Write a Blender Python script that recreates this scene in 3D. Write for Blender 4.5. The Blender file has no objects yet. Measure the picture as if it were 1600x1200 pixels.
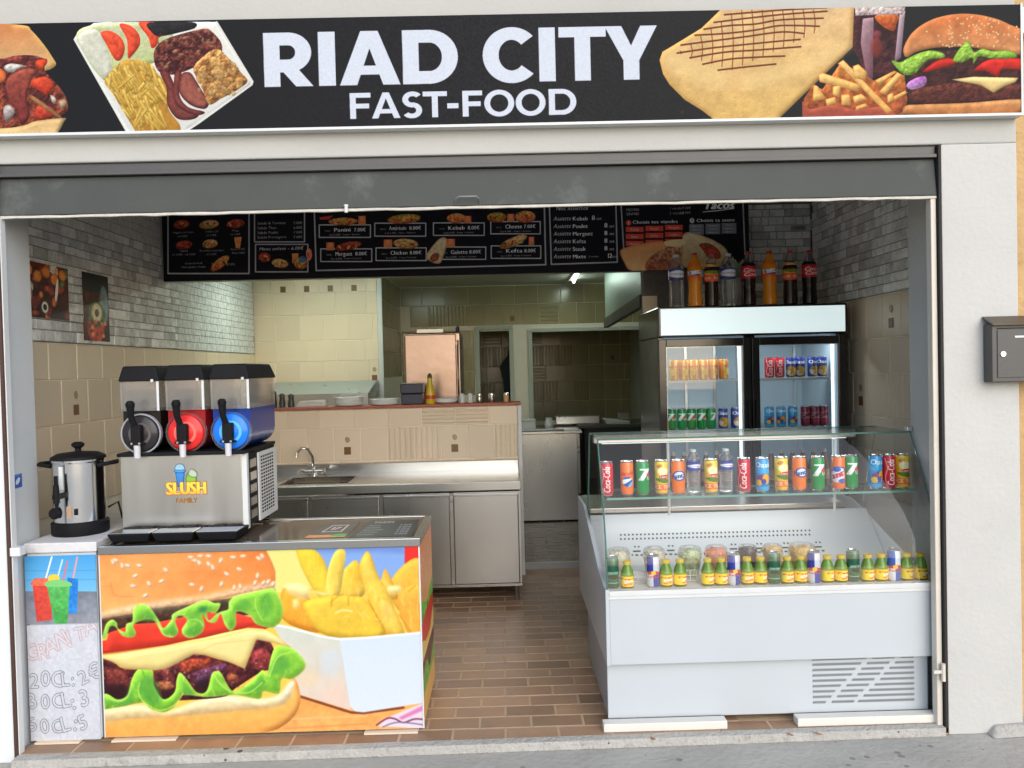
import bpy, bmesh, math, random
import numpy as np
from mathutils import Vector, Matrix
from math import sin, cos, pi, radians, sqrt, atan2, hypot

random.seed(7)
C = bpy.context.scene.collection
scn = bpy.context.scene

# ------------------------------------------------------------------ camera
CAMP = (0.0, -3.1, 1.48); FPX = 1230.0
ROLL, PITCH, YAW = radians(1.4), radians(1.16), radians(0.67)
cd = bpy.data.cameras.new('camera'); cam = bpy.data.objects.new('camera', cd); C.objects.link(cam)
cd.sensor_width = 36.0; cd.lens = 36.0 * FPX / 1600.0; cd.clip_end = 500; cd.clip_start = 0.05
cam.location = CAMP
fw = Vector((sin(YAW) * cos(PITCH), cos(YAW) * cos(PITCH), -sin(PITCH)))
rt0 = Vector((cos(YAW), -sin(YAW), 0)); up0 = rt0.cross(fw)
rt = rt0 * cos(ROLL) - up0 * sin(ROLL)
up = rt.cross(fw)
cam.matrix_world = Matrix(((rt.x, up.x, -fw.x, CAMP[0]), (rt.y, up.y, -fw.y, CAMP[1]), (rt.z, up.z, -fw.z, CAMP[2]), (0, 0, 0, 1)))
scn.camera = cam

# ------------------------------------------------------------------ sky, sun, exposure
w = bpy.data.worlds.new('World'); scn.world = w; w.use_nodes = True
nt = w.node_tree; nt.nodes.clear()
sky = nt.nodes.new('ShaderNodeTexSky'); sky.sky_type = 'NISHITA'; sky.sun_disc = False
SUN_EL, SUN_AZ = radians(30), radians(160)      # azimuth measured clockwise from +Y
sky.sun_elevation = SUN_EL; sky.sun_rotation = SUN_AZ
sky.air_density = 1.0; sky.dust_density = 1.2; sky.ozone_density = 1.2
bg = nt.nodes.new('ShaderNodeBackground'); bg.inputs['Strength'].default_value = 0.15
wo = nt.nodes.new('ShaderNodeOutputWorld')
nt.links.new(sky.outputs[0], bg.inputs[0]); nt.links.new(bg.outputs[0], wo.inputs[0])
sl = bpy.data.lights.new('sun', 'SUN'); sl.energy = 1.15; sl.angle = radians(70); sl.color = (1, .99, .98)
so = bpy.data.objects.new('sun', sl); C.objects.link(so)
sdir = Vector((sin(SUN_AZ) * cos(SUN_EL), cos(SUN_AZ) * cos(SUN_EL), sin(SUN_EL)))
so.rotation_euler = sdir.to_track_quat('Z', 'Y').to_euler(); so.location = sdir * 30
scn.view_settings.view_transform = 'Standard'; scn.view_settings.look = 'None'
scn.view_settings.exposure = 0.72; scn.view_settings.gamma = 1.0
scn.view_settings.use_curve_mapping = False
scn.render.engine = 'CYCLES'
try:
    scn.cycles.use_denoising = True
    scn.cycles.max_bounces = 9; scn.cycles.diffuse_bounces = 7; scn.cycles.transparent_max_bounces = 16
    scn.cycles.caustics_reflective = False; scn.cycles.caustics_refractive = False
    scn.cycles.sample_clamp_indirect = 8
except Exception:
    pass

# ------------------------------------------------------------------ where a pixel of the photograph lies on a given plane
def ray(px, py):
    dx, dy = px - 800, py - 600
    x = dx * cos(ROLL) - dy * sin(ROLL); y = dx * sin(ROLL) + dy * cos(ROLL)
    a, b, c = x, FPX * cos(PITCH) - y * sin(PITCH), -FPX * sin(PITCH) - y * cos(PITCH)
    return (a * cos(YAW) + b * sin(YAW), -a * sin(YAW) + b * cos(YAW), c)
def plane(ax, val, px, py):
    r = ray(px, py); t = (val - CAMP[ax]) / r[ax]
    return tuple(CAMP[i] + r[i] * t for i in range(3))
def AY(px, py, y): return plane(1, y, px, py)
def AZ(px, py, z): return plane(2, z, px, py)
def AX(px, py, x): return plane(0, x, px, py)

# ------------------------------------------------------------------ colours and materials
def lin(c):
    c = c / 255.0
    return c / 12.92 if c <= 0.04045 else ((c + 0.055) / 1.055) ** 2.4
def S(r, g, b, k=1.0): return (lin(r) * k, lin(g) * k, lin(b) * k)

def newmat(name):
    m = bpy.data.materials.new(name); m.use_nodes = True
    return m, m.node_tree, m.node_tree.nodes['Principled BSDF']

def mat(name, col, rough=0.5, metal=0.0, var=0.08, scale=6.0, bump=0.0, bscale=60.0, rand=0.0, dirt=0.0, dirtcol=(0.12, 0.1, 0.08),
        dscale=3.0, stretch=None, rvar=0.1, spec=0.5, emit=0.0, spots=0.0):
    m, t, p = newmat(name); L = t.links.new
    tc = t.nodes.new('ShaderNodeTexCoord'); co = tc.outputs['Object']
    if rand:
        oi = t.nodes.new('ShaderNodeObjectInfo')
        ad = t.nodes.new('ShaderNodeVectorMath'); ad.operation = 'MULTIPLY_ADD'
        ad.inputs[1].default_value = (1, 1, 1)
        cx = t.nodes.new('ShaderNodeCombineXYZ')
        mu = t.nodes.new('ShaderNodeMath'); mu.operation = 'MULTIPLY'; mu.inputs[1].default_value = 37.0
        L(oi.outputs['Random'], mu.inputs[0]); L(mu.outputs[0], cx.inputs[0]); L(mu.outputs[0], cx.inputs[1])
        L(co, ad.inputs[0]); L(cx.outputs[0], ad.inputs[2]); co = ad.outputs[0]
    if stretch:
        mp = t.nodes.new('ShaderNodeMapping'); mp.inputs['Scale'].default_value = stretch
        L(co, mp.inputs[0]); co = mp.outputs[0]
    n = t.nodes.new('ShaderNodeTexNoise'); n.inputs['Scale'].default_value = scale; n.inputs['Detail'].default_value = 6
    n.inputs['Roughness'].default_value = 0.6
    L(co, n.inputs['Vector'])
    hs = t.nodes.new('ShaderNodeHueSaturation'); hs.inputs['Color'].default_value = (*col, 1)
    mr = t.nodes.new('ShaderNodeMapRange'); mr.inputs[1].default_value = 0.25; mr.inputs[2].default_value = 0.75
    mr.inputs[3].default_value = 1 - var; mr.inputs[4].default_value = 1 + var
    L(n.outputs['Fac'], mr.inputs[0]); val = mr.outputs[0]
    if rand:
        m2 = t.nodes.new('ShaderNodeMapRange'); m2.inputs[3].default_value = 1 - rand; m2.inputs[4].default_value = 1 + rand
        L(oi.outputs['Random'], m2.inputs[0])
        mm = t.nodes.new('ShaderNodeMath'); mm.operation = 'MULTIPLY'; L(val, mm.inputs[0]); L(m2.outputs[0], mm.inputs[1]); val = mm.outputs[0]
    L(val, hs.inputs['Value']); cout = hs.outputs[0]
    if dirt:
        n2 = t.nodes.new('ShaderNodeTexNoise'); n2.inputs['Scale'].default_value = dscale; n2.inputs['Detail'].default_value = 9
        n2.inputs['Roughness'].default_value = 0.7; L(co, n2.inputs['Vector'])
        m3 = t.nodes.new('ShaderNodeMapRange'); m3.inputs[1].default_value = 0.56; m3.inputs[2].default_value = 0.78
        m3.inputs[3].default_value = 0; m3.inputs[4].default_value = dirt; L(n2.outputs['Fac'], m3.inputs[0])
        mx = t.nodes.new('ShaderNodeMixRGB'); L(m3.outputs[0], mx.inputs[0]); L(cout, mx.inputs[1]); mx.inputs[2].default_value = (*dirtcol, 1)
        cout = mx.outputs[0]
    if spots:
        vo = t.nodes.new('ShaderNodeTexVoronoi'); vo.inputs['Scale'].default_value = 15; L(co, vo.inputs['Vector'])
        n4 = t.nodes.new('ShaderNodeTexNoise'); n4.inputs['Scale'].default_value = 2.2; L(co, n4.inputs['Vector'])
        th = t.nodes.new('ShaderNodeMapRange'); th.inputs[1].default_value = .5; th.inputs[2].default_value = .68; th.inputs[3].default_value = .02; th.inputs[4].default_value = .22; L(n4.outputs['Fac'], th.inputs[0])
        lt = t.nodes.new('ShaderNodeMath'); lt.operation = 'LESS_THAN'; L(vo.outputs['Distance'], lt.inputs[0]); L(th.outputs[0], lt.inputs[1])
        m4 = t.nodes.new('ShaderNodeMath'); m4.operation = 'MULTIPLY'; m4.inputs[1].default_value = spots; L(lt.outputs[0], m4.inputs[0])
        mx4 = t.nodes.new('ShaderNodeMixRGB'); mx4.inputs[2].default_value = (.075, .06, .05, 1); L(m4.outputs[0], mx4.inputs[0]); L(cout, mx4.inputs[1]); cout = mx4.outputs[0]
    L(cout, p.inputs['Base Color'])
    p.inputs['Metallic'].default_value = metal; p.inputs['Specular IOR Level'].default_value = spec
    r2 = t.nodes.new('ShaderNodeMapRange'); r2.inputs[3].default_value = max(0.02, rough - rvar); r2.inputs[4].default_value = min(1, rough + rvar)
    L(n.outputs['Fac'], r2.inputs[0]); L(r2.outputs[0], p.inputs['Roughness'])
    if bump:
        n3 = t.nodes.new('ShaderNodeTexNoise'); n3.inputs['Scale'].default_value = bscale; n3.inputs['Detail'].default_value = 5
        L(co, n3.inputs['Vector'])
        b = t.nodes.new('ShaderNodeBump'); b.inputs['Strength'].default_value = bump; b.inputs['Distance'].default_value = 0.01
        L(n3.outputs['Fac'], b.inputs['Height']); L(b.outputs[0], p.inputs['Normal'])
    if emit:
        p.inputs['Emission Color'].default_value = (*col, 1); p.inputs['Emission Strength'].default_value = emit
    return m

def glass(name, tint=(0.93, 0.97, 0.955), gl=0.05, rough=0.02, milk=0.0, fm=1.0):
    m = bpy.data.materials.new(name); m.use_nodes = True; t = m.node_tree; t.nodes.clear(); L = t.links.new
    o = t.nodes.new('ShaderNodeOutputMaterial'); tr = t.nodes.new('ShaderNodeBsdfTransparent'); tr.inputs[0].default_value = (*tint, 1)
    g = t.nodes.new('ShaderNodeBsdfGlossy'); g.inputs['Roughness'].default_value = rough
    f = t.nodes.new('ShaderNodeFresnel'); f.inputs[0].default_value = 1.45
    ml = t.nodes.new('ShaderNodeMath'); ml.operation = 'MULTIPLY_ADD'; ml.inputs[1].default_value = fm; ml.inputs[2].default_value = gl - 0.04 * fm
    ml.use_clamp = True
    mx = t.nodes.new('ShaderNodeMixShader'); L(f.outputs[0], ml.inputs[0]); L(ml.outputs[0], mx.inputs[0]); L(tr.outputs[0], mx.inputs[1]); L(g.outputs[0], mx.inputs[2])
    out = mx.outputs[0]
    if milk:
        df = t.nodes.new('ShaderNodeBsdfDiffuse'); df.inputs[0].default_value = (.82, .83, .84, 1)
        tl = t.nodes.new('ShaderNodeBsdfTranslucent'); tl.inputs[0].default_value = (.82, .83, .84, 1)
        m1 = t.nodes.new('ShaderNodeMixShader'); L(df.outputs[0], m1.inputs[1]); L(tl.outputs[0], m1.inputs[2])
        m2 = t.nodes.new('ShaderNodeMixShader'); m2.inputs[0].default_value = milk; L(out, m2.inputs[1]); L(m1.outputs[0], m2.inputs[2]); out = m2.outputs[0]
    L(out, o.inputs[0])
    return m

# ------------------------------------------------------------------ mesh building
class MB:
    def __init__(s): s.v = []; s.f = []; s.uv = {}; s.mi = []; s.cur = 0
    def face(s, idx, uv=None):
        s.f.append(tuple(idx)); s.mi.append(s.cur)
        if uv: s.uv[len(s.f) - 1] = uv
    def box(s, x0, x1, y0, y1, z0, z1):
        b = len(s.v)
        s.v += [(x0, y0, z0), (x1, y0, z0), (x1, y1, z0), (x0, y1, z0), (x0, y0, z1), (x1, y0, z1), (x1, y1, z1), (x0, y1, z1)]
        for q in ((0, 1, 5, 4), (1, 2, 6, 5), (2, 3, 7, 6), (3, 0, 4, 7), (4, 5, 6, 7), (3, 2, 1, 0)): s.face([b + i for i in q])
        return s
    def hexa(s, bot, top):                       # two rings of four points
        b = len(s.v); s.v += list(bot) + list(top)
        for q in ((0, 1, 5, 4), (1, 2, 6, 5), (2, 3, 7, 6), (3, 0, 4, 7), (4, 5, 6, 7), (3, 2, 1, 0)): s.face([b + i for i in q])
        return s
    def quad(s, a, b_, c, d, uv=((0, 0), (1, 0), (1, 1), (0, 1))):
        b = len(s.v); s.v += [a, b_, c, d]; s.face((b, b + 1, b + 2, b + 3), uv); return s
    def prism(s, prof, ax, lo, hi):              # closed outline swept along an axis (0 x, 1 y, 2 z)
        def P(p, h):
            return (h, p[0], p[1]) if ax == 0 else (p[0], h, p[1]) if ax == 1 else (p[0], p[1], h)
        b = len(s.v); n = len(prof); s.v += [P(p, lo) for p in prof] + [P(p, hi) for p in prof]
        for i in range(n):
            j = (i + 1) % n; s.face((b + i, b + j, b + n + j, b + n + i))
        s.face([b + i for i in reversed(range(n))]); s.face([b + n + i for i in range(n)]); return s
    def lathe(s, prof, n=16, c=(0, 0, 0), ax=2, caps=True):   # prof: (radius, height); uv u=.5 faces -y, v along the height
        b = len(s.v); z0 = min(p[1] for p in prof); z1 = max(p[1] for p in prof); k = len(prof)
        for r, z in prof:
            for i in range(n + 1):
                a = 2 * pi * i / n; x, y = -r * sin(a), r * cos(a)
                q = (x, y, z) if ax == 2 else (x, z, y) if ax == 1 else (z, x, y)
                s.v.append((c[0] + q[0], c[1] + q[1], c[2] + q[2]))
        for j in range(k - 1):
            for i in range(n):
                v0 = (prof[j][1] - z0) / (z1 - z0 + 1e-9); v1 = (prof[j + 1][1] - z0) / (z1 - z0 + 1e-9)
                A = b + j * (n + 1) + i; B_ = A + n + 1
                s.face((A, A + 1, B_ + 1, B_), ((i / n, v0), ((i + 1) / n, v0), ((i + 1) / n, v1), (i / n, v1)))
        if caps:
            if prof[0][0] > 1e-5: s.face([b + i for i in reversed(range(n))])
            if prof[-1][0] > 1e-5: s.face([b + (k - 1) * (n + 1) + i for i in range(n)])
        return s
    def tube(s, pts, r, n=8, closed=False):
        P = [Vector(p) for p in pts]; b = len(s.v); m = len(P)
        for i, p in enumerate(P):
            d = (P[(i + 1) % m] - P[i - 1]) if closed else (P[min(i + 1, m - 1)] - P[max(i - 1, 0)])
            d.normalize(); u = d.orthogonal() if i == 0 else (u - d * u.dot(d)); u.normalize(); q = d.cross(u)
            rr = r[i] if isinstance(r, (list, tuple)) else r
            for k in range(n):
                a = 2 * pi * k / n; s.v.append(tuple(p + u * (rr * cos(a)) + q * (rr * sin(a))))
        for i in range(m if closed else m - 1):
            for k in range(n):
                A = b + i * n; B_ = b + ((i + 1) % m) * n; k2 = (k + 1) % n
                s.face((A + k, A + k2, B_ + k2, B_ + k))
        if not closed: s.face([b + k for k in reversed(range(n))]); s.face([b + (m - 1) * n + k for k in range(n)])
        return s
    def mesh(s, name, mats, off=(0, 0, 0), smooth=False):
        me = bpy.data.meshes.new(name)
        me.from_pydata([(x - off[0], y - off[1], z - off[2]) for x, y, z in s.v], [], s.f)
        if not isinstance(mats, (list, tuple)): mats = [mats]
        for q in mats: me.materials.append(q)
        me.polygons.foreach_set('material_index', [min(i, len(mats) - 1) for i in s.mi])
        if s.uv:
            ul = me.uv_layers.new(name='UVMap')
            for fi, uv in s.uv.items():
                for li, q in zip(me.polygons[fi].loop_indices, uv): ul.data[li].uv = q
        bm = bmesh.new(); bm.from_mesh(me)
        bmesh.ops.recalc_face_normals(bm, faces=bm.faces) if not getattr(s, 'keepn', False) else None
        bm.to_mesh(me); bm.free()
        if smooth:
            me.polygons.foreach_set('use_smooth', [True] * len(me.polygons))
            try: me.set_sharp_from_angle(angle=radians(35))
            except Exception: pass
        me.update(); return me

def off_of(parent):
    o = Vector((0, 0, 0))
    while parent is not None: o += parent.location; parent = parent.parent
    return o
def link(name, me, parent=None, loc=(0, 0, 0)):
    o = bpy.data.objects.new(name, me); o.parent = parent; o.location = loc; C.objects.link(o); return o
def obj(name, mb, m, parent=None, smooth=False, bevel=0.0, seg=2, kind=None, loc=None):
    if parent is None and loc is None: loc = (0, 0, 0)
    off = off_of(parent) if parent is not None else Vector(loc)
    o = link(name, mb.mesh(name, m, tuple(off), smooth), parent, (0, 0, 0) if parent is not None else loc)
    if bevel:
        b = o.modifiers.new('Bevel', 'BEVEL'); b.width = bevel; b.segments = seg; b.limit_method = 'ANGLE'; b.angle_limit = radians(40)
    if kind: o['kind'] = kind
    return o
def tag(o, label, cat, group=None):
    o['label'] = label; o['category'] = cat
    if group: o['group'] = group
    return o
def thing(name, label, cat, loc=(0, 0, 0), group=None):
    o = bpy.data.objects.new(name, None); o.empty_display_size = 0.05; o.location = loc; C.objects.link(o); return tag(o, label, cat, group)
def dup(root, loc, label=None, group=None, rotz=0):
    r = root.copy(); C.objects.link(r); r.location = loc; r.rotation_euler = (0, 0, rotz)
    if label: r['label'] = label
    if group: r['group'] = group
    for ch in list(root.children):
        c = ch.copy(); C.objects.link(c); c.parent = r
        for g in ch.children:
            d = g.copy(); C.objects.link(d); d.parent = c
    return r
def box(x0, x1, y0, y1, z0, z1): return MB().box(x0, x1, y0, y1, z0, z1)

# ------------------------------------------------------------------ painted prints (posters, signs, labels): drawn as arrays, used as flat print only
def vnoise(h, w, cell, seed, octv=3):
    rs = np.random.RandomState(seed); out = np.zeros((h, w)); amp = 1; tot = 0
    for o in range(octv):
        c = max(1.0, cell / 2 ** o); gh, gw = int(h / c) + 3, int(w / c) + 3
        g = rs.rand(gh, gw); yy = np.arange(h) / c; xx = np.arange(w) / c
        y0 = yy.astype(int); x0 = xx.astype(int); fy = (yy - y0)[:, None]; fx = (xx - x0)[None]
        fy = fy * fy * (3 - 2 * fy); fx = fx * fx * (3 - 2 * fx)
        a = g[y0][:, x0]; b = g[y0][:, x0 + 1]; c2 = g[y0 + 1][:, x0]; d = g[y0 + 1][:, x0 + 1]
        out += amp * ((a * (1 - fx) + b * fx) * (1 - fy) + (c2 * (1 - fx) + d * fx) * fy); tot += amp; amp *= 0.55
    return out / tot
def blur(a, r):
    r = int(r)
    if r < 1: return a
    for ax in (0, 1):
        for _ in range(2):
            p = np.pad(a, [(r + 1, r) if i == ax else (0, 0) for i in range(a.ndim)], mode='edge').cumsum(ax)
            n = a.shape[ax]
            a = (np.take(p, np.arange(2 * r + 1, 2 * r + 1 + n), ax) - np.take(p, np.arange(0, n), ax)) / (2 * r + 1)
    return a
def crom(pts, n=6):
    out = []; m = len(pts)
    for i in range(m):
        p0, p1, p2, p3 = (np.array(pts[(i + k) % m], float) for k in (-1, 0, 1, 2))
        for j in range(n):
            t = j / n
            out.append(tuple(0.5 * (2 * p1 + (p2 - p0) * t + (2 * p0 - 5 * p1 + 4 * p2 - p3) * t * t + (3 * p1 - p0 - 3 * p2 + p3) * t ** 3)))
    return out

GLY = {}
def glyphs(chars):
    obs = []
    for ch in chars:
        cu = bpy.data.curves.new('g', 'FONT'); cu.body = ch; cu.size = 1.0; cu.resolution_u = 3
        o = bpy.data.objects.new('g', cu); C.objects.link(o); obs.append((ch, o, cu))
    dg = bpy.context.evaluated_depsgraph_get(); G = 44
    for ch, o, cu in obs:
        ev = o.evaluated_get(dg); me = ev.to_mesh(); H, W = int(G * 1.35), int(G * 1.3)
        bm_ = np.zeros((H * 2, W * 2), bool)
        vs = np.array([v.co[:2] for v in me.vertices]) if len(me.vertices) else np.zeros((0, 2))
        adv = (vs[:, 0].max() if len(vs) else 0.3) + 0.06
        if len(vs):
            me.calc_loop_triangles(); q = np.stack([(vs[:, 0] + .05) * G * 2, (1.0 - vs[:, 1]) * G * 2], 1)
            for t in me.loop_triangles:
                a, b, c = (q[i] for i in t.vertices)
                x0, x1 = int(min(a[0], b[0], c[0])), int(max(a[0], b[0], c[0])) + 2; y0, y1 = int(min(a[1], b[1], c[1])), int(max(a[1], b[1], c[1])) + 2
                x0 = max(x0, 0); y0 = max(y0, 0); x1 = min(x1, W * 2); y1 = min(y1, H * 2)
                if x1 <= x0 or y1 <= y0: continue
                X, Y = np.meshgrid(np.arange(x0, x1) + .5, np.arange(y0, y1) + .5)
                def e(p, r): return (r[0] - p[0]) * (Y - p[1]) - (r[1] - p[1]) * (X - p[0])
                s1, s2, s3 = e(a, b), e(b, c), e(c, a)
                bm_[y0:y1, x0:x1] |= ((s1 >= 0) & (s2 >= 0) & (s3 >= 0)) | ((s1 <= 0) & (s2 <= 0) & (s3 <= 0))
        g = bm_.reshape(H, 2, W, 2).mean((1, 3)); GLY[ch] = (g, adv); ev.to_mesh_clear()
    for ch, o, cu in obs: bpy.data.objects.remove(o); bpy.data.curves.remove(cu)
    GLY[' '] = (None, 0.32)
glyphs("ABCDEFGHIJKLMNOPQRSTUVWXYZabcdefghijklmnopqrstuvwxyz0123456789.,:+-&'()%*/\u00e9\u00e8\u20ac\u00ae")

class Cv:
    """A canvas on a flat print. Points are given in 'source' coordinates; fn turns them into metres (u, v) on the print."""
    def __init__(s, u0, u1, v0, v1, ppm, fn=None, bg=(0, 0, 0)):
        s.u0, s.v1, s.ppm, s.fn = u0, v1, ppm, fn
        s.W, s.H = max(2, int(round((u1 - u0) * ppm))), max(2, int(round((v1 - v0) * ppm)))
        s.a = np.empty((s.H, s.W, 3)); s.a[:] = np.array(bg, float) / 255; s.k = s.kb = 1.0; s.seed = 1; s.T = None; s.key = None; s.rel = None; s.clip = None
    def m(s, p):
        if s.T: p = s.T(p)
        u, v = s.fn(*p) if s.fn else (p[0], p[1])
        return ((u - s.u0) * s.ppm, (s.v1 - v) * s.ppm)
    def mask(s, q):
        q = np.array(q, float); x0 = max(0, int(q[:, 0].min()) - 1); x1 = min(s.W, int(q[:, 0].max()) + 2); y0 = max(0, int(q[:, 1].min()) - 1); y1 = min(s.H, int(q[:, 1].max()) + 2)
        if x1 <= x0 or y1 <= y0: return None
        xs = x0 + (np.arange((x1 - x0) * 2) + .5) / 2; ys = y0 + (np.arange((y1 - y0) * 2) + .5) / 2
        ins = np.zeros((len(ys), len(xs)), bool); n = len(q)
        for i in range(n):
            (ax, ay), (bx, by) = q[i], q[(i + 1) % n]
            if ay == by: continue
            r = np.nonzero((ay > ys) != (by > ys))[0]
            if len(r): ins[r] ^= xs[None] < (ax + (ys[r] - ay) / (by - ay) * (bx - ax))[:, None]
        return (y0, y1, x0, x1), ins.reshape(y1 - y0, 2, x1 - x0, 2).mean((1, 3))
    def put(s, r, al, col):
        y0, y1, x0, x1 = r
        if s.clip is not None: al = al * s.clip[y0:y1, x0:x1]
        s.a[y0:y1, x0:x1] = s.a[y0:y1, x0:x1] * (1 - al[..., None]) + col * al[..., None]
    def fill(s, pts, c, c2=None, g='v', nz=0.0, ns=8, edge=0, ecol=None, smooth=True, soft=0, op=1.0, raw=False, ncol=None, rel=0):
        q = list(pts) if raw else [s.m(p) for p in pts]
        if smooth: q = crom(q)
        mk = s.mask(q)
        if mk is None: return
        r, al = mk; y0, y1, x0, x1 = r; h, w_ = al.shape; c = np.array(c, float) / 255
        col = np.empty((h, w_, 3)); col[:] = c
        if c2 is not None:
            t = {'v': np.linspace(0, 1, h)[:, None] + np.zeros((1, w_)), 'h': np.linspace(0, 1, w_)[None] + np.zeros((h, 1)),
                 'd': (np.linspace(0, 1, h)[:, None] + np.linspace(0, 1, w_)[None]) / 2, 'e': (np.linspace(0, 1, h)[:, None] + np.linspace(1, 0, w_)[None]) / 2}[g][..., None]
            col = col * (1 - t) + np.array(c2, float) / 255 * t
        s.seed += 1
        if nz:
            n = vnoise(h, w_, ns, s.seed)[..., None] - 0.5
            if ncol is not None:
                t = np.clip(0.5 + n * 3.2, 0, 1) * nz; col = col * (1 - t) + np.array(ncol, float) / 255 * t
            else: col = col * (1 + nz * 2 * n)
        if edge:
            t = np.clip(blur(al, edge) * 2 - 1, 0, 1)[..., None]
            ec = np.array(ecol, float) / 255 if ecol is not None else col * 0.72
            col = ec * (1 - t) + col * t
        rel = s.rel if rel == 0 else rel
        if rel and h > 6 and w_ > 6:
            rr_, st_, na = rel; rr_ = max(1, min(rr_, h // 5, w_ // 5)); hgt = blur(al, rr_) * rr_ * 1.6
            if nz or na:
                cell = max(2.5, ns * .8); hgt = hgt + (vnoise(h, w_, cell, s.seed + 77, 4) - .5) * cell * (na + (nz * 1.2 if nz > .35 else nz * .3))
            gy, gx = np.gradient(hgt); lum = .45 * gx + .75 * gy
            col = col * np.clip(1 + st_ * lum, .35, 1.7)[..., None]
            spk = np.clip(lum - .55, 0, 1)[..., None] * .55 * st_; col = col * (1 - spk) + spk * np.array([1, .97, .9])
        if soft: al = blur(al, soft)
        s.put(r, al * op, np.clip(col, 0, 1))
    def line(s, pts, wd, c, op=1.0, smooth=False, raw=False):
        q = list(pts) if raw else [s.m(p) for p in pts]
        if smooth and len(q) > 2:
            q2 = []
            ext = [q[0]] + q + [q[-1]]
            for i in range(1, len(ext) - 2):
                p0, p1, p2, p3 = (np.array(ext[i + k]) for k in (-1, 0, 1, 2))
                for j in range(6):
                    t = j / 6; q2.append(0.5 * (2 * p1 + (p2 - p0) * t + (2 * p0 - 5 * p1 + 4 * p2 - p3) * t * t + (3 * p1 - p0 - 3 * p2 + p3) * t ** 3))
            q = q2 + [np.array(q[-1])]
        q = np.array(q, float); wd = wd * s.k / 2; pad = wd + 2
        x0 = max(0, int(q[:, 0].min() - pad)); x1 = min(s.W, int(q[:, 0].max() + pad) + 1); y0 = max(0, int(q[:, 1].min() - pad)); y1 = min(s.H, int(q[:, 1].max() + pad) + 1)
        if x1 <= x0 or y1 <= y0: return
        X, Y = np.meshgrid(np.arange(x0, x1) + .5, np.arange(y0, y1) + .5); D = np.full(X.shape, 1e9)
        for a, b in zip(q[:-1], q[1:]):
            d = b - a; l = d @ d + 1e-9; t = np.clip(((X - a[0]) * d[0] + (Y - a[1]) * d[1]) / l, 0, 1)
            D = np.minimum(D, np.hypot(X - a[0] - t * d[0], Y - a[1] - t * d[1]))
        s.put((y0, y1, x0, x1), np.clip(wd - D + .5, 0, 1) * op, np.array(c, float) / 255)
    def ell(s, x, y, rx, ry, c, rot=0, n=14, **k):
        cx, cy = s.m((x, y)); rx *= s.k; ry *= s.k; a = radians(rot)
        s.fill([(cx + rx * cos(t) * cos(a) - ry * sin(t) * sin(a), cy + rx * cos(t) * sin(a) + ry * sin(t) * cos(a)) for t in (2 * pi * i / n for i in range(n))], c, smooth=False, raw=True, **k)
    def rect(s, x0, y0, x1, y1, c, **k):
        k.setdefault('smooth', False); s.fill([(x0, y0), (x1, y0), (x1, y1), (x0, y1)], c, **k)
    def frame(s, x0, y0, x1, y1, wd, c): s.line([(x0, y0), (x1, y0), (x1, y1), (x0, y1), (x0, y0)], wd, c)
    def text(s, st, x, y, h, c, fit=None, rot=0, ital=0.0, bold=0, al='l', op=1.0):
        """baseline start (x, y) in source units, h = capital height in source units, fit = width in source units"""
        cx, cy = s.m((x, y)); em = h * s.k / 0.72; a = radians(rot); tot = sum(GLY.get(ch, GLY[' '])[1] for ch in st) * em
        sx = (fit * s.k / tot) if fit else 1.0; tot *= sx
        pen = 0.0 if al == 'l' else -tot / 2 if al == 'c' else -tot; c = np.array(c, float) / 255
        for ch in st:
            g, adv = GLY.get(ch, GLY[' '])
            if g is not None:
                G = 44.0; ex, ey = em * sx, em
                cor = [(-.05, 1.0), (adv + .1, 1.0), (adv + .1, -.3), (-.05, -.3)]
                def tr(u, v):
                    lx = pen + (u + ital * v) * ex; ly = -v * ey
                    return cx + lx * cos(a) - ly * sin(a), cy + lx * sin(a) + ly * cos(a)
                P = np.array([tr(*q) for q in cor]); x0 = max(0, int(P[:, 0].min()) - 1); x1 = min(s.W, int(P[:, 0].max()) + 2); y0 = max(0, int(P[:, 1].min()) - 1); y1 = min(s.H, int(P[:, 1].max()) + 2)
                if x1 > x0 and y1 > y0:
                    acc = 0
                    for oy in (.25, .75):
                        for ox in (.25, .75):
                            X, Y = np.meshgrid(np.arange(x0, x1) + ox - cx, np.arange(y0, y1) + oy - cy)
                            lx = X * cos(a) + Y * sin(a); ly = -X * sin(a) + Y * cos(a)
                            v = -ly / ey; u = (lx - pen) / ex - ital * v
                            gx = (u + .05) * G - .5; gy = (1.0 - v) * G - .5
                            best = 0
                            for bx in ((0,) if not bold else (-bold, 0, bold)):
                                ix = np.clip(np.round(gx + bx).astype(int), 0, g.shape[1] - 1); iy = np.clip(np.round(gy).astype(int), 0, g.shape[0] - 1)
                                ok = (gx + bx >= 0) & (gx + bx < g.shape[1] - 1) & (gy >= 0) & (gy < g.shape[0] - 1)
                                best = np.maximum(best, g[iy, ix] * ok)
                            acc = acc + best / 4
                    s.put((y0, y1, x0, x1), np.clip(acc, 0, 1) * op, c)
            pen += adv * em * sx
    def only(s, pts=None, smooth=True):           # keep what follows inside an outline
        s.clip = None
        if pts is not None:
            q = [s.m(p) for p in pts]; mk = s.mask(crom(q) if smooth else q)
            if mk: s.clip = np.zeros((s.H, s.W)); (y0, y1, x0, x1), al = mk; s.clip[y0:y1, x0:x1] = al
    def noise(s, amp, cell=3, seed=3):
        s.a = np.clip(s.a * (1 + amp * 2 * (vnoise(s.H, s.W, cell, seed, 2)[..., None] - .5)), 0, 1)
    def use(s, ox=0, oy=0, z=1.0):                # the source frame: photograph pixels, or an enlargement of them
        s.T = (lambda p: (ox + p[0] / z, oy + p[1] / z)) if (ox or oy or z != 1) else None
        s.k = s.kb / z
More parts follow.
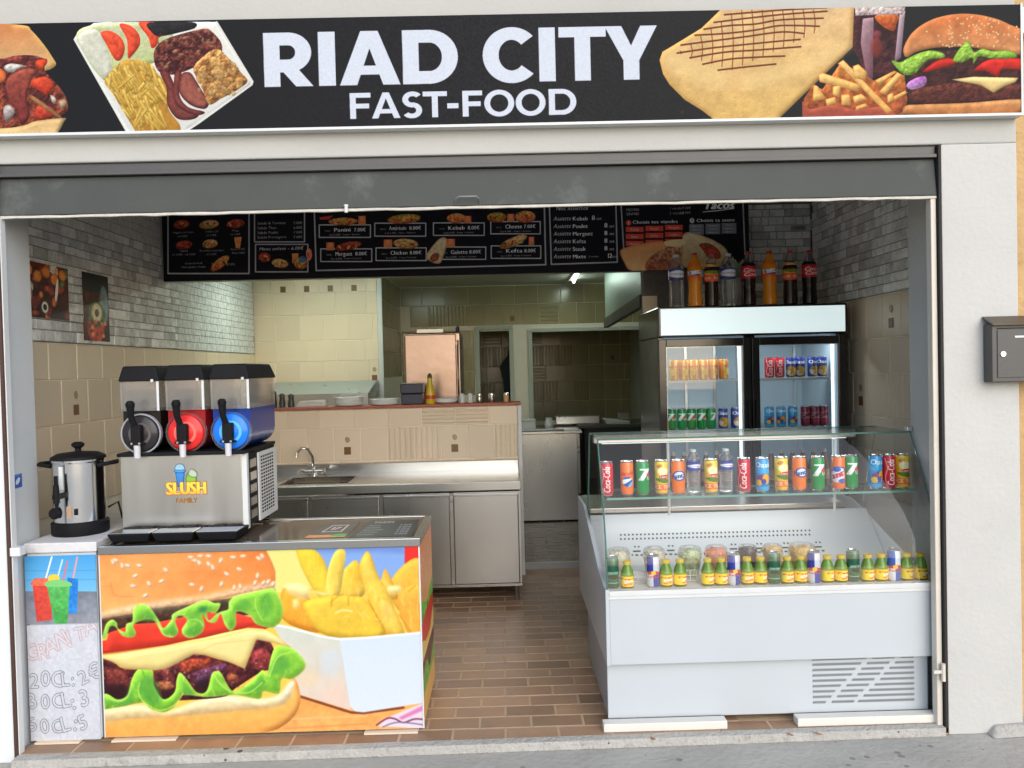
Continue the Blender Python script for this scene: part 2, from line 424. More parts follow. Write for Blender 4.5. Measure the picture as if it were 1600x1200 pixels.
    def image(s, name, soft=0):
        a = blur(s.a, soft) if soft else s.a
        im = bpy.data.images.new(name, s.W, s.H); px = np.ones((s.H, s.W, 4), np.float32); px[..., :3] = a[::-1]
        if s.key is not None: px[..., 3] = np.clip(np.abs(a[::-1] - np.array(s.key, float) / 255).max(2) * 14 - .3, 0, 1)
        im.pixels.foreach_set(px.ravel()); im.update(); im.pack(); return im
def pmat(name, cv, rough=0.4, k=1.0, spec=0.4, soft=0, coat=0.0):
    m, t, p = newmat(name); tx = t.nodes.new('ShaderNodeTexImage'); tx.image = cv.image(name, soft); tx.extension = 'EXTEND'
    hs = t.nodes.new('ShaderNodeHueSaturation'); hs.inputs['Value'].default_value = k
    t.links.new(tx.outputs[0], hs.inputs['Color']); t.links.new(hs.outputs[0], p.inputs['Base Color'])
    p.inputs['Roughness'].default_value = rough; p.inputs['Specular IOR Level'].default_value = spec; p.inputs['Coat Weight'].default_value = coat
    if cv.key is not None: t.links.new(tx.outputs['Alpha'], p.inputs['Alpha'])
    return m
def photo_canvas(u0, u1, v0, v1, ppm, y, bg):
    c = Cv(u0, u1, v0, v1, ppm, lambda px, py: (AY(px, py, y)[0], AY(px, py, y)[2]), bg); c.kb = c.k = ppm * (y + 3.1) / FPX; return c
def side_canvas(u0, u1, v0, v1, ppm, x, bg, depth):     # print on a wall of constant x; u runs along y
    c = Cv(u0, u1, v0, v1, ppm, lambda px, py: (AX(px, py, x)[1], AX(px, py, x)[2]), bg); c.kb = c.k = ppm * depth / FPX; return c
def plain_canvas(W, H, bg):                              # source units are canvas pixels, y downwards
    c = Cv(0, W, -H, 0, 1.0, lambda x, y: (x, -y), bg); return c
# ================================================================== PRINTS
R = random.Random(11)
# ---- shop sign
SG = dict(x0=-2.62, x1=2.041, z0=2.424, z1=2.842, y=-0.042)
cv = photo_canvas(SG['x0'], SG['x1'], SG['z0'], SG['z1'], 560, SG['y'], (30, 30, 32))
n = vnoise(cv.H, cv.W, 3, 5, 2)[..., None]; xx = np.linspace(0, 1, cv.W)[None, :, None]
cv.rel = (5, .5, .05)
cv.a *= 1 + (n - .5) * .8 * np.exp(-((xx - .56) / .16) ** 2)          # faint printed weave behind the lettering
def frieze(x, y, w_, h_, ang, c, c2):
    a = radians(ang); dx, dy = cos(a) * w_, sin(a) * w_; nx, ny = -sin(a) * h_, cos(a) * h_
    cv.fill([(x, y), (x + dx, y + dy), (x + dx + nx, y + dy + ny), (x + nx, y + ny)], c, c2, nz=.12, ns=5, edge=2, smooth=False)
# left burger (crop 0,20 x6)
cv.use(0, 20, 6)
cv.fill([(-300, 120), (200, 115), (300, 170), (420, 310), (500, 430), (525, 480), (490, 520), (420, 545), (350, 560), (-300, 560)], (205, 130, 80), (215, 185, 130), nz=.1, ns=30, edge=7, ecol=(205, 165, 95))
cv.fill([(-300, 410), (0, 430), (120, 405), (250, 395), (360, 410), (440, 450), (420, 540), (560, 700), (630, 830), (600, 950), (300, 1040), (-300, 1100)], (120, 55, 45), (150, 75, 50), nz=.75, ns=14, ncol=(60, 30, 35))
for q, c, c2 in [(((40, 500), (110, 475), (250, 500), (180, 520), (120, 560), (50, 540)), (205, 200, 190), (170, 165, 160)),
                 (((340, 450), (430, 430), (440, 470), (390, 530), (340, 500)), (215, 65, 35), (225, 90, 50)),
                 (((90, 590), (240, 520), (330, 540), (290, 640), (250, 800), (280, 960), (200, 1050), (150, 900), (100, 850), (50, 700)), (150, 75, 60), (110, 45, 45)),
                 (((320, 620), (440, 600), (500, 680), (440, 770), (350, 720), (285, 680)), (205, 75, 45), (190, 60, 40)),
                 (((350, 870), (470, 880), (530, 960), (330, 1000)), (195, 70, 45), (170, 55, 40)),
                 (((0, 520), (50, 560), (40, 640), (-60, 660), (-60, 520)), (215, 110, 60), None),
                 (((280, 770), (330, 790), (560, 960), (540, 980), (300, 820)), (165, 115, 75), None),
                 (((30, 900), (80, 860), (140, 920), (100, 990), (50, 1020)), (180, 170, 160), (140, 130, 130)),
                 (((470, 770), (520, 800), (520, 850), (490, 840)), (200, 190, 170), None), (((550, 830), (610, 810), (620, 870), (570, 900)), (180, 150, 120), None)]:
    cv.fill(q, c, c2, nz=.25, ns=8, edge=3)
cv.fill([(-300, 1090), (60, 1080), (240, 1050), (330, 1015), (600, 985), (600, 1020), (550, 1110), (480, 1150), (-300, 1160)], (205, 170, 115), (220, 185, 130), nz=.1, ns=20, edge=4)
# plate of kebab meat and chips
cv.fill([(695, 240), (720, 200), (880, 95), (1000, 85), (2020, 85), (2060, 160), (2365, 640), (2350, 690), (1940, 1000), (1700, 1140), (1210, 1140), (1180, 1090)], (225, 222, 212), (205, 205, 200), smooth=False, edge=3, ecol=(240, 240, 235))
cv.fill([(715, 250), (890, 110), (1580, 95), (1620, 200), (1560, 420), (1080, 560), (960, 620)], (196, 196, 165), (190, 200, 140), nz=.35, ns=14, ncol=(150, 170, 95))
cv.fill([(730, 260), (860, 150), (960, 230), (1050, 520), (960, 600)], (200, 200, 182), nz=.1, ns=10)
for q in (((945, 190), (1030, 170), (1130, 230), (1170, 330), (1140, 430), (1080, 440), (1000, 300)), ((1120, 110), (1220, 120), (1300, 200), (1310, 300), (1240, 400), (1200, 420), (1190, 250)), ((1300, 95), (1450, 95), (1490, 180), (1470, 300), (1420, 330), (1390, 230))):
    cv.fill(q, (222, 85, 55), (205, 70, 45), nz=.25, ns=7, edge=4, ecol=(205, 60, 40))
cv.fill([(1400, 92), (1800, 88), (1830, 140), (1700, 180), (1500, 220), (1420, 180)], (40, 38, 40), nz=.3, ns=8)
cv.fill([(1090, 500), (1200, 440), (1400, 470), (1470, 560), (1560, 680), (1580, 900), (1690, 1060), (1640, 1140), (1320, 1140), (1240, 1060), (1060, 760), (980, 640)], (186, 138, 56), (176, 124, 50), nz=.1, ns=10)
cv.only([(1090, 500), (1200, 440), (1400, 470), (1470, 560), (1560, 680), (1580, 900), (1690, 1060), (1640, 1140), (1320, 1140), (1240, 1060), (1060, 760), (980, 640)])
for i in range(150):
    x = R.uniform(980, 1520); y = R.uniform(430, 980); a = R.uniform(45, 80) if R.random() < .8 else R.uniform(95, 140); l_ = R.uniform(120, 300); k = R.randint(-12, 14)
    frieze(x, y, l_, R.uniform(24, 36), a, (224 + k, 188 + k, 92 + k), (206 + k, 158 + k, 62 + k))
cv.only()
cv.fill([(1440, 400), (1480, 300), (1600, 230), (1900, 150), (1990, 180), (2080, 300), (2050, 440), (1900, 470), (1800, 520), (1700, 560), (1600, 580), (1480, 540)], (125, 75, 60), (110, 55, 50), nz=.9, ns=12, ncol=(60, 28, 30))
for i in range(60):
    x, y = R.uniform(1480, 2020), R.uniform(200, 520)
    if y > 300 and x < 1500: continue
    cv.ell(x, y, R.uniform(12, 34), R.uniform(8, 18), R.choice([(165, 105, 80), (140, 75, 62), (90, 45, 42), (190, 140, 105), (160, 70, 55)]), rot=R.uniform(0, 180), edge=2, op=.8)
for q, c in ((((1500, 560), (1560, 540), (1620, 640), (1700, 880), (1860, 950), (1800, 1000), (1660, 990), (1570, 860), (1560, 700)), (120, 62, 55)), (((1640, 560), (1700, 560), (1680, 760), (1760, 880), (1920, 930), (1840, 960), (1700, 900), (1630, 800)), (135, 72, 62)), (((1700, 580), (1780, 560), (1840, 640), (1900, 740), (1960, 830), (1920, 900), (1780, 860), (1680, 740)), (145, 82, 70))):
    cv.fill(q, c, nz=.2, ns=6, edge=5, ecol=(80, 35, 35))
cv.fill([(1820, 500), (2010, 340), (2120, 400), (2260, 560), (2320, 640), (2230, 720), (2080, 800), (1960, 860), (1900, 720), (1850, 620)], (205, 158, 92), (190, 140, 80), nz=.75, ns=11, ncol=(120, 75, 40))
for i in range(34):
    cv.ell(R.uniform(1860, 2260), R.uniform(420, 800), R.uniform(18, 44), R.uniform(12, 22), R.choice([(214, 170, 105), (200, 150, 88), (222, 184, 120)]), rot=R.uniform(20, 90), edge=3, op=.75)
# mask the plate's outside again on the lower right (black board) and rim
cv.line([(2030, 90), (2365, 645), (2355, 680), (1700, 1140)], 22, (216, 214, 206), smooth=False)
cv.line([(700, 250), (1200, 1130)], 20, (220, 220, 214))
cv.fill([(2075, 80), (2400, 640), (2400, 80)], (30, 30, 32), smooth=False, rel=None); cv.fill([(2385, 665), (1730, 1140), (2440, 1140)], (30, 30, 32), smooth=False, rel=None)
# taco (crop 1020,0 x5)
cv.use(1020, 0, 5)
cv.fill([(545, 60), (1580, 40), (1560, 370), (950, 960), (510, 960), (380, 860), (250, 780), (130, 660), (80, 580), (52, 470), (75, 405), (200, 330), (380, 220)], (214, 178, 128), (206, 168, 98), nz=.1, ns=26, edge=10, ecol=(196, 152, 84), smooth=False)
for i in range(40): cv.ell(R.uniform(150, 900), R.uniform(560, 880), R.uniform(5, 22), R.uniform(4, 9), (178, 128, 60), rot=R.uniform(-60, 60), op=R.uniform(.12, .4), soft=1)
for i in range(30): cv.ell(R.uniform(1000, 1500), R.uniform(240, 640), R.uniform(4, 18), R.uniform(3, 6), (180, 140, 70), rot=-50, op=R.uniform(.12, .35), soft=1)
cv.ell(640, 640, 90, 60, (205, 150, 90), op=.5, soft=4, rot=-30, rel=None)
cv.fill([(150, 420), (700, 560), (1100, 480), (1500, 330), (1540, 370), (1000, 640), (500, 700), (120, 520)], (226, 196, 138), op=.5, soft=10, rel=None)
TL = [((560, 115), (800, 95), (1060, 75), (1360, 60)), ((480, 175), (760, 140), (1050, 110), (1360, 88)), ((400, 228), (600, 200), (800, 188), (1000, 155), (1330, 142)), ((330, 275), (560, 262), (800, 235), (1000, 200), (1300, 205)),
      ((220, 352), (480, 318), (700, 290), (1000, 250), (1180, 262)), ((190, 415), (460, 375), (700, 350), (950, 325), (1150, 308)), ((290, 452), (560, 408), (800, 392), (1155, 365)), ((390, 502), (600, 462), (850, 445), (1030, 438)), ((510, 548), (700, 526), (960, 500))]
for t in TL: cv.line(t, 13, (92, 38, 22), op=.9, smooth=True)
for i in range(14):
    x = 222 + i * 80; y0 = max(75, 400 - i * 58 if i < 6 else 80); y1 = 420 + i * 25 if i < 5 else 545 - (i - 5) * 36
    cv.line([(x - 8, y0), (x + 6, (y0 + y1) / 2), (x - 2, y1)], 8, (120, 52, 28), op=.8, smooth=True)
# right: drink, chips and burger (crop 1240,0 x4.444)
cv.use(1240, 0, 4.444)
cv.fill([(420, 60), (775, 58), (745, 420), (690, 560), (500, 560), (470, 450), (410, 330)], (62, 34, 38), (80, 40, 42), nz=.6, ns=16, ncol=(30, 18, 24), smooth=False)
cv.fill([(480, 130), (555, 120), (550, 545), (510, 550), (465, 300)], (158, 128, 134), (110, 70, 80), smooth=False, nz=.1)
cv.fill([(735, 100), (775, 70), (745, 400), (700, 430)], (172, 150, 155), (130, 105, 120), smooth=False)
cv.fill([(565, 110), (720, 100), (710, 180), (690, 215), (620, 185)], (196, 105, 48), (170, 70, 35), nz=.3, ns=6)
cv.ell(575, 330, 40, 70, (125, 50, 45), op=.8, soft=2); cv.ell(580, 240, 30, 30, (150, 62, 70), op=.7, soft=2)
cv.fill([(425, 50), (775, 48), (760, 100), (430, 108)], (186, 166, 164), (160, 140, 140), nz=.7, ns=6, ncol=(225, 215, 205), smooth=False)
cv.fill([(70, 815), (70, 690), (130, 590), (200, 620), (330, 430), (560, 560), (770, 520), (790, 700), (750, 815)], (196, 122, 56), (140, 66, 40), nz=.4, ns=14, smooth=False)
cv.fill([(60, 700), (110, 760), (250, 730), (420, 760), (600, 740), (760, 815), (60, 815)], (160, 80, 58), (150, 70, 55), nz=.2, ns=20, smooth=False)
for q in (((305, 440), (345, 415), (690, 770), (650, 795)), ((590, 640), (720, 500), (760, 520), (640, 660)), ((170, 520), (200, 505), (470, 590), (450, 640), (180, 570)), ((410, 460), (450, 445), (510, 500), (500, 560), (420, 540)),
          ((140, 585), (170, 600), (230, 690), (130, 700)), ((220, 690), (290, 670), (300, 720), (230, 740)), ((330, 660), (390, 650), (400, 730), (330, 730)), ((410, 670), (470, 650), (520, 690), (420, 720)), ((430, 740), (500, 715), (520, 740), (430, 770)),
          ((650, 660), (690, 640), (700, 700), (650, 720)), ((690, 670), (790, 620), (800, 640), (700, 700)), ((270, 600), (330, 590), (320, 680), (270, 660)), ((560, 560), (700, 490), (720, 500), (600, 590))):
    cv.fill(q, (226, 188, 118), (214, 160, 84), g='d', nz=.12, ns=8, edge=2, ecol=(190, 118, 52), smooth=False)
cv.fill([(780, 640), (780, 590), (880, 400), (1000, 350), (1580, 340), (1590, 640)], (70, 38, 34), nz=.6, ns=12, ncol=(38, 20, 22), smooth=False)
cv.fill([(765, 375), (768, 320), (830, 220), (950, 140), (1100, 100), (1250, 98), (1400, 128), (1500, 170), (1600, 225), (1600, 372), (1400, 352), (1200, 328), (1000, 330), (860, 358), (790, 396)], (196, 108, 58), (200, 140, 92), nz=.16, ns=20, edge=5, ecol=(176, 110, 64))
for i in range(95):
    x = R.gauss(1270, 190); y = R.uniform(115, 330)
    if ((x - 1230) / 440) ** 2 + ((y - 340) / 225) ** 2 < 1 and x < 1570: cv.ell(x, y, R.uniform(7, 11), 6, (236, 205, 158), rot=R.uniform(-90, 90), edge=1, ecol=(205, 160, 110))
for q in (((900, 490), (1000, 420), (1090, 405), (1140, 430), (1060, 465), (930, 497)), ((1250, 490), (1320, 430), (1400, 408), (1590, 410), (1590, 480), (1450, 482), (1420, 535), (1330, 495))):
    cv.fill(q, (205, 45, 34), (180, 30, 26), nz=.15, ns=12, edge=3)
for q in (((680, 420), (740, 432), (800, 400), (880, 365), (960, 350), (1045, 372), (1040, 405), (950, 412), (890, 455), (850, 505), (780, 522), (725, 485)), ((1105, 415), (1150, 340), (1212, 285), (1252, 360), (1310, 338), (1380, 355), (1480, 350), (1542, 372), (1535, 402), (1380, 408), (1290, 392), (1250, 442), (1238, 400), (1180, 432), (1120, 430))):
    cv.fill(q, (142, 182, 62), (108, 156, 44), nz=.5, ns=8, ncol=(186, 208, 110), edge=3, ecol=(92, 130, 36))
cv.fill([(782, 592), (830, 550), (905, 528), (925, 560), (900, 600), (820, 622)], (152, 84, 160), (190, 150, 195), nz=.3, ns=6)
cv.fill([(800, 655), (870, 612), (1000, 592), (1150, 570), (1300, 588), (1590, 590), (1590, 690), (1400, 702), (1100, 722), (860, 722), (795, 695)], (112, 58, 46), (78, 36, 32), nz=.6, ns=8, ncol=(56, 26, 26), edge=3)
cv.fill([(1095, 552), (1250, 532), (1560, 540), (1540, 572), (1460, 602), (1388, 645), (1300, 592), (1180, 570)], (228, 202, 140), (214, 182, 112), edge=2, smooth=False)
cv.fill([(755, 775), (780, 732), (900, 724), (1200, 714), (1600, 690), (1600, 775), (1200, 790), (760, 795)], (206, 150, 96), (180, 112, 62), nz=.15, ns=14, edge=3)
cv.use()
# lettering: heavy geometric capitals
cv.rel = None
def glyph(ch, P, wd, aspect):
    """polygons of a bold capital in a unit box; P maps (u, v) to canvas; wd = stem width / box height, aspect = box width / height"""
    sx = wd / aspect; ty = wd * .79; out = []
    def poly(*q): out.append([P(*p) for p in q])
    def ring(cx, cy, rx, ry, a0, a1, n=24):
        ix, iy = rx - sx, ry - ty
        q = [(cx + rx * cos(radians(a0 + (a1 - a0) * i / n)), cy + ry * sin(radians(a0 + (a1 - a0) * i / n))) for i in range(n + 1)]
        q += [(cx + ix * cos(radians(a1 + (a0 - a1) * i / n)), cy + iy * sin(radians(a1 + (a0 - a1) * i / n))) for i in range(n + 1)]
        out.append([P(*p) for p in q])
    if ch == 'I': poly((0, 0), (1, 0), (1, 1), (0, 1))
    if ch == '-': poly((0, .34), (1, .34), (1, .53), (0, .53))
    if ch in 'RFD': poly((0, 0), (sx, 0), (sx, 1), (0, 1))
    if ch == 'F': poly((0, .81), (1, .81), (1, 1), (0, 1)); poly((0, .40), (.92, .40), (.92, .59), (0, .59))
    if ch == 'D':
        poly((0, 0), (.5, 0), (.5, ty), (0, ty)); poly((0, 1), (.5, 1), (.5, 1 - ty), (0, 1 - ty)); ring(.48, .5, .52, .5, -90, 90)
    if ch == 'R':
        poly((0, 1), (.52, 1), (.52, 1 - ty), (0, 1 - ty)); poly((0, .265), (.52, .265), (.52, .265 + ty), (0, .265 + ty)); ring(.5, .6325, .47, .3675, -90, 90); poly((.34, .32), (.70, .32), (1, 0), (.645, 0))
    if ch == 'O': ring(.5, .5, .5, .52, 0, 360, 40)
    if ch == 'C': ring(.56, .5, .56, .52, 42, 318, 36)
    if ch == 'T': poly((0, .81), (1, .81), (1, 1), (0, 1)); poly((.5 - sx / 2, 0), (.5 + sx / 2, 0), (.5 + sx / 2, .85), (.5 - sx / 2, .85))
    if ch == 'A':
        k = sx * 1.08; poly((0, 0), (k, 0), (.5 + k * .36, 1), (.5 - k * .5, 1)); poly((1, 0), (1 - k, 0), (.5 - k * .36, 1), (.5 + k * .5, 1)); poly((.24, .19), (.76, .19), (.70, .36), (.30, .36))
    if ch == 'Y':
        k = sx * 1.05; poly((.5 - sx / 2, 0), (.5 + sx / 2, 0), (.5 + sx / 2, .42), (.5 - sx / 2, .42)); poly((0, 1), (k, 1), (.5 + sx * .45, .36), (.5 - sx / 2, .36)); poly((1, 1), (1 - k, 1), (.5 - sx * .45, .36), (.5 + sx / 2, .36))
    if ch == 'S': ring(.52, .71, .46, .31, 35, 270, 24); ring(.48, .29, .46, .31, -145, 90, 24)
    return out
def sign_word(items, zb, zt, wd):
    for ch, xl, xr, pb in items:
        a = cv.m((xl, pb))[0]; b = cv.m((xr, pb))[0]; y0 = (cv.v1 - zb) * cv.ppm; y1 = (cv.v1 - zt) * cv.ppm
        for q in glyph(ch, lambda u, v: (a + (b - a) * u, y0 + (y1 - y0) * v), wd, (b - a) / (y0 - y1)):
            cv.fill(q, (206, 211, 222), raw=True, smooth=False)
zc = lambda px, py: AY(px, py, SG['y'])[2]
sign_word([('R', 413, 490, 130), ('I', 498.5, 525, 130), ('A', 531, 626, 130), ('D', 630, 716.5, 128), ('C', 755, 836, 126), ('I', 843, 868.5, 125), ('T', 874, 948, 124), ('Y', 946, 1028, 123)], zc(640, 131.5), zc(640, 47), .30)
sign_word([('F', 547, 580, 183), ('A', 581, 626, 183), ('S', 627, 662, 182), ('T', 661, 699, 182), ('-', 699, 717, 182), ('F', 723, 754, 181), ('O', 757, 804, 181), ('O', 806, 853, 180), ('D', 858, 901, 179)], zc(720, 182.5), zc(720, 142), .235)
cv.noise(.05, 2, 8)
M_sign = pmat('sign_print', cv, .5, .80, spec=.10)

# ---- freezer front: burger and chips
FZ = dict(x0=-1.655, x1=-.355, z0=.012, z1=.765, y=.098)
cv = photo_canvas(FZ['x0'], FZ['x1'], FZ['z0'], FZ['z1'], 640, FZ['y'], (243, 200, 84)); cv.rel = (9, .42, .03)
cv.use(410, 830, 5.517)
cv.rect(420, 100, 1300, 420, (132, 166, 224), rel=None); cv.fill([(430, 100), (1240, 100), (1240, 190), (1000, 175), (430, 180)], (112, 142, 205), smooth=False, soft=6, rel=None)
cv.fill([(-200, 120), (310, 120), (350, 330), (430, 490), (260, 540), (-200, 480)], (228, 222, 130), (238, 222, 128), smooth=False, rel=None)
cv.fill([(1238, 90), (1400, 90), (1400, 220), (1270, 308), (1238, 300)], (226, 50, 46), smooth=False, rel=None)
F1 = [(((180, 500), (300, 520), (430, 600), (520, 860), (330, 840), (170, 740)), (244, 182, 62), (236, 150, 44)), (((300, 120), (470, 165), (565, 310), (610, 560), (520, 600), (350, 330)), (240, 212, 62), (232, 198, 66)),
      (((1150, 370), (1360, 230), (1400, 560), (1250, 720), (1110, 560)), (244, 190, 72), (238, 168, 60)), (((1060, 330), (1110, 385), (1180, 580), (1030, 540)), (244, 192, 84), (238, 178, 66)),
      (((740, 300), (805, 248), (845, 290), (890, 540), (700, 580), (690, 380)), (243, 188, 52), (240, 196, 78)), (((640, 168), (722, 165), (712, 330), (660, 570), (550, 570), (575, 320)), (244, 200, 74), (236, 210, 100)),
      (((890, 190), (938, 190), (1010, 380), (1110, 560), (1200, 880), (1050, 900), (930, 590), (845, 330)), (244, 206, 92), (236, 190, 62)), (((1180, 560), (1400, 460), (1400, 900), (1270, 890)), (242, 182, 74), (236, 164, 58)),
      (((1000, 620), (1100, 600), (1240, 880), (1090, 890)), (240, 204, 108), (238, 190, 70)), (((370, 610), (620, 556), (770, 560), (910, 600), (1070, 900), (690, 930), (500, 870), (400, 740)), (238, 200, 72), (234, 190, 58))]
for q, c, c2 in F1:
    cv.fill(q, c, c2, nz=.08, ns=24, edge=9, ecol=[x * .9 for x in c2], smooth=True); cv.only(q)
    cx = sum(p[0] for p in q) / len(q); cy = sum(p[1] for p in q) / len(q); wd = max(p[0] for p in q) - min(p[0] for p in q); ht = max(p[1] for p in q) - min(p[1] for p in q)
    for i in range(26):
        x, y = cx + R.uniform(-.5, .5) * wd, cy + R.uniform(-.5, .5) * ht; dx = R.uniform(-10, 10) if ht > wd else R.uniform(30, 90); dy = R.uniform(40, 110) if ht > wd else R.uniform(-10, 20)
        cv.line([(x, y), (x + dx, y + dy)], R.uniform(3, 16), R.choice([(252, 234, 150), (246, 214, 96), (222, 156, 40), (232, 176, 56)]), op=R.uniform(.1, .35))
    cv.only()
for q in (((200, 470), (330, 450), (420, 520), (380, 585), (250, 545)), ((430, 515), (560, 540), (540, 560), (440, 530)), ((1090, 480), (1190, 470), (1210, 520), (1110, 540)), ((270, 590), (320, 600), (320, 660), (280, 660))):
    cv.fill(q, (244, 226, 160), soft=4, op=.85)
cv.line([(640, 705), (700, 682), (780, 690)], 16, (250, 232, 160), op=.8, smooth=True)
for q in (((600, 610), (660, 560), (700, 545)), ((750, 560), (750, 640)), ((920, 590), (1000, 740), (1078, 890)), ((180, 740), (280, 800), (450, 860), (620, 900)), ((1190, 720), (1290, 870)), ((1270, 520), (1330, 470)), ((610, 570), (600, 650))):
    cv.line(q, 14, (206, 132, 30), op=.55, smooth=True)
# white dish and table
cv.use(400, 900, 4)
cv.fill([(-700, 985), (0, 985), (270, 740), (640, 830), (1100, 780), (1100, 1010), (-700, 1040)], (240, 160, 82), (246, 178, 104), nz=.12, ns=18, smooth=False, rel=None)
cv.line([(200, 900), (700, 880)], 14, (250, 196, 130), op=.5); cv.line([(180, 960), (700, 930)], 10, (226, 130, 60), op=.5)
cv.line([(272, 755), (600, 858), (680, 862), (930, 828)], 16, (110, 52, 28), op=.85)
cv.fill([(105, 300), (200, 318), (530, 398), (600, 845), (280, 748), (200, 480)], (206, 212, 198), (226, 200, 182), smooth=False, nz=.04, ns=40, rel=None)
cv.ell(470, 540, 70, 90, (206, 214, 220), op=.7, soft=8, rel=None); cv.ell(330, 640, 70, 60, (232, 206, 160), op=.5, soft=8, rel=None); cv.ell(500, 740, 60, 60, (236, 200, 180), op=.5, soft=8, rel=None)
cv.fill([(528, 398), (1100, 345), (1100, 790), (680, 858), (625, 852), (595, 820)], (208, 219, 236), (216, 224, 240), smooth=False, rel=None)
cv.line([(105, 304), (200, 320), (430, 382), (530, 396), (700, 388), (1100, 350)], 14, (240, 242, 246))
cv.fill([(770, 945), (830, 890), (1100, 780), (1100, 960)], (226, 212, 222), smooth=False, rel=None); cv.fill([(900, 890), (1100, 790), (1100, 825), (920, 905)], (222, 128, 180), smooth=False, soft=1, rel=None)
cv.line([(760, 938), (830, 895), (880, 900), (930, 922), (1000, 900), (1080, 905)], 10, (128, 50, 92), smooth=True); cv.line([(800, 950), (900, 920), (1080, 940)], 8, (120, 110, 150), smooth=True)
for i in range(60): cv.ell(R.uniform(560, 1000), R.uniform(20, 330), R.uniform(10, 40), R.uniform(3, 8), R.choice([(252, 232, 150), (226, 160, 40), (246, 214, 110)]), rot=R.uniform(40, 140), op=R.uniform(.15, .4), soft=1, rel=None)
# burger
cv.use(150, 980, 4.571)
cv.fill([(-20, 600), (330, 555), (480, 600), (800, 500), (1000, 490), (1170, 510), (1310, 480), (1415, 365), (1465, 500), (1440, 610), (1350, 705), (1200, 760), (700, 800), (-20, 830)], (244, 196, 104), (240, 168, 84), nz=.08, ns=20, edge=8, ecol=(232, 146, 70))
cv.fill([(-20, 610), (330, 560), (480, 612), (800, 510), (1000, 500), (1170, 518), (1310, 490), (1400, 385), (1420, 430), (1330, 560), (1000, 600), (600, 640), (250, 660), (-20, 690)], (232, 226, 206), (240, 210, 150), nz=.1, ns=14, soft=4, op=.9)
cv.fill([(-20, 210), (110, 245), (200, 300), (430, 305), (520, 290), (700, 190), (960, 240), (1150, 90), (1230, 92), (1275, 170), (1262, 295), (1180, 325), (1000, 440), (900, 505), (500, 530), (-20, 520)], (128, 50, 44), (92, 36, 40), nz=.85, ns=16, ncol=(52, 22, 30))
for q, c in ((((600, 270), (700, 225), (820, 240), (760, 290), (640, 320)), (200, 80, 46)), (((680, 340), (800, 290), (930, 260), (920, 330), (780, 380)), (112, 62, 96)), (((700, 380), (800, 330), (820, 390), (740, 420)), (84, 60, 92)), (((430, 400), (520, 390), (550, 430), (470, 450)), (200, 120, 70)),
             (((1120, 200), (1180, 150), (1250, 200), (1230, 290), (1130, 290)), (172, 66, 66)), (((950, 330), (1010, 350), (1000, 400), (940, 380)), (176, 96, 60)), (((80, 300), (200, 330), (220, 400), (100, 400)), (146, 66, 56))):
    cv.fill(q, c, nz=.6, ns=7, ncol=(70, 26, 30), soft=2)
for i in range(70): cv.ell(R.uniform(60, 1250), R.uniform(250, 460), R.uniform(5, 16), R.uniform(3, 9), R.choice([(212, 128, 96), (232, 190, 180), (60, 26, 34), (180, 84, 60), (70, 30, 60)]), rot=R.uniform(0, 180), op=R.uniform(.3, .7), soft=1)
for q in (((50, 420), (240, 440), (200, 525), (70, 515)), ((450, 470), (560, 460), (500, 530)), ((700, 410), (830, 370), (800, 470), (720, 460))): cv.fill(q, (44, 22, 26), soft=4, op=.9, rel=None)
for i in range(160):
    x, y = R.uniform(-10, 1260), R.uniform(210, 500); cv.ell(x, y, R.uniform(4, 13), R.uniform(3, 8), R.choice([(168, 84, 62), (92, 36, 34), (140, 62, 48), (54, 22, 26), (204, 140, 110)]), rot=R.uniform(0, 180), op=R.uniform(.35, .8)) if y < 470 - 150 * (x > 1000) and y > 300 - (x > 560) * 70 else None
def ruffle(q, n_, bb):
    cv.only(q)
    for i in range(n_):
        x, y = R.uniform(bb[0], bb[1]), R.uniform(bb[2], bb[3]); a = R.uniform(50, 130); l_ = R.uniform(15, 70)
        p = [(x + cos(radians(a)) * l_ * t + sin(t * 5) * 6, y + sin(radians(a)) * l_ * t) for t in (0, .33, .66, 1)]
        cv.line(p, R.uniform(3, 9), R.choice([(186, 232, 98), (166, 220, 84), (76, 146, 44), (58, 124, 40), (204, 240, 130)]), op=R.uniform(.25, .6), smooth=True)
    for i in range(n_ // 4): cv.ell(R.uniform(bb[0], bb[1]), R.uniform(bb[2], bb[3]), R.uniform(8, 26), R.uniform(5, 14), R.choice([(64, 136, 50), (172, 226, 92)]), rot=R.uniform(0, 180), op=.4, soft=2, rel=None)
    cv.only()
GL = ((134, 198, 62), (104, 176, 48))
lower = [[(-20, 560), (60, 480), (150, 522), (220, 490), (252, 380), (300, 306), (400, 306), (412, 420), (480, 520), (560, 470), (575, 380), (600, 328), (650, 380), (720, 470), (790, 462), (828, 340), (860, 318), (895, 332), (980, 462), (1100, 400), (1190, 310), (1225, 340), (1280, 150), (1400, 148), (1505, 275), (1410, 372), (1330, 372), (1310, 480), (1200, 462), (1170, 518), (1000, 490), (800, 505), (620, 492), (560, 572), (480, 615), (380, 585), (330, 545), (150, 580), (-20, 600)]]
for q in lower: cv.fill(q, GL[0], GL[1], nz=.3, ns=14, ncol=(168, 220, 84), edge=6, ecol=(176, 222, 78)); ruffle(q, 150, (0, 1500, 300, 620))
for q in (((300, 400), (400, 360), (470, 520), (420, 560), (330, 500)), ((80, 530), (200, 520), (240, 400), (260, 520), (180, 570)), ((1230, 330), (1320, 200), (1390, 260), (1330, 330)), ((1010, 450), (1120, 420), (1190, 340), (1180, 450)), ((630, 400), (700, 480), (640, 480))):
    cv.fill(q, (72, 150, 62), op=.55, soft=4, rel=None)
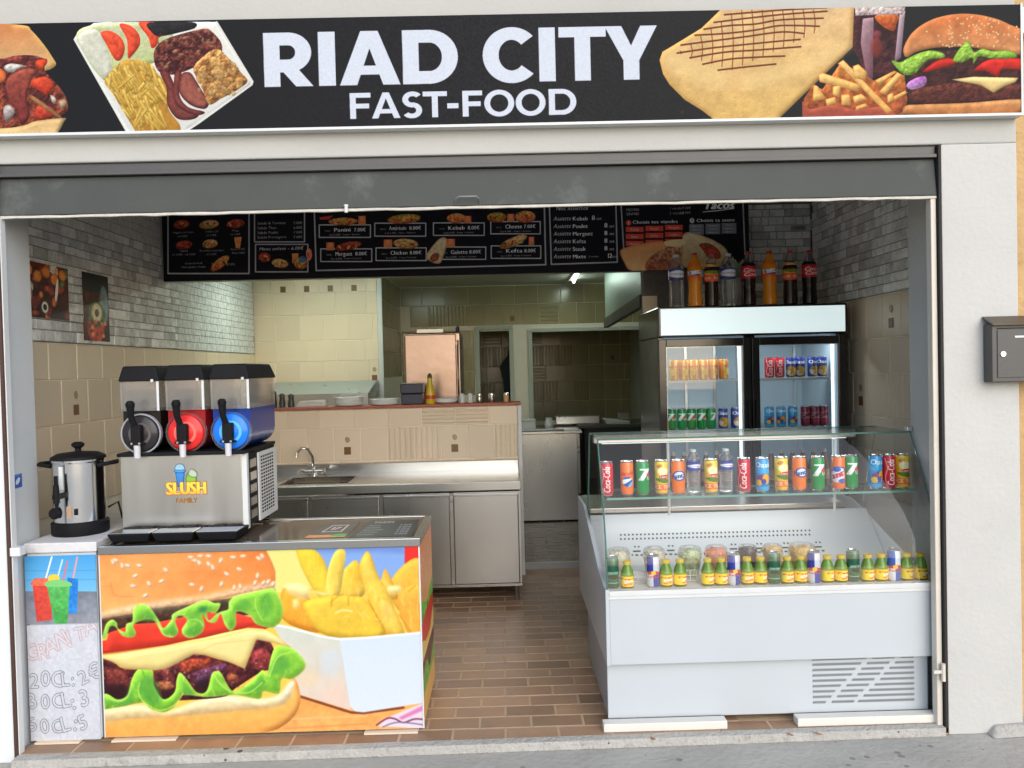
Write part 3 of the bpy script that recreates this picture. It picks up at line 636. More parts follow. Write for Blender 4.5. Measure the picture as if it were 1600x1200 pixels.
for q in (((310, 400), (300, 470), (340, 540), (450, 600), (560, 560), (620, 480)), ((1240, 360), (1300, 220), (1400, 180)), ((990, 470), (1100, 470), (1190, 400)), ((840, 330), (880, 400), (960, 470)), ((60, 500), (150, 535), (225, 500), (255, 385))): cv.line(q, 9, (190, 232, 100), op=.8, smooth=True)
cv.fill([(-20, 120), (60, 95), (500, 40), (900, -30), (1200, -60), (1320, -30), (1200, 20), (800, 80), (500, 135), (150, 190), (-20, 205)], (228, 62, 44), (214, 48, 36), nz=.08, ns=30, smooth=False)
cv.fill([(-20, 205), (150, 192), (500, 132), (800, 66), (1090, 5), (1200, 12), (1290, 60), (1405, 152), (1260, 112), (1150, 90), (1066, 302), (960, 256), (800, 205), (700, 196), (620, 240), (520, 292), (430, 312), (200, 300), (110, 250)], (244, 226, 152), (240, 212, 132), nz=.04, ns=30, smooth=False, edge=3, ecol=(232, 180, 92))
cv.line([(0, 205), (500, 140), (900, 70), (1090, 20), (1200, 25)], 16, (248, 196, 92), op=.6); cv.line([(700, 190), (860, 120), (1150, 88)], 6, (226, 186, 100), op=.7)
cv.use(150, 830, 5.333)
cv.fill([(-60, 700), (300, 660), (640, 620), (1100, 560), (1500, 480), (1500, 700), (1200, 700), (700, 760), (300, 800), (-60, 900)], (64, 62, 44), (84, 44, 34), nz=.4, ns=14, smooth=False)
cv.fill([(60, 1000), (100, 850), (310, 775), (480, 765), (700, 720), (900, 680), (1180, 685), (1300, 720), (1420, 770), (1300, 790), (900, 890), (500, 960)], (232, 66, 48), (226, 58, 40), nz=.06, ns=30, smooth=False)
cv.fill([(-60, 150), (1420, 150), (1470, 250), (1500, 330), (1500, 400), (1492, 470), (1300, 500), (1120, 545), (900, 600), (640, 625), (440, 645), (300, 690), (-60, 745)], (232, 128, 62), (244, 178, 104), g='e', nz=.08, ns=30, smooth=False, edge=4, ecol=(226, 140, 80))
cv.fill([(-60, 700), (300, 620), (640, 570), (900, 540), (1250, 460), (1500, 420), (1492, 480), (1120, 550), (640, 630), (300, 690), (-60, 745)], (242, 214, 182), (250, 226, 190), nz=.25, ns=8, op=.65, soft=6, smooth=False)
cv.only([(-60, 150), (1420, 150), (1470, 250), (1500, 330), (1500, 400), (1492, 470), (1300, 500), (1120, 545), (900, 600), (640, 625), (440, 645), (300, 690), (-60, 745)], False)
for i in range(260): cv.ell(R.uniform(0, 1500), R.uniform(190, 720), R.uniform(3, 14), R.uniform(2, 5), R.choice([(246, 190, 120), (214, 112, 52), (250, 206, 150), (224, 130, 66)]), rot=R.uniform(-30, 30), op=R.uniform(.12, .4), soft=1, rel=None)
cv.fill([(200, 200), (900, 180), (1200, 220), (900, 300), (300, 330)], (250, 196, 130), op=.25, soft=14, rel=None); cv.only()
cv.line([(120, 420), (130, 490), (160, 535), (300, 545)], 6, (212, 110, 56), op=.6, smooth=True)
for x, y, a in [(140, 255, 60), (215, 285, 80), (262, 285, 30), (358, 285, 20), (325, 370, -25), (580, 322, 50), (440, 437, 60), (545, 415, -20), (305, 455, 10), (410, 535, -30), (800, 445, 15), (880, 480, 110), (820, 240, 20), (862, 262, 60), (940, 272, 60), (975, 300, 70), (1042, 242, 110), (1145, 215, 10), (1230, 205, 0), (1092, 355, 40), (1198, 315, 30), (1048, 440, 110), (1155, 470, 95), (1205, 460, 80), (1350, 370, 100), (1330, 430, 110), (1400, 430, 130), (1360, 225, 40), (1390, 205, 60), (160, 240, 20), (790, 215, 10), (870, 205, 0), (940, 205, 10), (1480, 440, 110), (1440, 420, 120)]:
    cv.ell(x, y, 30, 17, (238, 226, 214), rot=a, edge=3, ecol=(222, 168, 120))
upper = [(50, 890), (70, 800), (95, 758), (135, 738), (170, 765), (180, 810), (240, 842), (250, 775), (300, 750), (305, 660), (340, 615), (390, 605), (450, 640), (520, 740), (560, 810), (625, 740), (640, 690), (760, 630), (900, 575), (985, 598), (1040, 605), (1000, 680), (930, 680), (945, 745), (1020, 680), (1105, 650), (1110, 590), (1160, 540), (1250, 520), (1380, 490), (1490, 482), (1560, 620), (1550, 740), (1470, 805), (1340, 775), (1280, 700), (1175, 672), (1170, 780), (1125, 832), (1075, 780), (1040, 690), (1000, 760), (935, 755), (885, 690), (905, 780), (880, 850), (800, 892), (735, 875), (715, 820), (760, 740), (700, 705), (660, 750), (685, 840), (640, 888), (560, 868), (520, 805), (480, 745), (400, 740), (310, 780), (330, 850), (300, 888), (215, 872), (160, 800), (110, 800), (80, 895)]
cv.fill(upper, (132, 198, 60), (118, 186, 58), nz=.3, ns=14, ncol=(160, 216, 84), edge=6, ecol=(178, 222, 90))
ruffle(upper, 170, (40, 1560, 480, 900))
for q in (((380, 740), (430, 650), (500, 740)), ((760, 740), (860, 640), (960, 630), (880, 690), (820, 740)), ((1150, 650), (1250, 560), (1300, 640)), ((1370, 560), (1450, 520), (1480, 640), (1400, 720)), ((560, 840), (640, 780), (660, 850)), ((740, 840), (860, 770), (850, 860))):
    cv.fill(q, (66, 148, 56), op=.5, soft=5, rel=None)
cv.ell(890, 650, 36, 24, (30, 90, 90), op=.6, soft=4, rel=None)
for q in (((1110, 640), (1120, 580), (1180, 545)), ((1330, 560), (1340, 650), (1390, 740)), ((640, 740), (660, 700), (740, 690)), ((520, 750), (560, 860), (640, 880)), ((720, 850), (770, 750), (850, 740), (895, 790))): cv.line(q, 9, (184, 228, 104), op=.8, smooth=True)
cv.use()
cv.use(); cv.noise(.022, 2, 4)
M_freezer_front = pmat('freezer_print', cv, .35, .84, spec=.2, soft=1)

# freezer side print: the burger again, wrapped round the corner
cv = plain_canvas(260, 380, (236, 190, 90))
cv.rect(0, 0, 260, 150, (226, 128, 70), c2=(238, 180, 120)); cv.fill([(0, 120), (120, 150), (260, 130), (260, 190), (0, 190)], (110, 190, 70), nz=.4, ns=10)
cv.fill([(0, 170), (260, 170), (260, 230), (0, 215)], (222, 60, 44)); cv.fill([(0, 205), (140, 240), (260, 200), (260, 250), (130, 290), (0, 240)], (240, 208, 120)); cv.rect(0, 250, 260, 310, (98, 44, 40), nz=.7, ns=9)
cv.fill([(0, 290), (80, 270), (150, 310), (260, 280), (260, 330), (0, 330)], (110, 184, 62), nz=.4, ns=8); cv.rect(0, 325, 260, 380, (240, 184, 96))
for i in range(40): cv.ell(R.uniform(0, 260), R.uniform(5, 110), 4, 2.5, (240, 222, 200), rot=R.uniform(0, 180))
M_freezer_side = pmat('freezer_side_print', cv, .3, .9)

# ---- menu board
MN = dict(x0=-2.225, x1=1.665, z0=2.108, z1=2.62, y=2.148)
cv = photo_canvas(MN['x0'], MN['x1'], MN['z0'], MN['z1'], 480, MN['y'], (22, 22, 27))
WH = (205, 205, 205); GR = (150, 150, 155)
def food(x, y, rx, ry, kind, rot=-6):
    c = {'bun': ((205, 145, 80), (150, 70, 45)), 'red': ((170, 70, 52), (110, 40, 36)), 'nug': ((205, 165, 110), (140, 90, 50)), 'wrap': ((206, 190, 150), (120, 70, 45)), 'green': ((150, 140, 60), (150, 70, 40)), 'cup': ((205, 110, 60), (150, 60, 40))}[kind]
    cv.ell(x, y, rx, ry, c[0], rot=rot, c2=c[1], nz=.5, ns=5, edge=2)
    for i in range(7): cv.ell(x + R.uniform(-.7, .7) * rx, y + R.uniform(-.3, .6) * ry, rx * .16, ry * .2, R.choice([(190, 80, 50), (220, 160, 90), (90, 40, 34), (120, 140, 60)]), rot=R.uniform(0, 180), op=.8)
def drink(x, y, w_=10, h_=15):
    cv.rect(x, y, x + w_, y + h_, (196, 92, 62), c2=(180, 120, 70)); cv.rect(x + w_ * .25, y + 2, x + w_ * .75, y + h_ * .6, (214, 130, 90))
cv.use(250, 310, 6.4)
cv.frame(80, 120, 890, 752, 14, GR)
for x, y, k, rx in ((215, 262, 'red', 80), (490, 262, 'nug', 100), (755, 255, 'red', 92), (240, 468, 'red', 85), (500, 455, 'nug', 78)): food(x, y, rx, 46, k)
cv.fill([(740, 390), (818, 385), (800, 500), (760, 500)], (205, 130, 70), smooth=False, nz=.3)
food(600, 650, 115, 45, 'bun', -38)
for i, (x, y, st) in enumerate([(232, 348, 'Nuggets de Poulet'), (225, 388, 'x6 5.00\u20ac'), (515, 340, 'Tenders (4)'), (515, 378, 'x4 5.00\u20ac'), (755, 330, 'Wings'), (755, 368, 'x6 5.00\u20ac'), (240, 535, 'Falafel'), (240, 570, 'x4 4.00\u20ac - x6 5.00\u20ac'), (520, 530, 'Bouch\u00e9es camembert'), (515, 568, 'x6 5.00\u20ac'), (780, 518, 'Frites 2.50\u20ac'), (785, 555, 'Maxi 4.00\u20ac'), (335, 658, 'Sandwich froid'), (335, 695, 'Thon, Jambon, Poulet'), (720, 668, '5.00\u20ac')]):
    cv.text(st, x, y, 19, WH, al='c', op=.85)
cv.frame(945, 60, 1445, 435, 13, GR); cv.frame(955, 460, 1478, 735, 13, GR)
for i, (a, b) in enumerate((('Salade & Tomates', '5.00'), ('Salade Thon', '6.00'), ('Salade Poulet', '7.00'), ('Salade Fromagerie', '7.00'))): cv.text(a, 975, 262 + i * 47, 26, WH, op=.9); cv.text(b + '\u20ac', 1335, 258 + i * 47, 26, WH, op=.9)
cv.text('Menu enfant - 6.00\u20ac', 990, 522, 32, WH, ital=.2, fit=440)
food(1045, 590, 62, 50, 'red', 0); food(1200, 650, 85, 46, 'nug', 10); cv.rect(1320, 550, 1385, 650, (200, 140, 80), c2=(170, 90, 50)); food(1410, 650, 70, 60, 'green', 0); cv.ell(1490, 560, 30, 60, (196, 110, 90), nz=.4); cv.ell(1425, 610, 40, 35, (70, 100, 140), op=.8)
cv.use(480, 310, 6.4)
cv.line([(68, 40), (90, 722), (1200, 695), (2385, 663), (2370, 40)], 15, GR)
BX = [(120, 265, 632, 390, 'Panini', '7.00\u20ac'), (675, 248, 1185, 378, 'Am\u00e9ricain', '8.00\u20ac'), (1262, 245, 1770, 370, 'Kebab', '8.00\u20ac'), (1835, 232, 2330, 355, 'Cheese', '7.00\u20ac'), (135, 505, 645, 632, 'Merguez', '8.00\u20ac'), (688, 495, 1190, 622, 'Chicken', '8.00\u20ac'), (1290, 487, 1785, 610, 'Galette', '8.00\u20ac'), (1840, 475, 2335, 600, 'Kefta', '8.00\u20ac')]
for x0, y0, x1, y1, nme, pr in BX:
    cv.frame(x0, y0, x1, y1, 11, (170, 170, 172)); cx = (x0 + x1) / 2
    cv.text('MENU', x0 + 55, y0 + 68, 15, WH, op=.8); cv.text(nme, x0 + 145, y0 + 70, 40, WH, bold=1, fit=170); cv.text(pr, x1 - 165, y0 + 66, 36, WH, bold=1, fit=120)
    cv.text('Seul 6.00\u20ac - frites + boisson', cx, y0 + 105, 18, WH, al='c', op=.85)
food(360, 232, 150, 40, 'bun', 0); drink(510, 175, 75, 90); cv.fill([(120, 190), (260, 170), (220, 210), (130, 215)], (170, 60, 55), smooth=False)
food(970, 205, 170, 48, 'green', -3); food(1490, 200, 95, 52, 'bun', 0); drink(1570, 175, 70, 75); food(1895, 190, 100, 52, 'green', 0); drink(2000, 155, 70, 80); food(2180, 185, 105, 62, 'bun', 0)
drink(190, 440, 80, 80); food(410, 478, 135, 42, 'red', -10); drink(765, 412, 85, 82); food(985, 455, 130, 52, 'nug', 5)
cv.fill([(1320, 405), (1400, 420), (1350, 620), (1290, 655), (1200, 610), (1190, 560)], (205, 186, 150), (180, 150, 110), nz=.2, ns=6, edge=4); cv.ell(1275, 590, 55, 38, (120, 70, 50), rot=-40, nz=.6, ns=4); drink(1392, 405, 85, 85)
food(2060, 435, 150, 46, 'nug', -22); drink(2215, 385, 55, 80)
cv.use(720, 310, 6.4)
cv.line([(885, 60), (905, 660), (1565, 638), (1550, 40)], 14, GR)
cv.text('Nos assiettes', 950, 120, 40, WH, ital=.2)
for i, (a, p_) in enumerate((('Kebab', '8'), ('Poulet', '8'), ('Merguez', '8'), ('Kefta', '8'), ('Steak', '8'), ('Mixte', '12'))):
    y = 222 + i * 76; cv.text('Assiette', 925, y, 42, WH, ital=.35, fit=175); cv.text(a, 1118, y, 40, WH, bold=1)
    px_ = 1310 if i == 0 else 1435; cv.text(p_, px_ + (25 if i == 5 else 0), y - 6, 46, WH, bold=1); cv.text('.00\u20ac', px_ + (70 if i == 5 else 42), y - 6, 22, WH)
cv.text('2 viandes', 1280, 590, 18, WH)
cv.use(950, 310, 6.4)
cv.line([(130, 60), (160, 560)], 13, GR); cv.line([(1348, 20), (1370, 560)], 13, GR)
for x, y, st in ((180, 128, 'MOYEN'), (180, 168, 'GRAND'), (615, 112, '1 viande'), (740, 108, '7.00\u20ac'), (615, 160, '2 viandes'), (740, 156, '8.50\u20ac')): cv.text(st, x, y, 26, WH, op=.85)
cv.text('Tacos', 950, 108, 82, (225, 225, 225), ital=.3, bold=2, fit=310); cv.line([(950, 135), (1100, 122), (1260, 100)], 8, WH, smooth=True)
cv.ell(205, 245, 28, 28, (190, 70, 50)); cv.text('Choisis tes viandes', 245, 255, 34, WH, bold=1, fit=455); cv.ell(840, 222, 24, 26, WH); cv.text('2', 828, 238, 34, (20, 20, 24), bold=1); cv.text('1', 195, 262, 34, WH, bold=1); cv.text('Choisis ta sauce', 885, 238, 34, WH, bold=1, fit=385)
for r_ in range(3):
    for c_ in range(3):
        x, y = 178 + c_ * 196, 285 + r_ * 70 - c_ * 10; cv.rect(x, y, x + 178, y + 52, (188, 72, 58)); cv.text(['Kebab', 'Poulet', 'Merguez', 'Steak', 'Kefta', 'Tenders', 'Nuggets', 'Cordon', 'Falafel'][r_ * 3 + c_], x + 89, y + 38, 22, (230, 190, 180), al='c')
for c_ in range(3):
    x = 812 + c_ * 162; cv.rect(x, 258 - c_ * 6, x + 148, 365 - c_ * 6, (104, 106, 112))
    for k_ in range(3): cv.text(['Alg\u00e9rienne', 'Samoura\u00ef'.replace('\u00ef', 'i'), 'Blanche', 'Mayonnaise', 'Ketchup', 'Barbecue', 'Curry', 'Andalouse', 'Harissa'][c_ * 3 + k_], x + 74, 285 - c_ * 6 + k_ * 34, 16, (190, 190, 194), al='c')
cv.fill([(118, 535), (180, 490), (400, 440), (560, 430), (600, 500), (560, 640), (380, 720), (220, 720), (160, 640)], (206, 138, 84), (190, 156, 112), nz=.1, ns=12, edge=5, ecol=(160, 110, 70))
cv.fill([(370, 680), (430, 580), (560, 500), (720, 470), (760, 560), (700, 680), (560, 730), (420, 730)], (196, 160, 120), (150, 90, 64), nz=.7, ns=7, ncol=(110, 50, 40))
cv.fill([(760, 350), (900, 360), (1080, 430), (1190, 520), (1180, 640), (1050, 700), (760, 690), (740, 520)], (206, 188, 150), (176, 146, 104), nz=.15, ns=10, edge=4)
cv.fill([(910, 460), (1010, 450), (1110, 520), (1120, 600), (1010, 600), (950, 520)], (120, 60, 48), nz=.7, ns=5, ncol=(180, 80, 50)); cv.ell(1035, 535, 46, 26, (196, 70, 48), nz=.4); cv.fill([(570, 430), (760, 410), (750, 470), (600, 480)], (214, 190, 140))
cv.use(); cv.noise(.04, 2, 9)
M_menu = pmat('menu_print', cv, .6, 2.1, spec=.1)

# ---- small prints
cv = photo_canvas(-1.99, -1.666, .485, .765, 900, .097, (90, 170, 222))       # slush poster
cv.use(0, 830, 3.43)
cv.rect(60, 120, 560, 330, (74, 160, 220), c2=(120, 190, 232)); cv.rect(60, 325, 560, 520, (120, 126, 140), c2=(146, 148, 158), nz=.2, ns=30)
for y in (215, 265): cv.line([(60, y), (560, y - 5)], 4, (54, 130, 196), op=.5)
for a, b, c in (((250, 140), (215, 250), (235, 240, 240)), ((315, 155), (285, 250), (200, 225, 240)), ((345, 165), (318, 270), (225, 120, 120)), ((405, 140), (378, 260), (235, 160, 160))): cv.line([a, b], 10, c)
cv.fill([(345, 250), (410, 258), (402, 445), (352, 445)], (36, 120, 206), (50, 140, 220), smooth=False, nz=.2)
cv.fill([(130, 270), (150, 255), (240, 260), (250, 480), (158, 490)], (226, 78, 60), (206, 70, 60), smooth=False, nz=.15); cv.fill([(128, 272), (160, 255), (235, 258), (232, 290), (130, 295)], (232, 112, 84), nz=.2)
cv.ell(262, 256, 36, 24, (240, 206, 70)); cv.fill([(218, 285), (360, 285), (344, 498), (266, 500)], (96, 188, 96), (70, 168, 78), smooth=False, nz=.2, ns=10); cv.fill([(216, 275), (290, 262), (365, 278), (358, 298), (222, 300)], (130, 205, 122))
M_slush_poster = pmat('slush_poster_print', cv, .3, .85)

cv = photo_canvas(-1.99, -1.672, .008, .484, 900, .097, (208, 210, 218))        # handwritten prices
cv.use(0, 830, 3.43)
def outline(st, x, y, h, c, wd, rot=0, fit=None):
    for dx, dy in ((-wd, 0), (wd, 0), (0, wd), (0, -wd), (-wd * .7, wd * .7), (wd * .7, -wd * .7)): cv.text(st, x + dx, y + dy, h, c, rot=rot, fit=fit)
    cv.text(st, x, y, h, (208, 210, 218), rot=rot, fit=fit)
def scrawl(st, x, y, h, c, wd, step, slope):
    for i, ch in enumerate(st):
        outline(ch, x + i * step + R.uniform(-5, 5), y - i * step * slope + R.uniform(-8, 8), h * R.uniform(.86, 1.1), c, wd, rot=R.uniform(-14, 10) - slope * 40)
scrawl('GRANITA', 106, 712, 88, (204, 160, 160), 4.2, 57, .42)
for y, a, b in ((838, '20CL:', '2\u20ac'), (962, '30CL:', '3'), (1085, '50CL:', '5')):
    scrawl(a, 116, y, 84, (128, 128, 136), 4, 63, .04); scrawl(b, 420, y - 14, 84, (128, 128, 136), 4, 62, .3)
for i in range(90): cv.ell(R.uniform(100, 530), R.uniform(520, 1110), R.uniform(3, 40), R.uniform(1, 3), (182, 182, 192), rot=R.uniform(-80, 80), op=R.uniform(.1, .35), soft=1)
cv.noise(.05, 10, 6)
M_prices = pmat('price_sheet_print', cv, .5, .82)

def wall_poster(q, seed, kind):
    u0 = min(p[0] for p in q); u1 = max(p[0] for p in q); v0 = min(p[1] for p in q); v1 = max(p[1] for p in q)
    c = Cv(u0, u1, v0, v1, 420, None, (60, 28, 26)); rr = random.Random(seed)
    c.rect(u0, v0, u1, v1, (110, 44, 34), c2=(60, 30, 26), nz=.7, ns=16, ncol=(30, 20, 20)); c.kb = c.k = 420.0
    U = lambda a: u0 + (u1 - u0) * a
    V = lambda a: v0 + (v1 - v0) * a
    if kind == 0:
        for i in range(26): c.ell(U(rr.random()), V(rr.random()), rr.uniform(.015, .045), rr.uniform(.012, .03), rr.choice([(205, 110, 56), (180, 70, 50), (120, 46, 40), (220, 170, 120), (90, 110, 60), (215, 205, 190)]), rot=rr.uniform(0, 180), nz=.4, ns=5, edge=3, op=.9)
        for i in range(5): c.ell(U(.2 + .17 * i), V(.85 - .1 * (i % 2)), .035, .03, (214, 128, 62), nz=.3, ns=5, edge=3)
        c.ell(U(.18), V(.38), .035, .05, (196, 110, 90), rot=20, edge=3); c.ell(U(.5), V(.2), .03, .03, (226, 220, 200), edge=3); c.ell(U(.5), V(.2), .016, .016, (40, 30, 26))
        c.ell(U(.75), V(.55), .012, .06, (225, 215, 205), rot=12)
    else:
        c.rect(u0, V(.72), u1, v1, (34, 30, 32)); c.ell(U(.8), V(.55), .05, .11, (120, 150, 155), op=.8, nz=.3, soft=2); c.ell(U(.45), V(.2), .095, .09, (170, 62, 46), nz=.4, ns=6, edge=5)
        c.ell(U(.5), V(.4), .09, .07, (70, 92, 46), nz=.5, ns=6); c.ell(U(.5), V(.42), .06, .055, (206, 186, 140), edge=4, nz=.2); c.ell(U(.5), V(.42), .022, .022, (60, 40, 30))
        for i in range(14): c.ell(U(rr.uniform(.15, .85)), V(rr.uniform(.08, .3)), .016, .012, rr.choice([(200, 90, 60), (220, 150, 110), (120, 36, 30)]), op=.8)
    return c
P1 = [AX(47, 408, -2.247)[1:], AX(103, 423, -2.247)[1:], AX(104, 501, -2.247)[1:]]
P1 = dict(y0=P1[0][0] - .12, y1=P1[1][0], z0=P1[2][1], z1=P1[0][1])
P2 = [AX(126, 424, -2.247)[1:], AX(166, 435, -2.247)[1:], AX(167, 534, -2.247)[1:]]
P2 = dict(y0=P2[0][0], y1=P2[1][0], z0=P2[2][1], z1=P2[0][1])
M_poster_a = pmat('kebab_poster_print', wall_poster([(P1['y0'], P1['z0']), (P1['y1'], P1['z1'])], 3, 0), .4, 1.7)
M_poster_b = pmat('burger_poster_print', wall_poster([(P2['y0'], P2['z0']), (P2['y1'], P2['z1'])], 4, 1), .4, 1.6)

cv = plain_canvas(300, 270, (196, 190, 180)); cv.key = (196, 190, 180)                                    # slush badge
cv.fill([(78, 60), (142, 60), (132, 150), (92, 150)], (60, 140, 205), (40, 110, 190), smooth=False, edge=5, ecol=(20, 60, 110)); cv.ell(110, 52, 42, 12, (70, 150, 215), edge=3, ecol=(20, 60, 110)); cv.fill([(76, 45), (90, 10), (130, 10), (144, 45)], (150, 190, 205), edge=4, ecol=(20, 60, 110))
cv.ell(185, 105, 38, 50, (130, 180, 60), edge=5, ecol=(30, 60, 30)); cv.fill([(165, 80), (185, 40), (225, 60), (220, 95)], (200, 210, 180), edge=4, ecol=(30, 60, 30))
for dx, dy in ((-4, 0), (4, 0), (0, 4), (0, -4), (3, 3), (-3, 3)): cv.text('SLUSH', 14 + dx, 196 + dy, 78, (160, 74, 28), fit=272, bold=3)
cv.text('SLUSH', 14, 196, 78, (240, 205, 70), fit=272, bold=3); cv.fill([(20, 175), (280, 175), (280, 196), (20, 196)], (226, 140, 50), op=.35, smooth=False)
cv.text('FAMILY', 76, 250, 32, (150, 96, 24), fit=150, bold=2)
M_logo = pmat('slush_badge_print', cv, .35)

cv = plain_canvas(120, 120, (44, 92, 176)); cv.ell(60, 62, 34, 22, (225, 230, 240), rot=-40); cv.ell(80, 40, 16, 10, (225, 230, 240), rot=30); cv.line([(10, 12), (110, 12)], 8, (90, 140, 210))
M_sticker = pmat('blue_sticker_print', cv, .3)
cv = plain_canvas(240, 220, (40, 38, 40)); cv.text('TARIFS', 30, 40, 22, (196, 196, 196))
for i in range(5): cv.text(['Glaces', 'Sorbets', 'B\u00e2tonnets'.replace('\u00e2', 'a'), 'Cornets', 'Coupes'][i], 24, 80 + i * 28, 15, (170, 170, 170)); cv.text('2.00\u20ac', 170, 80 + i * 28, 15, (190, 190, 190))
M_card = pmat('price_card_print', cv, .4, 1.6)
cv = plain_canvas(200, 240, (66, 54, 50)); cv.frame(50, 40, 150, 150, 8, (190, 170, 165)); cv.text('17', 68, 118, 50, (200, 180, 176), bold=1); cv.rect(0, 200, 200, 240, (196, 120, 70)); cv.ell(170, 210, 50, 22, (80, 140, 70))
M_card2 = pmat('leaflet_print', cv, .4, 1.6)

# drink labels; the centre of each canvas faces the camera
def can_label(kind):
    c = plain_canvas(192, 160, {'cola': (204, 32, 44), 'orange': (240, 120, 38), 'orange_bold': (236, 112, 40), 'swirl': (240, 118, 34), 'lime': (20, 142, 62), 'tea': (238, 190, 40), 'tropical': (44, 140, 205), 'sparkling': (14, 84, 62), 'energy': (200, 204, 214), 'energy_light': (214, 222, 236), 'juice': (246, 214, 30), 'mineral': (60, 78, 160), 'punch': (120, 20, 50), 'blue_fruit': (44, 64, 150), 'orange_tea': (226, 130, 60)}[kind]); W = (240, 240, 240)
    c.seed = len(kind)
    if kind == 'cola': c.text('Coca-Cola', 104, 148, 34, W, rot=-90, fit=132, ital=.2, bold=1); c.line([(60, 10), (72, 60), (62, 110), (74, 155)], 5, (228, 150, 150), smooth=True)
    if kind in ('orange', 'orange_bold'):
        c.ell(98, 72, 32, 26, (40, 70, 150)); c.ell(98, 72, 25, 20, (214, 224, 240)); c.text('Fanta', 97, 84, 24, (28, 56, 140), al='c', bold=2, rot=-8)
        if kind == 'orange_bold': c.ell(90, 92, 40, 34, (225, 226, 240), rot=-30); c.ell(84, 60, 20, 14, (40, 90, 190)); c.text('Fanta', 92, 102, 34, (210, 60, 60), al='c', bold=3, rot=-20); c.ell(110, 120, 18, 12, (60, 100, 190))
        for i in range(16): c.ell(R.uniform(50, 150), R.uniform(100, 155), 3, 3, (250, 160, 60), op=.7)
    if kind == 'swirl': c.ell(92, 96, 26, 26, (40, 90, 180)); c.fill([(68, 88), (90, 82), (118, 80), (96, 96), (72, 108)], W); c.text('Mirinda', 94, 64, 22, (200, 60, 70), al='c', bold=2, rot=-12, fit=66); c.fill([(100, 110), (120, 92), (116, 112), (96, 124)], (120, 180, 220))
    if kind == 'lime': c.text('7', 88, 92, 64, W, al='c', bold=4, ital=.2); c.ell(116, 64, 12, 12, (214, 60, 46)); c.text('UP', 124, 88, 18, W, al='c', bold=1); [c.line([(x, 0), (x + 10, 160)], 2, (60, 180, 90), op=.5) for x in (54, 70, 130, 142)]
    if kind == 'tea': c.fill([(48, 0), (150, 0), (150, 36), (100, 52), (48, 40)], (244, 206, 60)); c.ell(98, 50, 30, 20, (250, 240, 180)); c.ell(104, 76, 26, 10, (206, 50, 40)); c.text('Lipton', 104, 81, 11, W, al='c', bold=1); c.fill([(58, 88), (100, 84), (146, 100), (100, 108)], (90, 130, 40)); c.rect(0, 114, 192, 144, (240, 120, 60)); c.text('ICE TEA', 98, 136, 18, (252, 236, 190), al='c', bold=1); c.ell(80, 22, 16, 9, (206, 130, 40), rot=-20)
    if kind == 'tropical': c.rect(0, 0, 192, 70, (50, 156, 220), c2=(60, 170, 225)); c.text('Oasis', 100, 40, 26, W, al='c', bold=1); c.ell(88, 104, 24, 26, (120, 60, 120)); c.ell(112, 98, 18, 26, (240, 170, 40)); c.ell(76, 118, 16, 16, (236, 190, 60)); c.ell(100, 112, 12, 14, (60, 70, 160)); c.rect(0, 138, 192, 160, (70, 170, 220))
    if kind == 'sparkling': c.fill([(70, 70), (126, 70), (140, 100), (98, 132), (58, 100)], (20, 100, 74)); c.ell(98, 98, 26, 12, (10, 40, 34)); c.text('perrier', 98, 82, 16, (190, 220, 205), al='c', fit=60, bold=1); c.line([(60, 130), (136, 130)], 4, (150, 190, 176)); c.rect(0, 0, 192, 12, (40, 120, 100))
    if kind in ('energy', 'energy_light'):
        a, b = ((36, 58, 160), (206, 210, 220)) if kind == 'energy' else ((60, 100, 190), (226, 232, 242))
        c.rect(0, 0, 96, 82, a); c.rect(96, 0, 192, 82, b); c.rect(0, 82, 96, 160, b); c.rect(96, 82, 192, 160, a); c.ell(82, 84, 22, 9, (206, 40, 50), rot=-14); c.ell(112, 84, 22, 9, (206, 40, 50), rot=14); c.ell(97, 84, 12, 12, (240, 190, 50)); c.text('RedBull', 97, 110, 14, (206, 40, 50), al='c', bold=1, fit=64)
    if kind == 'juice': c.ell(112, 84, 26, 40, (246, 226, 170), nz=.2); c.ell(120, 104, 16, 20, (228, 150, 120), nz=.3); c.ell(98, 116, 12, 14, (232, 140, 60), nz=.3); c.text('Pago', 108, 50, 26, (200, 50, 40), al='c', bold=2, rot=-6); c.rect(0, 146, 192, 160, (90, 36, 30)); c.rect(0, 0, 192, 10, (206, 166, 40))
    if kind == 'mineral': c.fill([(60, 76), (100, 46), (146, 78), (100, 112)], (232, 234, 244)); c.text('Cristaline', 102, 86, 16, (60, 70, 150), al='c', fit=62); c.ell(112, 84, 10, 8, (206, 70, 90)); c.rect(0, 0, 192, 14, (40, 52, 130))
    if kind == 'punch': c.text('Cherry', 92, 60, 26, (220, 140, 160), al='c', rot=-20, ital=.2); c.ell(96, 110, 34, 22, (160, 40, 70)); c.text('Coke', 96, 96, 26, (226, 190, 200), al='c', ital=.2)
    if kind == 'blue_fruit': c.ell(96, 110, 40, 40, (206, 160, 60), nz=.4); c.text('Oasis', 96, 50, 28, W, al='c', bold=2); c.ell(76, 120, 16, 20, (220, 210, 200))
    if kind == 'orange_tea': [c.rect(x, 0, x + 16, 160, (240, 210, 110)) for x in (70, 110)]; c.text('Lipton', 96, 60, 20, (206, 60, 40), al='c', bold=1); c.ell(96, 100, 20, 26, (236, 190, 90))
    c.noise(.03, 3, 5); return c
KINDS = ('cola', 'orange', 'orange_bold', 'swirl', 'lime', 'tea', 'tropical', 'sparkling', 'energy', 'energy_light', 'juice', 'mineral', 'punch', 'blue_fruit', 'orange_tea')
M_label = {k: pmat('label_' + k, can_label(k), .25, coat=.3) for k in KINDS}
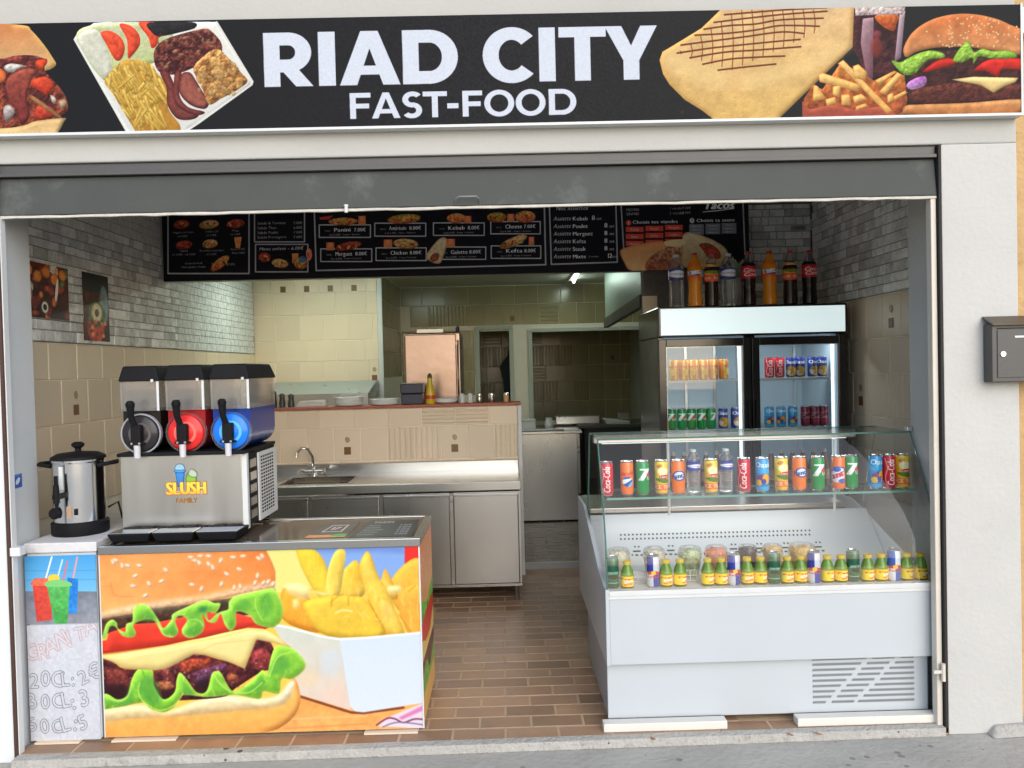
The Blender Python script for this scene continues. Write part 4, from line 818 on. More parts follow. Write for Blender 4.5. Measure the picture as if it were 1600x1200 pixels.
def bottle_label(kind):
    c = plain_canvas(192, 120, {'cola': (200, 26, 36), 'orange': (238, 96, 30), 'tea': (236, 186, 60), 'mineral': (50, 66, 150)}[kind]); W = (240, 240, 240)
    if kind == 'cola': c.rect(0, 0, 192, 8, (30, 16, 18)); c.ell(96, 66, 52, 40, (216, 52, 58)); c.text('Coca', 96, 60, 34, W, al='c', ital=.3, bold=1, fit=66); c.text('Cola', 98, 98, 34, W, al='c', ital=.3, bold=1, fit=66)
    if kind == 'orange': c.ell(96, 64, 36, 34, (60, 84, 160)); c.text('Fanta', 96, 84, 50, W, al='c', bold=4, rot=-10, fit=76); c.ell(70, 34, 8, 7, W); c.ell(122, 92, 8, 7, W)
    if kind == 'tea': c.ell(96, 22, 46, 18, (206, 60, 50)); c.ell(96, 22, 40, 13, (240, 220, 190)); c.text('Lipton', 96, 28, 16, (200, 40, 40), al='c', bold=1); c.fill([(50, 50), (96, 44), (150, 56), (96, 70)], (120, 140, 50)); c.rect(0, 74, 192, 120, (236, 96, 60)); c.text('ice tea', 96, 104, 24, (250, 220, 200), al='c', bold=1)
    if kind == 'mineral': c.fill([(40, 60), (100, 20), (160, 62), (100, 104)], (226, 228, 242)); c.text('Cristaline', 100, 70, 20, (66, 60, 140), al='c', fit=96)
    return c
M_blabel = {k: pmat('bottle_label_' + k, bottle_label(k), .3) for k in ('cola', 'orange', 'tea', 'mineral')}
# ================================================================== MATERIALS
M = {}
M['plaster'] = mat('white_plaster', S(190, 188, 183), .85, var=.06, scale=2.2, bump=.3, bscale=45, spec=.2, dirt=.6, dirtcol=S(176, 168, 156), dscale=4)
M['lintel'] = mat('lintel_plaster', S(180, 178, 172), .85, spec=.2, var=.06, scale=1.6, bump=.2, bscale=40, dirt=.3, dirtcol=S(168, 160, 150), dscale=2.5)
M['jamb'] = mat('jamb_paint', S(212, 214, 214), .6, var=.04, scale=3, bump=.1, bscale=30, dirt=.25, dirtcol=S(170, 165, 155), dscale=5)
M['tan'] = mat('tan_render', S(190, 156, 108), .9, var=.12, scale=9, bump=.6, bscale=60, dirt=.5, dirtcol=S(150, 110, 70), dscale=14)
M['cream'] = mat('cream_rail', S(214, 204, 190), .5, var=.05, scale=6, dirt=.3)
M['doorgrey'] = mat('dark_grey_paint', S(72, 74, 71), .65, spec=.25, var=.12, scale=3.5, bump=.06, bscale=25, dirt=.45, dirtcol=S(124, 126, 124), dscale=5)
M['darkgap'] = mat('dark_gap', (.02, .018, .016), .8)
M['brownpaint'] = mat('brown_paint', S(70, 44, 34), .7, var=.2, scale=30)
M['seal'] = mat('pale_seal', S(206, 201, 190), .7, var=.1, scale=40, bump=.3)
M['zinc'] = mat('worn_metal', S(150, 150, 148), .4, .7, var=.1)
M['concrete'] = mat('concrete', S(166, 163, 155), .9, spec=.2, var=.12, scale=3, bump=.5, bscale=36, dirt=.55, dirtcol=S(132, 126, 114), dscale=4.5, spots=.45)
M['sill'] = mat('sill_concrete', S(172, 168, 160), .88, var=.12, scale=14, bump=.9, bscale=70, dirt=.9, dirtcol=S(112, 96, 82), dscale=22, spots=.9)
M['grout'] = mat('grout', S(150, 130, 106), .9, var=.1, scale=20)
M['floorgrout'] = mat('floor_grout', S(186, 160, 128), .9, var=.15, scale=10, bump=.3)
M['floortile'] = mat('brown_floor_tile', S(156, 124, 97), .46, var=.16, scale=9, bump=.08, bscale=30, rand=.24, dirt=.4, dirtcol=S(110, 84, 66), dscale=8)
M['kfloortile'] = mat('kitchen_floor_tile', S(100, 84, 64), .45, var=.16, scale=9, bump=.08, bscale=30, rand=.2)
M['tile'] = mat('beige_wall_tile', S(228, 209, 183), .36, rvar=.03, var=.03, scale=3, spec=.35, rand=.05, dirt=.0, dirtcol=S(176, 150, 120))
M['tilegrout'] = mat('tile_grout', S(244, 236, 220), .8, var=.04, scale=12)
M['motif'] = mat('tile_motif', S(120, 84, 50), .4, var=.5, scale=90)
M['motif2'] = mat('tile_flower', S(170, 150, 116), .4, var=.5, scale=120)
M['brick'] = mat('grey_stone_brick', S(232, 231, 228), .95, spec=.08, var=.22, scale=26, bump=.5, bscale=70, rand=.28, dirt=.6, dirtcol=S(128, 126, 122), dscale=14)
M['brickgap'] = mat('brick_joint', S(116, 114, 110), .9, var=.2, scale=30)
M['ceil'] = mat('ceiling_paint', S(214, 214, 208), .9, var=.03)
M['kpaint'] = mat('kitchen_paint', S(192, 198, 184), .7, var=.05)
M['ktile'] = mat('kitchen_tile', S(158, 148, 110), .2, var=.06, scale=7, rand=.06, bump=.04)
M['bar'] = mat('terracotta_bar', S(170, 96, 76), .5, var=.15, scale=14)
M['steel'] = mat('brushed_steel', (.44, .43, .41), .30, 1.0, var=.08, scale=3, stretch=(1, 1, 14), rvar=.1)
M['steelh'] = mat('brushed_steel_flat', (.50, .49, .47), .26, 1.0, var=.04, scale=1.2, stretch=(1, 6, 6), rvar=.03)
M['steelworn'] = mat('worn_steel', (.46, .45, .43), .28, 1.0, var=.06, scale=2.5, stretch=(1, 1, .4), rvar=.07)
M['chrome'] = mat('chrome', (.88, .87, .85), .14, 1.0, var=.02, rvar=.04)
M['slushsteel'] = mat('slush_panel_steel', (.56, .53, .49), .3, 1.0, var=.04, scale=1.5, stretch=(10, 1, 1), rvar=.08)
M['alu'] = mat('aluminium', (.72, .72, .72), .35, .85, var=.04)
M['black'] = mat('black_plastic', (.010, .010, .011), .55, var=.2, scale=12, spec=.12)
M['blackgloss'] = mat('black_gloss', (.01, .01, .012), .15, var=.1)
M['charcoal'] = mat('charcoal_steel', S(84, 82, 80), .5, .3, var=.08, scale=8, bump=.06)
M['whitemetal'] = mat('white_enamel', S(186, 191, 194), .3, var=.03, scale=2, rvar=.06)
M['whiteplastic'] = mat('white_plastic', S(206, 207, 205), .4, var=.04)
M['greyplastic'] = mat('grey_plastic', S(150, 152, 158), .4, var=.04)
M['wood'] = mat('pale_batten', S(216, 196, 172), .7, var=.12, scale=8, stretch=(1, 12, 12))
M['whitebeam'] = mat('white_painted_beam', S(214, 211, 201), .6, var=.05, scale=8)
M['glass'] = glass('clear_glass', (.978, .988, .984), .03, fm=.6)
M['fglass'] = glass('fridge_glass', (.92, .95, .95), .05, fm=.8)
M['clear'] = glass('clear_tank_plastic', (.97, .97, .97), .05, .08, .10, fm=.7)
M['pet'] = glass('clear_bottle_plastic', (.95, .97, .98), .05, .12, .10, fm=.7)
M['tankfront'] = glass('clear_tank_front', (.97, .97, .97), .06, .06, .17)  # milky white in the pane stands in for reflected daylight
M['cup'] = glass('clear_cup_plastic', (.97, .98, .98), .035, .1, .05, fm=.5)
M['gedge'] = mat('green_glass_edge', (.06, .16, .13), .15, var=.1)
M['canmetal'] = mat('can_metal', (.72, .72, .72), .25, 1.0, var=.03)
M['darkhole'] = mat('dark_hole', (.012, .012, .014), .9)
M['freezertop'] = mat('freezer_sliding_lid', S(96, 84, 72), .12, var=.12, scale=3, rvar=.05)
M['led'] = mat('lit_header_panel', (.78, .92, .94), .4, var=.05, scale=1.5, emit=.42)
M['fridgein'] = mat('fridge_liner', S(180, 196, 206), .4, var=.03)
M['tubelamp'] = mat('lit_tube', (.85, 1, .9), .4, var=0, emit=12)
M['ceramic'] = mat('white_ceramic', S(226, 228, 226), .2, var=.03)
M['navy'] = mat('navy_plastic', S(34, 36, 58), .4)
M['mustard'] = mat('mustard_plastic', S(206, 176, 36), .3, var=.05)
M['cork'] = mat('cork_lid', S(196, 156, 112), .7)
M['red'] = mat('red_plastic', S(196, 44, 40), .35)
M['leaf'] = mat('pale_succulent_leaf', S(196, 220, 200), .5, var=.2, scale=20)
M['pinksteel'] = mat('film_covered_steel', S(158, 136, 126), .22, .9, var=.18, scale=4, bump=.10, bscale=7, dirt=.9, dirtcol=S(226, 214, 202), dscale=2.4)  # pink base and pale blotches are reflections painted into the steel colour
M['dark'] = mat('dark_interior', (.03, .028, .024), .7)
M['hood'] = mat('galvanised_hood', S(150, 166, 156), .4, .5, var=.14, scale=5, stretch=(4, 4, 1))
M['hooddark'] = mat('hood_band', S(74, 72, 64), .5, .3)
M['fabric'] = mat('dark_apron', S(30, 32, 48), .9)
def liquid(name, c, r=.22): return mat(name, c, r, spec=.3, var=.12, scale=4, rvar=.05)
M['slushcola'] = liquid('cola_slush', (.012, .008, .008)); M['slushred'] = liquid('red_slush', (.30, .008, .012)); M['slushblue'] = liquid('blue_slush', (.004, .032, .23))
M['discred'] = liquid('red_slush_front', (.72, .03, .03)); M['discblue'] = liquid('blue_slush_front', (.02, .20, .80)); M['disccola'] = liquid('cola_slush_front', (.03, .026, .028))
M['colaliq'] = liquid('cola', (.012, .006, .005)); M['orangeliq'] = liquid('orange_soda', S(226, 140, 30)); M['tealiq'] = liquid('iced_tea', (.025, .012, .008))
M['juiceglass'] = mat('green_bottle_glass', S(104, 142, 44), .14, var=.12, scale=30, rvar=.05)
M['bread'] = mat('salad_pale', S(206, 196, 170), .6, var=.35, scale=60); M['salmon'] = mat('salad_orange', S(222, 130, 92), .5, var=.25, scale=50)
M['plum'] = mat('salad_dark', S(66, 34, 46), .4, var=.3, scale=50); M['gold'] = mat('salad_golden', S(214, 168, 84), .5, var=.3, scale=50); M['greens'] = mat('salad_green', S(176, 186, 140), .6, var=.4, scale=60)

# ================================================================== SETTING
G0 = -0.03
pv = MB().quad((-40, -40, G0), (40, -40, G0), (40, 6, G0), (-40, 6, G0)); obj('pavement', pv, M['concrete'], kind='structure')
fl = obj('floor', MB().prism([(-1.94, -.004), (1.745, -.004), (1.745, .33), (2.2, .33), (2.2, 2.66), (-2.3, 2.66), (-2.3, .33), (-1.94, .33)], 2, -.025, .0012), M['floorgrout'], kind='structure')
si = obj('door_sill', MB().hexa([(-1.944, -.060, G0), (1.733, -.016, G0), (1.733, .030, G0), (-1.944, -.006, G0)], [(-1.944, -.054, .0034), (1.733, -.011, .0036), (1.733, .030, .0062), (-1.944, -.006, .0062)]), M['sill'], kind='structure', bevel=.004)
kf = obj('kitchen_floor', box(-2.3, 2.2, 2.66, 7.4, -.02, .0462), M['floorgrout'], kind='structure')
obj('threshold', box(.12, 1.0, 2.635, 2.66, -.01, .05), M['zinc'], kf)

PIECES = {}
def piece(name, wd, ht, th, m, parent, loc, rz=0.0, var=0):
    """one tile or brick: chamfered plate, front towards local -y, centred; meshes shared between alike pieces"""
    key = (name, round(wd, 3), round(ht, 3), th, m.name, var)
    if key not in PIECES:
        gp = .0028 if name == 'floor_tile' else .0016; a, b = wd / 2 - gp, ht / 2 - gp; c = min(.004, th * .6); b_ = MB()
        b_.v = [(-a, 0, -b), (a, 0, -b), (a, 0, b), (-a, 0, b), (-a + c, -th, -b + c), (a - c, -th, -b + c), (a - c, -th, b - c), (-a + c, -th, b - c)]
        for q in ((0, 1, 5, 4), (1, 2, 6, 5), (2, 3, 7, 6), (3, 0, 4, 7), (4, 5, 6, 7)): b_.face(q)
        if var == 'h':
            for k in range(4):
                z = -b + (k + 1) * 2 * b / 5; b_.prism([(-th + .0005, z - .012), (-th - .006, z - .003), (-th - .006, z + .003), (-th + .0005, z + .012)], 0, -a + c, a - c)
        if var == 'v':
            for k in range(5):
                x = -a + (k + .5) * 2 * a / 5; b_.prism([(x - .012, -th + .0005), (x - .003, -th - .006), (x + .003, -th - .006), (x + .012, -th + .0005)], 2, -b + c, b - c)
        PIECES[key] = b_.mesh(name, m)
    o = bpy.data.objects.new(name, PIECES[key]); o.parent = parent
    o.location = Vector(loc) - off_of(parent); o.rotation_euler = (0, 0, rz); C.objects.link(o); return o
def motif(tile, dz=0.0, big=True):
    b_ = MB().box(-.020, .020, -.0095, -.0075, -.058 + dz, -.012 + dz); obj2 = link('motif', MOT[0], tile)
    if big: link('flower', MOT[1], tile)
MOT = (box(-.024, .024, -.0105, -.0078, -.070, -.016).mesh('motif', M['motif']), MB().prism([(-.012, .02), (.006, .012), (.02, .03), (.014, .05), (-.004, .058), (-.016, .045)], 1, -.0105, -.0078).mesh('flower', M['motif2']))

# floor tiles, running bond
TW, TH_ = .215, .1035; rw = -1
def floor_tiles(parent, m, y0, y1, x0, x1, z, edge0=None):
    r_ = 0; y = y0
    while y < y1 - .02:
        xa = x0 + (TW / 2 if r_ % 2 else 0) - TW / 2; lo, hi = (x0, x1) if not edge0 or r_ > 0 else edge0
        k0 = math.floor((lo - xa) / TW); x = xa + k0 * TW
        while x < hi:
            o = piece('floor_tile', TH_ if False else TW, TH_, .006, m, parent, (x + TW / 2, y + TH_ / 2, z)); o.rotation_euler = (-pi / 2, 0, 0)
            o.location.z += random.uniform(-.0007, .0007); x += TW
        y += TH_; r_ += 1
floor_tiles(fl, M['floortile'], .002, 2.62, -.56, .94, -.003, edge0=(-1.85, 1.6))
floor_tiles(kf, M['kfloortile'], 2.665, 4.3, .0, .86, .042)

# facade
fa = thing('shop_facade', 'white plastered shop front wall with wide opening, above and beside the dark grey door', 'wall', (0, 0, 0))
obj('lintel', box(-3.4, 2.05, 0, .27, 2.32, 4.4), M['lintel'], fa, bevel=.006)
obj('pier', MB().prism([(1.748, -.0), (2.05, .0), (2.05, .32), (1.778, .32), (1.776, .02)], 2, G0, 2.32), M['plaster'], fa, bevel=.004)
rq0 = random.Random(2); obj('plinth_rubble', MB().hexa([(1.90, -.05, G0), (2.12, -.035, G0), (2.12, .06, G0), (1.90, .06, G0)], [(1.93, -.015, .006), (2.12, -.02, .016), (2.12, .05, .02), (1.93, .05, .01)]), M['sill'], fa, bevel=.008, seg=3)
obj('pier', MB().prism([(-3.4, 0), (-1.958, 0), (-1.99, .27), (-3.4, .27)], 2, G0, 2.32), M['jamb'], fa, bevel=.004)
tn = obj('neighbour_wall', box(2.0505, 6, .045, .27, G0, 4.4), M['tan']); tag(tn, 'tan rendered wall strip at the far right beyond the white pier', 'wall')
rl = thing('door_rail', 'cream metal guide rail with dark gap running up the right side of opening', 'rail', (1.735, 0, 0))
obj('rail', box(1.712, 1.734, .012, .05, -.003, 2.12), M['cream'], rl, bevel=.003); obj('gap', box(1.7365, 1.7475, -.004, .05, -.02, 2.315), M['darkgap'], rl)
p_ = AY(1470, 1050, .0); obj('hinge', MB().lathe([(.008, -.035), (.008, .035)], 8, (p_[0] + .008, -.004, p_[2])).box(p_[0] - .03, p_[0] + .008, -.006, .002, p_[2] - .004, p_[2] + .008), M['cream'], rl)
rl2 = thing('door_rail', 'brown painted guide rail at the left edge of the opening', 'rail', (-1.95, 0, 0))
obj('rail', box(-1.9575, -1.945, -.008, .03, -.02, 2.315), M['brownpaint'], rl2); obj('track', box(-1.9445, -1.940, .0, .03, -.003, 2.12), M['jamb'], rl2)
obj('bracket', box(-1.945, -1.905, -.012, .03, .79, .825), M['jamb'], rl2, bevel=.004)

# interior shell
def wall(name, label, b_, m): o = thing(name, label, 'wall', (0, 0, 0)); obj('wall_body', b_, m, o); return o
LW = wall('side_wall', 'left side wall of grey stone brick over beige tiles, hung with two food posters', box(-2.37, -2.256, .27, 7.4, G0, 2.75), M['tilegrout'])
RW = wall('side_wall', 'right side wall of grey stone brick over beige tiles beside the drinks fridge', box(2.156, 2.27, .27, 2.4, G0, 2.75), M['tilegrout'])
BW = wall('back_wall', 'grey stone brick wall straight behind the bottles on top of the fridge', box(.985, 2.156, 2.306, 2.42, G0, 2.75), M['brickgap'])
obj('ceiling', box(-2.37, 2.27, .0, 2.42, 2.75, 2.85), M['ceil'], kind='structure')
obj('kitchen_ceiling', box(-2.37, 2.27, 2.3, 7.5, 2.375, 2.45), M['kpaint'], kind='structure')
sf = obj('soffit', box(-2.256, .985, 2.17, 2.30, 2.115, 2.75), M['kpaint']); tag(sf, 'painted beam across the shop carrying the black menu board', 'beam')
TB = wall('tiled_wall', 'pale beige tiled wall at back left, brightly lit above the bar', box(-2.256, -1.09, 4.108, 5.4, G0, 2.375), M['tilegrout'])
obj('corner_strip', box(-1.125, -1.083, 4.088, 4.108, 1.0, 2.37), M['whiteplastic'], TB)
KW = thing('kitchen_back_wall', 'olive tiled kitchen back wall pierced by two doorways', 'wall', (0, 0, 0))
kb = MB().box(-1.09, -.245, 5.41, 5.52, 0, 2.375).box(.082, .318, 5.41, 5.52, 0, 2.375).box(1.54, 2.2, 5.41, 5.52, 0, 2.375).box(-.2449, .0819, 5.41, 5.52, 1.885, 2.375).box(.3181, 1.5399, 5.41, 5.52, 1.875, 2.375)
obj('wall_body', kb, M['tilegrout'], KW)
obj('door_frame', MB().box(-.29, -.24, 5.385, 5.41, .04, 1.9).box(.08, .125, 5.385, 5.41, .04, 1.9).box(-.29, .125, 5.385, 5.41, 1.9001, 1.94), M['kpaint'], KW, bevel=.004)
obj('door_frame', MB().box(.28, .33, 5.385, 5.41, .04, 1.86).box(.28, 1.56, 5.385, 5.41, 1.8601, 1.9), M['kpaint'], KW, bevel=.004)
KR = wall('kitchen_side_wall', 'kitchen right wall beyond the range hood, mostly hidden', box(1.62, 1.72, 2.42, 7.4, 0, 2.375), M['kpaint'])
FW = wall('rear_room_wall', 'dark tiled wall of the rear room seen through the kitchen doorways', box(-1.6, 2.2, 6.9, 7.0, 0, 2.375), M['tilegrout'])
obj('side', box(-1.6, -1.5, 5.52, 6.9, 0, 2.375), M['kpaint'], FW)

# beige tiles
def tile_rows(parent, m, rows, place, rz):
    for z0, z1, u0, u1, st, wd, sp in rows:
        u = st
        while u < u1 - .02:
            a, b = max(u, u0), min(u + wd, u1)
            if b - a > .03:
                k = sp(a, b, z0) if sp else 0
                o = piece('tile', b - a, z1 - z0, .006, m, parent, place((a + b) / 2, (z0 + z1) / 2), rz, k if k in ('h', 'v') else 0)
                if k == 'm': motif(o)
                if k == 's': motif(o, 0, False)
            u += wd
lw = lambda u, z: (-2.256, u, z)
has = lambda pts: (lambda a, b, z0: next((k for x, k in pts if a <= x < b), 0))
mt = AX(118, 620, -2.25)[1]
tile_rows(LW, M['tile'], [(1.475, 1.662, .45, 4.10, .31, .262, None), (1.245, 1.475, .45, 4.10, .43, .255, has([(mt, 'm')])), (1.045, 1.245, .45, 4.1, .31, .262, None), (.80, 1.045, .45, 2.5, .43, .255, None)], lw, pi / 2)
rwp = lambda u, z: (2.156, u, z)
tile_rows(RW, M['tile'], [(1.60, 1.842, .6, 2.3, .52, .2, has([(1.28, 'm')])), (1.40, 1.60, .6, 2.3, .48, .255, None), (1.15, 1.40, .6, 2.3, .5, .2, has([(1.61, 'm'), (1.1, 'v')])), (.95, 1.15, .6, 2.3, .45, .255, None), (.7, .95, .6, 2.3, .5, .2, None)], rwp, -pi / 2)
tbp = lambda u, z: (u, 4.108, z)
tile_rows(TB, M['tile'], [(2.205, 2.37, -2.256, -1.126, -2.3, .215, has([(x, 's') for x in (-1.98, -1.76, -1.55, -1.33)])), (2.005, 2.205, -2.256, -1.126, -2.07 - .28, .28, None), (1.772, 2.005, -2.256, -1.126, -2.28, .222, None), (1.582, 1.772, -2.256, -1.126, -2.05 - .27, .27, None), (1.345, 1.582, -2.256, -1.126, -2.07 - .215, .215, has([(-1.19, 'm')])), (1.15, 1.345, -2.256, -1.126, -2.35, .25, None)], tbp, 0)
tsp = lambda u, z: (-1.09, u, z)
tile_rows(TB, M['ktile'], [(2.14, 2.37, 4.12, 5.4, 4.12, .26, None), (1.9, 2.14, 4.12, 5.4, 4.0, .26, None), (1.66, 1.9, 4.12, 5.4, 4.12, .26, None), (1.42, 1.66, 4.12, 5.4, 4.0, .26, None)], tsp, pi / 2)
kbp = lambda u, z: (u, 5.41, z)
tile_rows(KW, M['ktile'], [(2.17, 2.37, -1.08, 1.62, -1.1, .25, has([(.06, 0)])), (1.945, 2.17, -1.08, 1.62, -.98, .2, has([(-.6, 'v'), (-.4, 'v'), (.07, 'm'), (.55, 'h'), (1.25, 's')])), (1.7, 1.9, -1.08, -.3, -1.1, .25, None), (1.45, 1.7, -1.08, -.3, -1.08, .2, None), (1.2, 1.45, -1.08, -.3, -1.1, .25, None)], kbp, 0)
fwp = lambda u, z: (u, 6.9, z)
tile_rows(FW, M['ktile'], [(1.75, 1.95, -.5, 2.1, -.5, .25, has([(-.2, 'h'), (.45, 'h')])), (1.5, 1.75, -.5, 2.1, -.5, .2, has([(-.2, 'v'), (0, 'v'), (.45, 'v'), (.65, 'v'), (.85, 'v'), (1.3, 's')])), (1.3, 1.5, -.5, 2.1, -.45, .25, has([(.45, 'h')])), (1.05, 1.3, -.5, 2.1, -.5, .2, has([(-.2, 'v'), (.45, 'v'), (.65, 'v'), (.9, 'v')])), (.8, 1.05, -.5, 2.1, -.5, .2, None)], fwp, 0)

# half wall with bar top behind the sink
HW = wall('half_wall', 'beige tiled half wall with terracotta bar top behind the steel sink unit', box(-2.256, .098, 2.508, 2.63, G0, 1.218), M['tilegrout'])
obj('bar_top', box(-2.256, .125, 2.47, 2.66, 1.218, 1.238), M['bar'], HW, bevel=.006)
obj('end_post', box(.0985, .128, 2.49, 2.65, G0, 1.2175), M['whiteplastic'], HW, bevel=.004)
hwp = lambda u, z: (u, 2.508, z)
tile_rows(HW, M['tile'], [(1.082, 1.216, -1.9, .098, -1.545 - .24 * 2, .24, has([(-.5, 'h'), (-.25, 'h')])), (.845, 1.082, -1.9, .098, -1.592 - .19 * 2, .1905, has([(-1.12, 'm'), (-.35, 'm'), (-.74, 'v'), (-.55, 'v'), (-.02, 'v')])), (.70, .845, -1.9, .098, -1.9, .24, None)], hwp, 0)

# stone bricks: the ones that show largest are single pieces, the far ones one mass
def brick_field(parent, u0, u1, z0, z1, place, rz, lim, order):
    rr = random.Random(int(u1 * 100) + len(parent.name)); L_ = []; z = z0; row = 0
    while z < z1 - .02:
        h = rr.choice((.044, .052, .058)); u = u0 - rr.uniform(0, .1)
        while u < u1:
            wd = rr.choice((.05, .065, .085, .105, .125)); a, b = max(u, u0), min(u + wd, u1)
            if b - a > .02: L_.append((a, b, z, min(z + h, z1)))
            u += wd
        z += h; row += 1
    L_.sort(key=order); far = MB()
    for i, (a, b, za, zb) in enumerate(L_):
        if i < lim: piece('brick', b - a, zb - za, rr.choice((.006, .008, .010)), M['brick'], parent, place((a + b) / 2, (za + zb) / 2), rz)
        else:
            cx, cy, cz = place((a + b) / 2, (za + zb) / 2); t = .007
            if rz: far.box(cx if rz > 0 else cx - t, cx + t if rz > 0 else cx, a + .002, b - .002, za + .002, zb - .002)
            else: far.box(a + .002, b - .002, cy - t, cy, za + .002, zb - .002)
    if far.v: obj('far_bricks', far, M['brick'], parent, kind='stuff')
obj('brick_bed', box(-2.2559, -2.252, .27, 4.1, 1.664, 2.75), M['brickgap'], LW)
brick_field(LW, .55, 4.08, 1.667, 2.62, lambda u, z: (-2.252, u, z), pi / 2, 292, lambda q: q[0] + (0 if q[2] < 2.32 else 9))
obj('brick_bed', box(2.152, 2.1559, .27, 2.3, 1.845, 2.75), M['brickgap'], RW)
brick_field(RW, .75, 2.29, 1.848, 2.56, lambda u, z: (2.152, u, z), -pi / 2, 250, lambda q: q[0])
brick_field(BW, 1.3, 2.14, 1.6, 2.56, lambda u, z: (u, 2.306, z), 0, 200, lambda q: 0)
obj('wall_edge', box(.972, 1.07, 2.285, 2.3055, G0, 1.95), M['tile'], BW)
# ================================================================== SHOP FRONT
def quad_print(name, x0, x1, y, z0, z1, m, parent): return obj(name, MB().quad((x0, y, z0), (x1, y, z0), (x1, y, z1), (x0, y, z1)), m, parent)
sg = thing('shop_sign', 'long black shop sign reading RIAD CITY FAST-FOOD with food pictures', 'sign', (0, -.02, 2.42))
obj('board', box(SG['x0'], SG['x1'], -.0405, -.002, SG['z0'], SG['z1']), M['black'], sg)
quad_print('printed_face', SG['x0'], SG['x1'], SG['y'], SG['z0'], SG['z1'], M_sign, sg)
obj('edge_trim', MB().box(SG['x0'], SG['x1'], -.046, -.001, SG['z0'] - .010, SG['z0'] - .0002).box(SG['x1'] + .0002, SG['x1'] + .008, -.046, -.001, SG['z0'] - .01, SG['z1'] + .004), M['whiteplastic'], sg)

gd = thing('garage_door', 'dark grey overhead door rolled up under the lintel, white edge and pull handle', 'door', (0, .05, 2.12))
obj('panel', MB().prism([(.004, 2.122), (.04, 2.122), (.05, 2.268), (.02, 2.268)], 0, -2.6, 1.733), M['doorgrey'], gd, bevel=.003)
obj('top_rail', MB().box(-2.6, 1.733, .0, .05, 2.270, 2.284).box(-2.6, 1.733, .014, .05, 2.2842, 2.318), M['charcoal'], gd, bevel=.002)
rs = random.Random(3)
pts = [(-2.6 + i * .06, .012, 2.1155 + rs.uniform(-.0016, .0016)) for i in range(72)] + [(1.733, .012, 2.1155)]
obj('edge_seal', MB().tube(pts, [.0065 + rs.uniform(-.0012, .001) for _ in pts], 6), M['seal'], gd, smooth=True)
hx, _, hz = AY(731, 315, 0)
obj('pull_handle', MB().tube([(hx - .048, .012, hz - .012), (hx - .046, -.012, hz + .008), (hx - .034, -.02, hz + .016), (hx + .034, -.02, hz + .016), (hx + .046, -.012, hz + .008), (hx + .048, .012, hz - .012)], .0035, 8), M['zinc'], gd, smooth=True)
hx, _, hz = AY(541, 325, 0); obj('lock_stub', MB().lathe([(.007, hz - .018), (.007, hz + .006), (.009, hz + .006), (.009, hz + .012)], 10, (hx, -.002, 0)), M['whiteplastic'], gd)

mbx = thing('letter_box', 'dark grey metal letter box with sloping lid on the white pier', 'letter box', (2.02, -.03, 1.378))
obj('body', box(1.906, 2.15, -.058, -.002, 1.378, 1.604), M['charcoal'], mbx, bevel=.004)
obj('lid', MB().prism([(-.070, 1.597), (-.002, 1.632), (-.002, 1.639), (-.073, 1.604)], 0, 1.902, 2.154), mat('letter_box_lid', S(96, 86, 72), .45, .4, var=.15, scale=12), mbx, bevel=.003)
dr = obj('door', box(1.926, 2.13, -.0615, -.0585, 1.396, 1.582), M['charcoal'], mbx, bevel=.002)
q = AY(1567, 553, -.062); obj('lock', MB().lathe([(.010, -.066), (.010, -.061)], 14, (q[0], 0, q[2]), ax=1), M['chrome'], dr)
q = AY(1590, 526, -.062); obj('name_plate', box(q[0] - .012, q[0] + .05, -.064, -.0617, q[2] - .004, q[2] + .004), M['whiteplastic'], dr)
obj('flap_slot', MB().box(1.926, 2.13, -.0605, -.0585, 1.5862, 1.5895), M['black'], mbx)

st = thing('sticker', 'small blue sticker on the white left pier', 'sticker', (-1.98, .1, 1.06))
q0, q1 = AX(12, 725, -1.968), AX(30, 745, -1.974)
yy = .12; xs = -1.958 - .032 / .27 * .07 + .0015
obj('film', MB().quad((-1.958 - .032 * .06 / .27 + .0015, .06, 1.045), (-1.958 - .032 * .13 / .27 + .0015, .13, 1.045), (-1.958 - .032 * .13 / .27 + .0015, .13, 1.100), (-1.958 - .032 * .06 / .27 + .0015, .06, 1.100)), M_sticker, st)

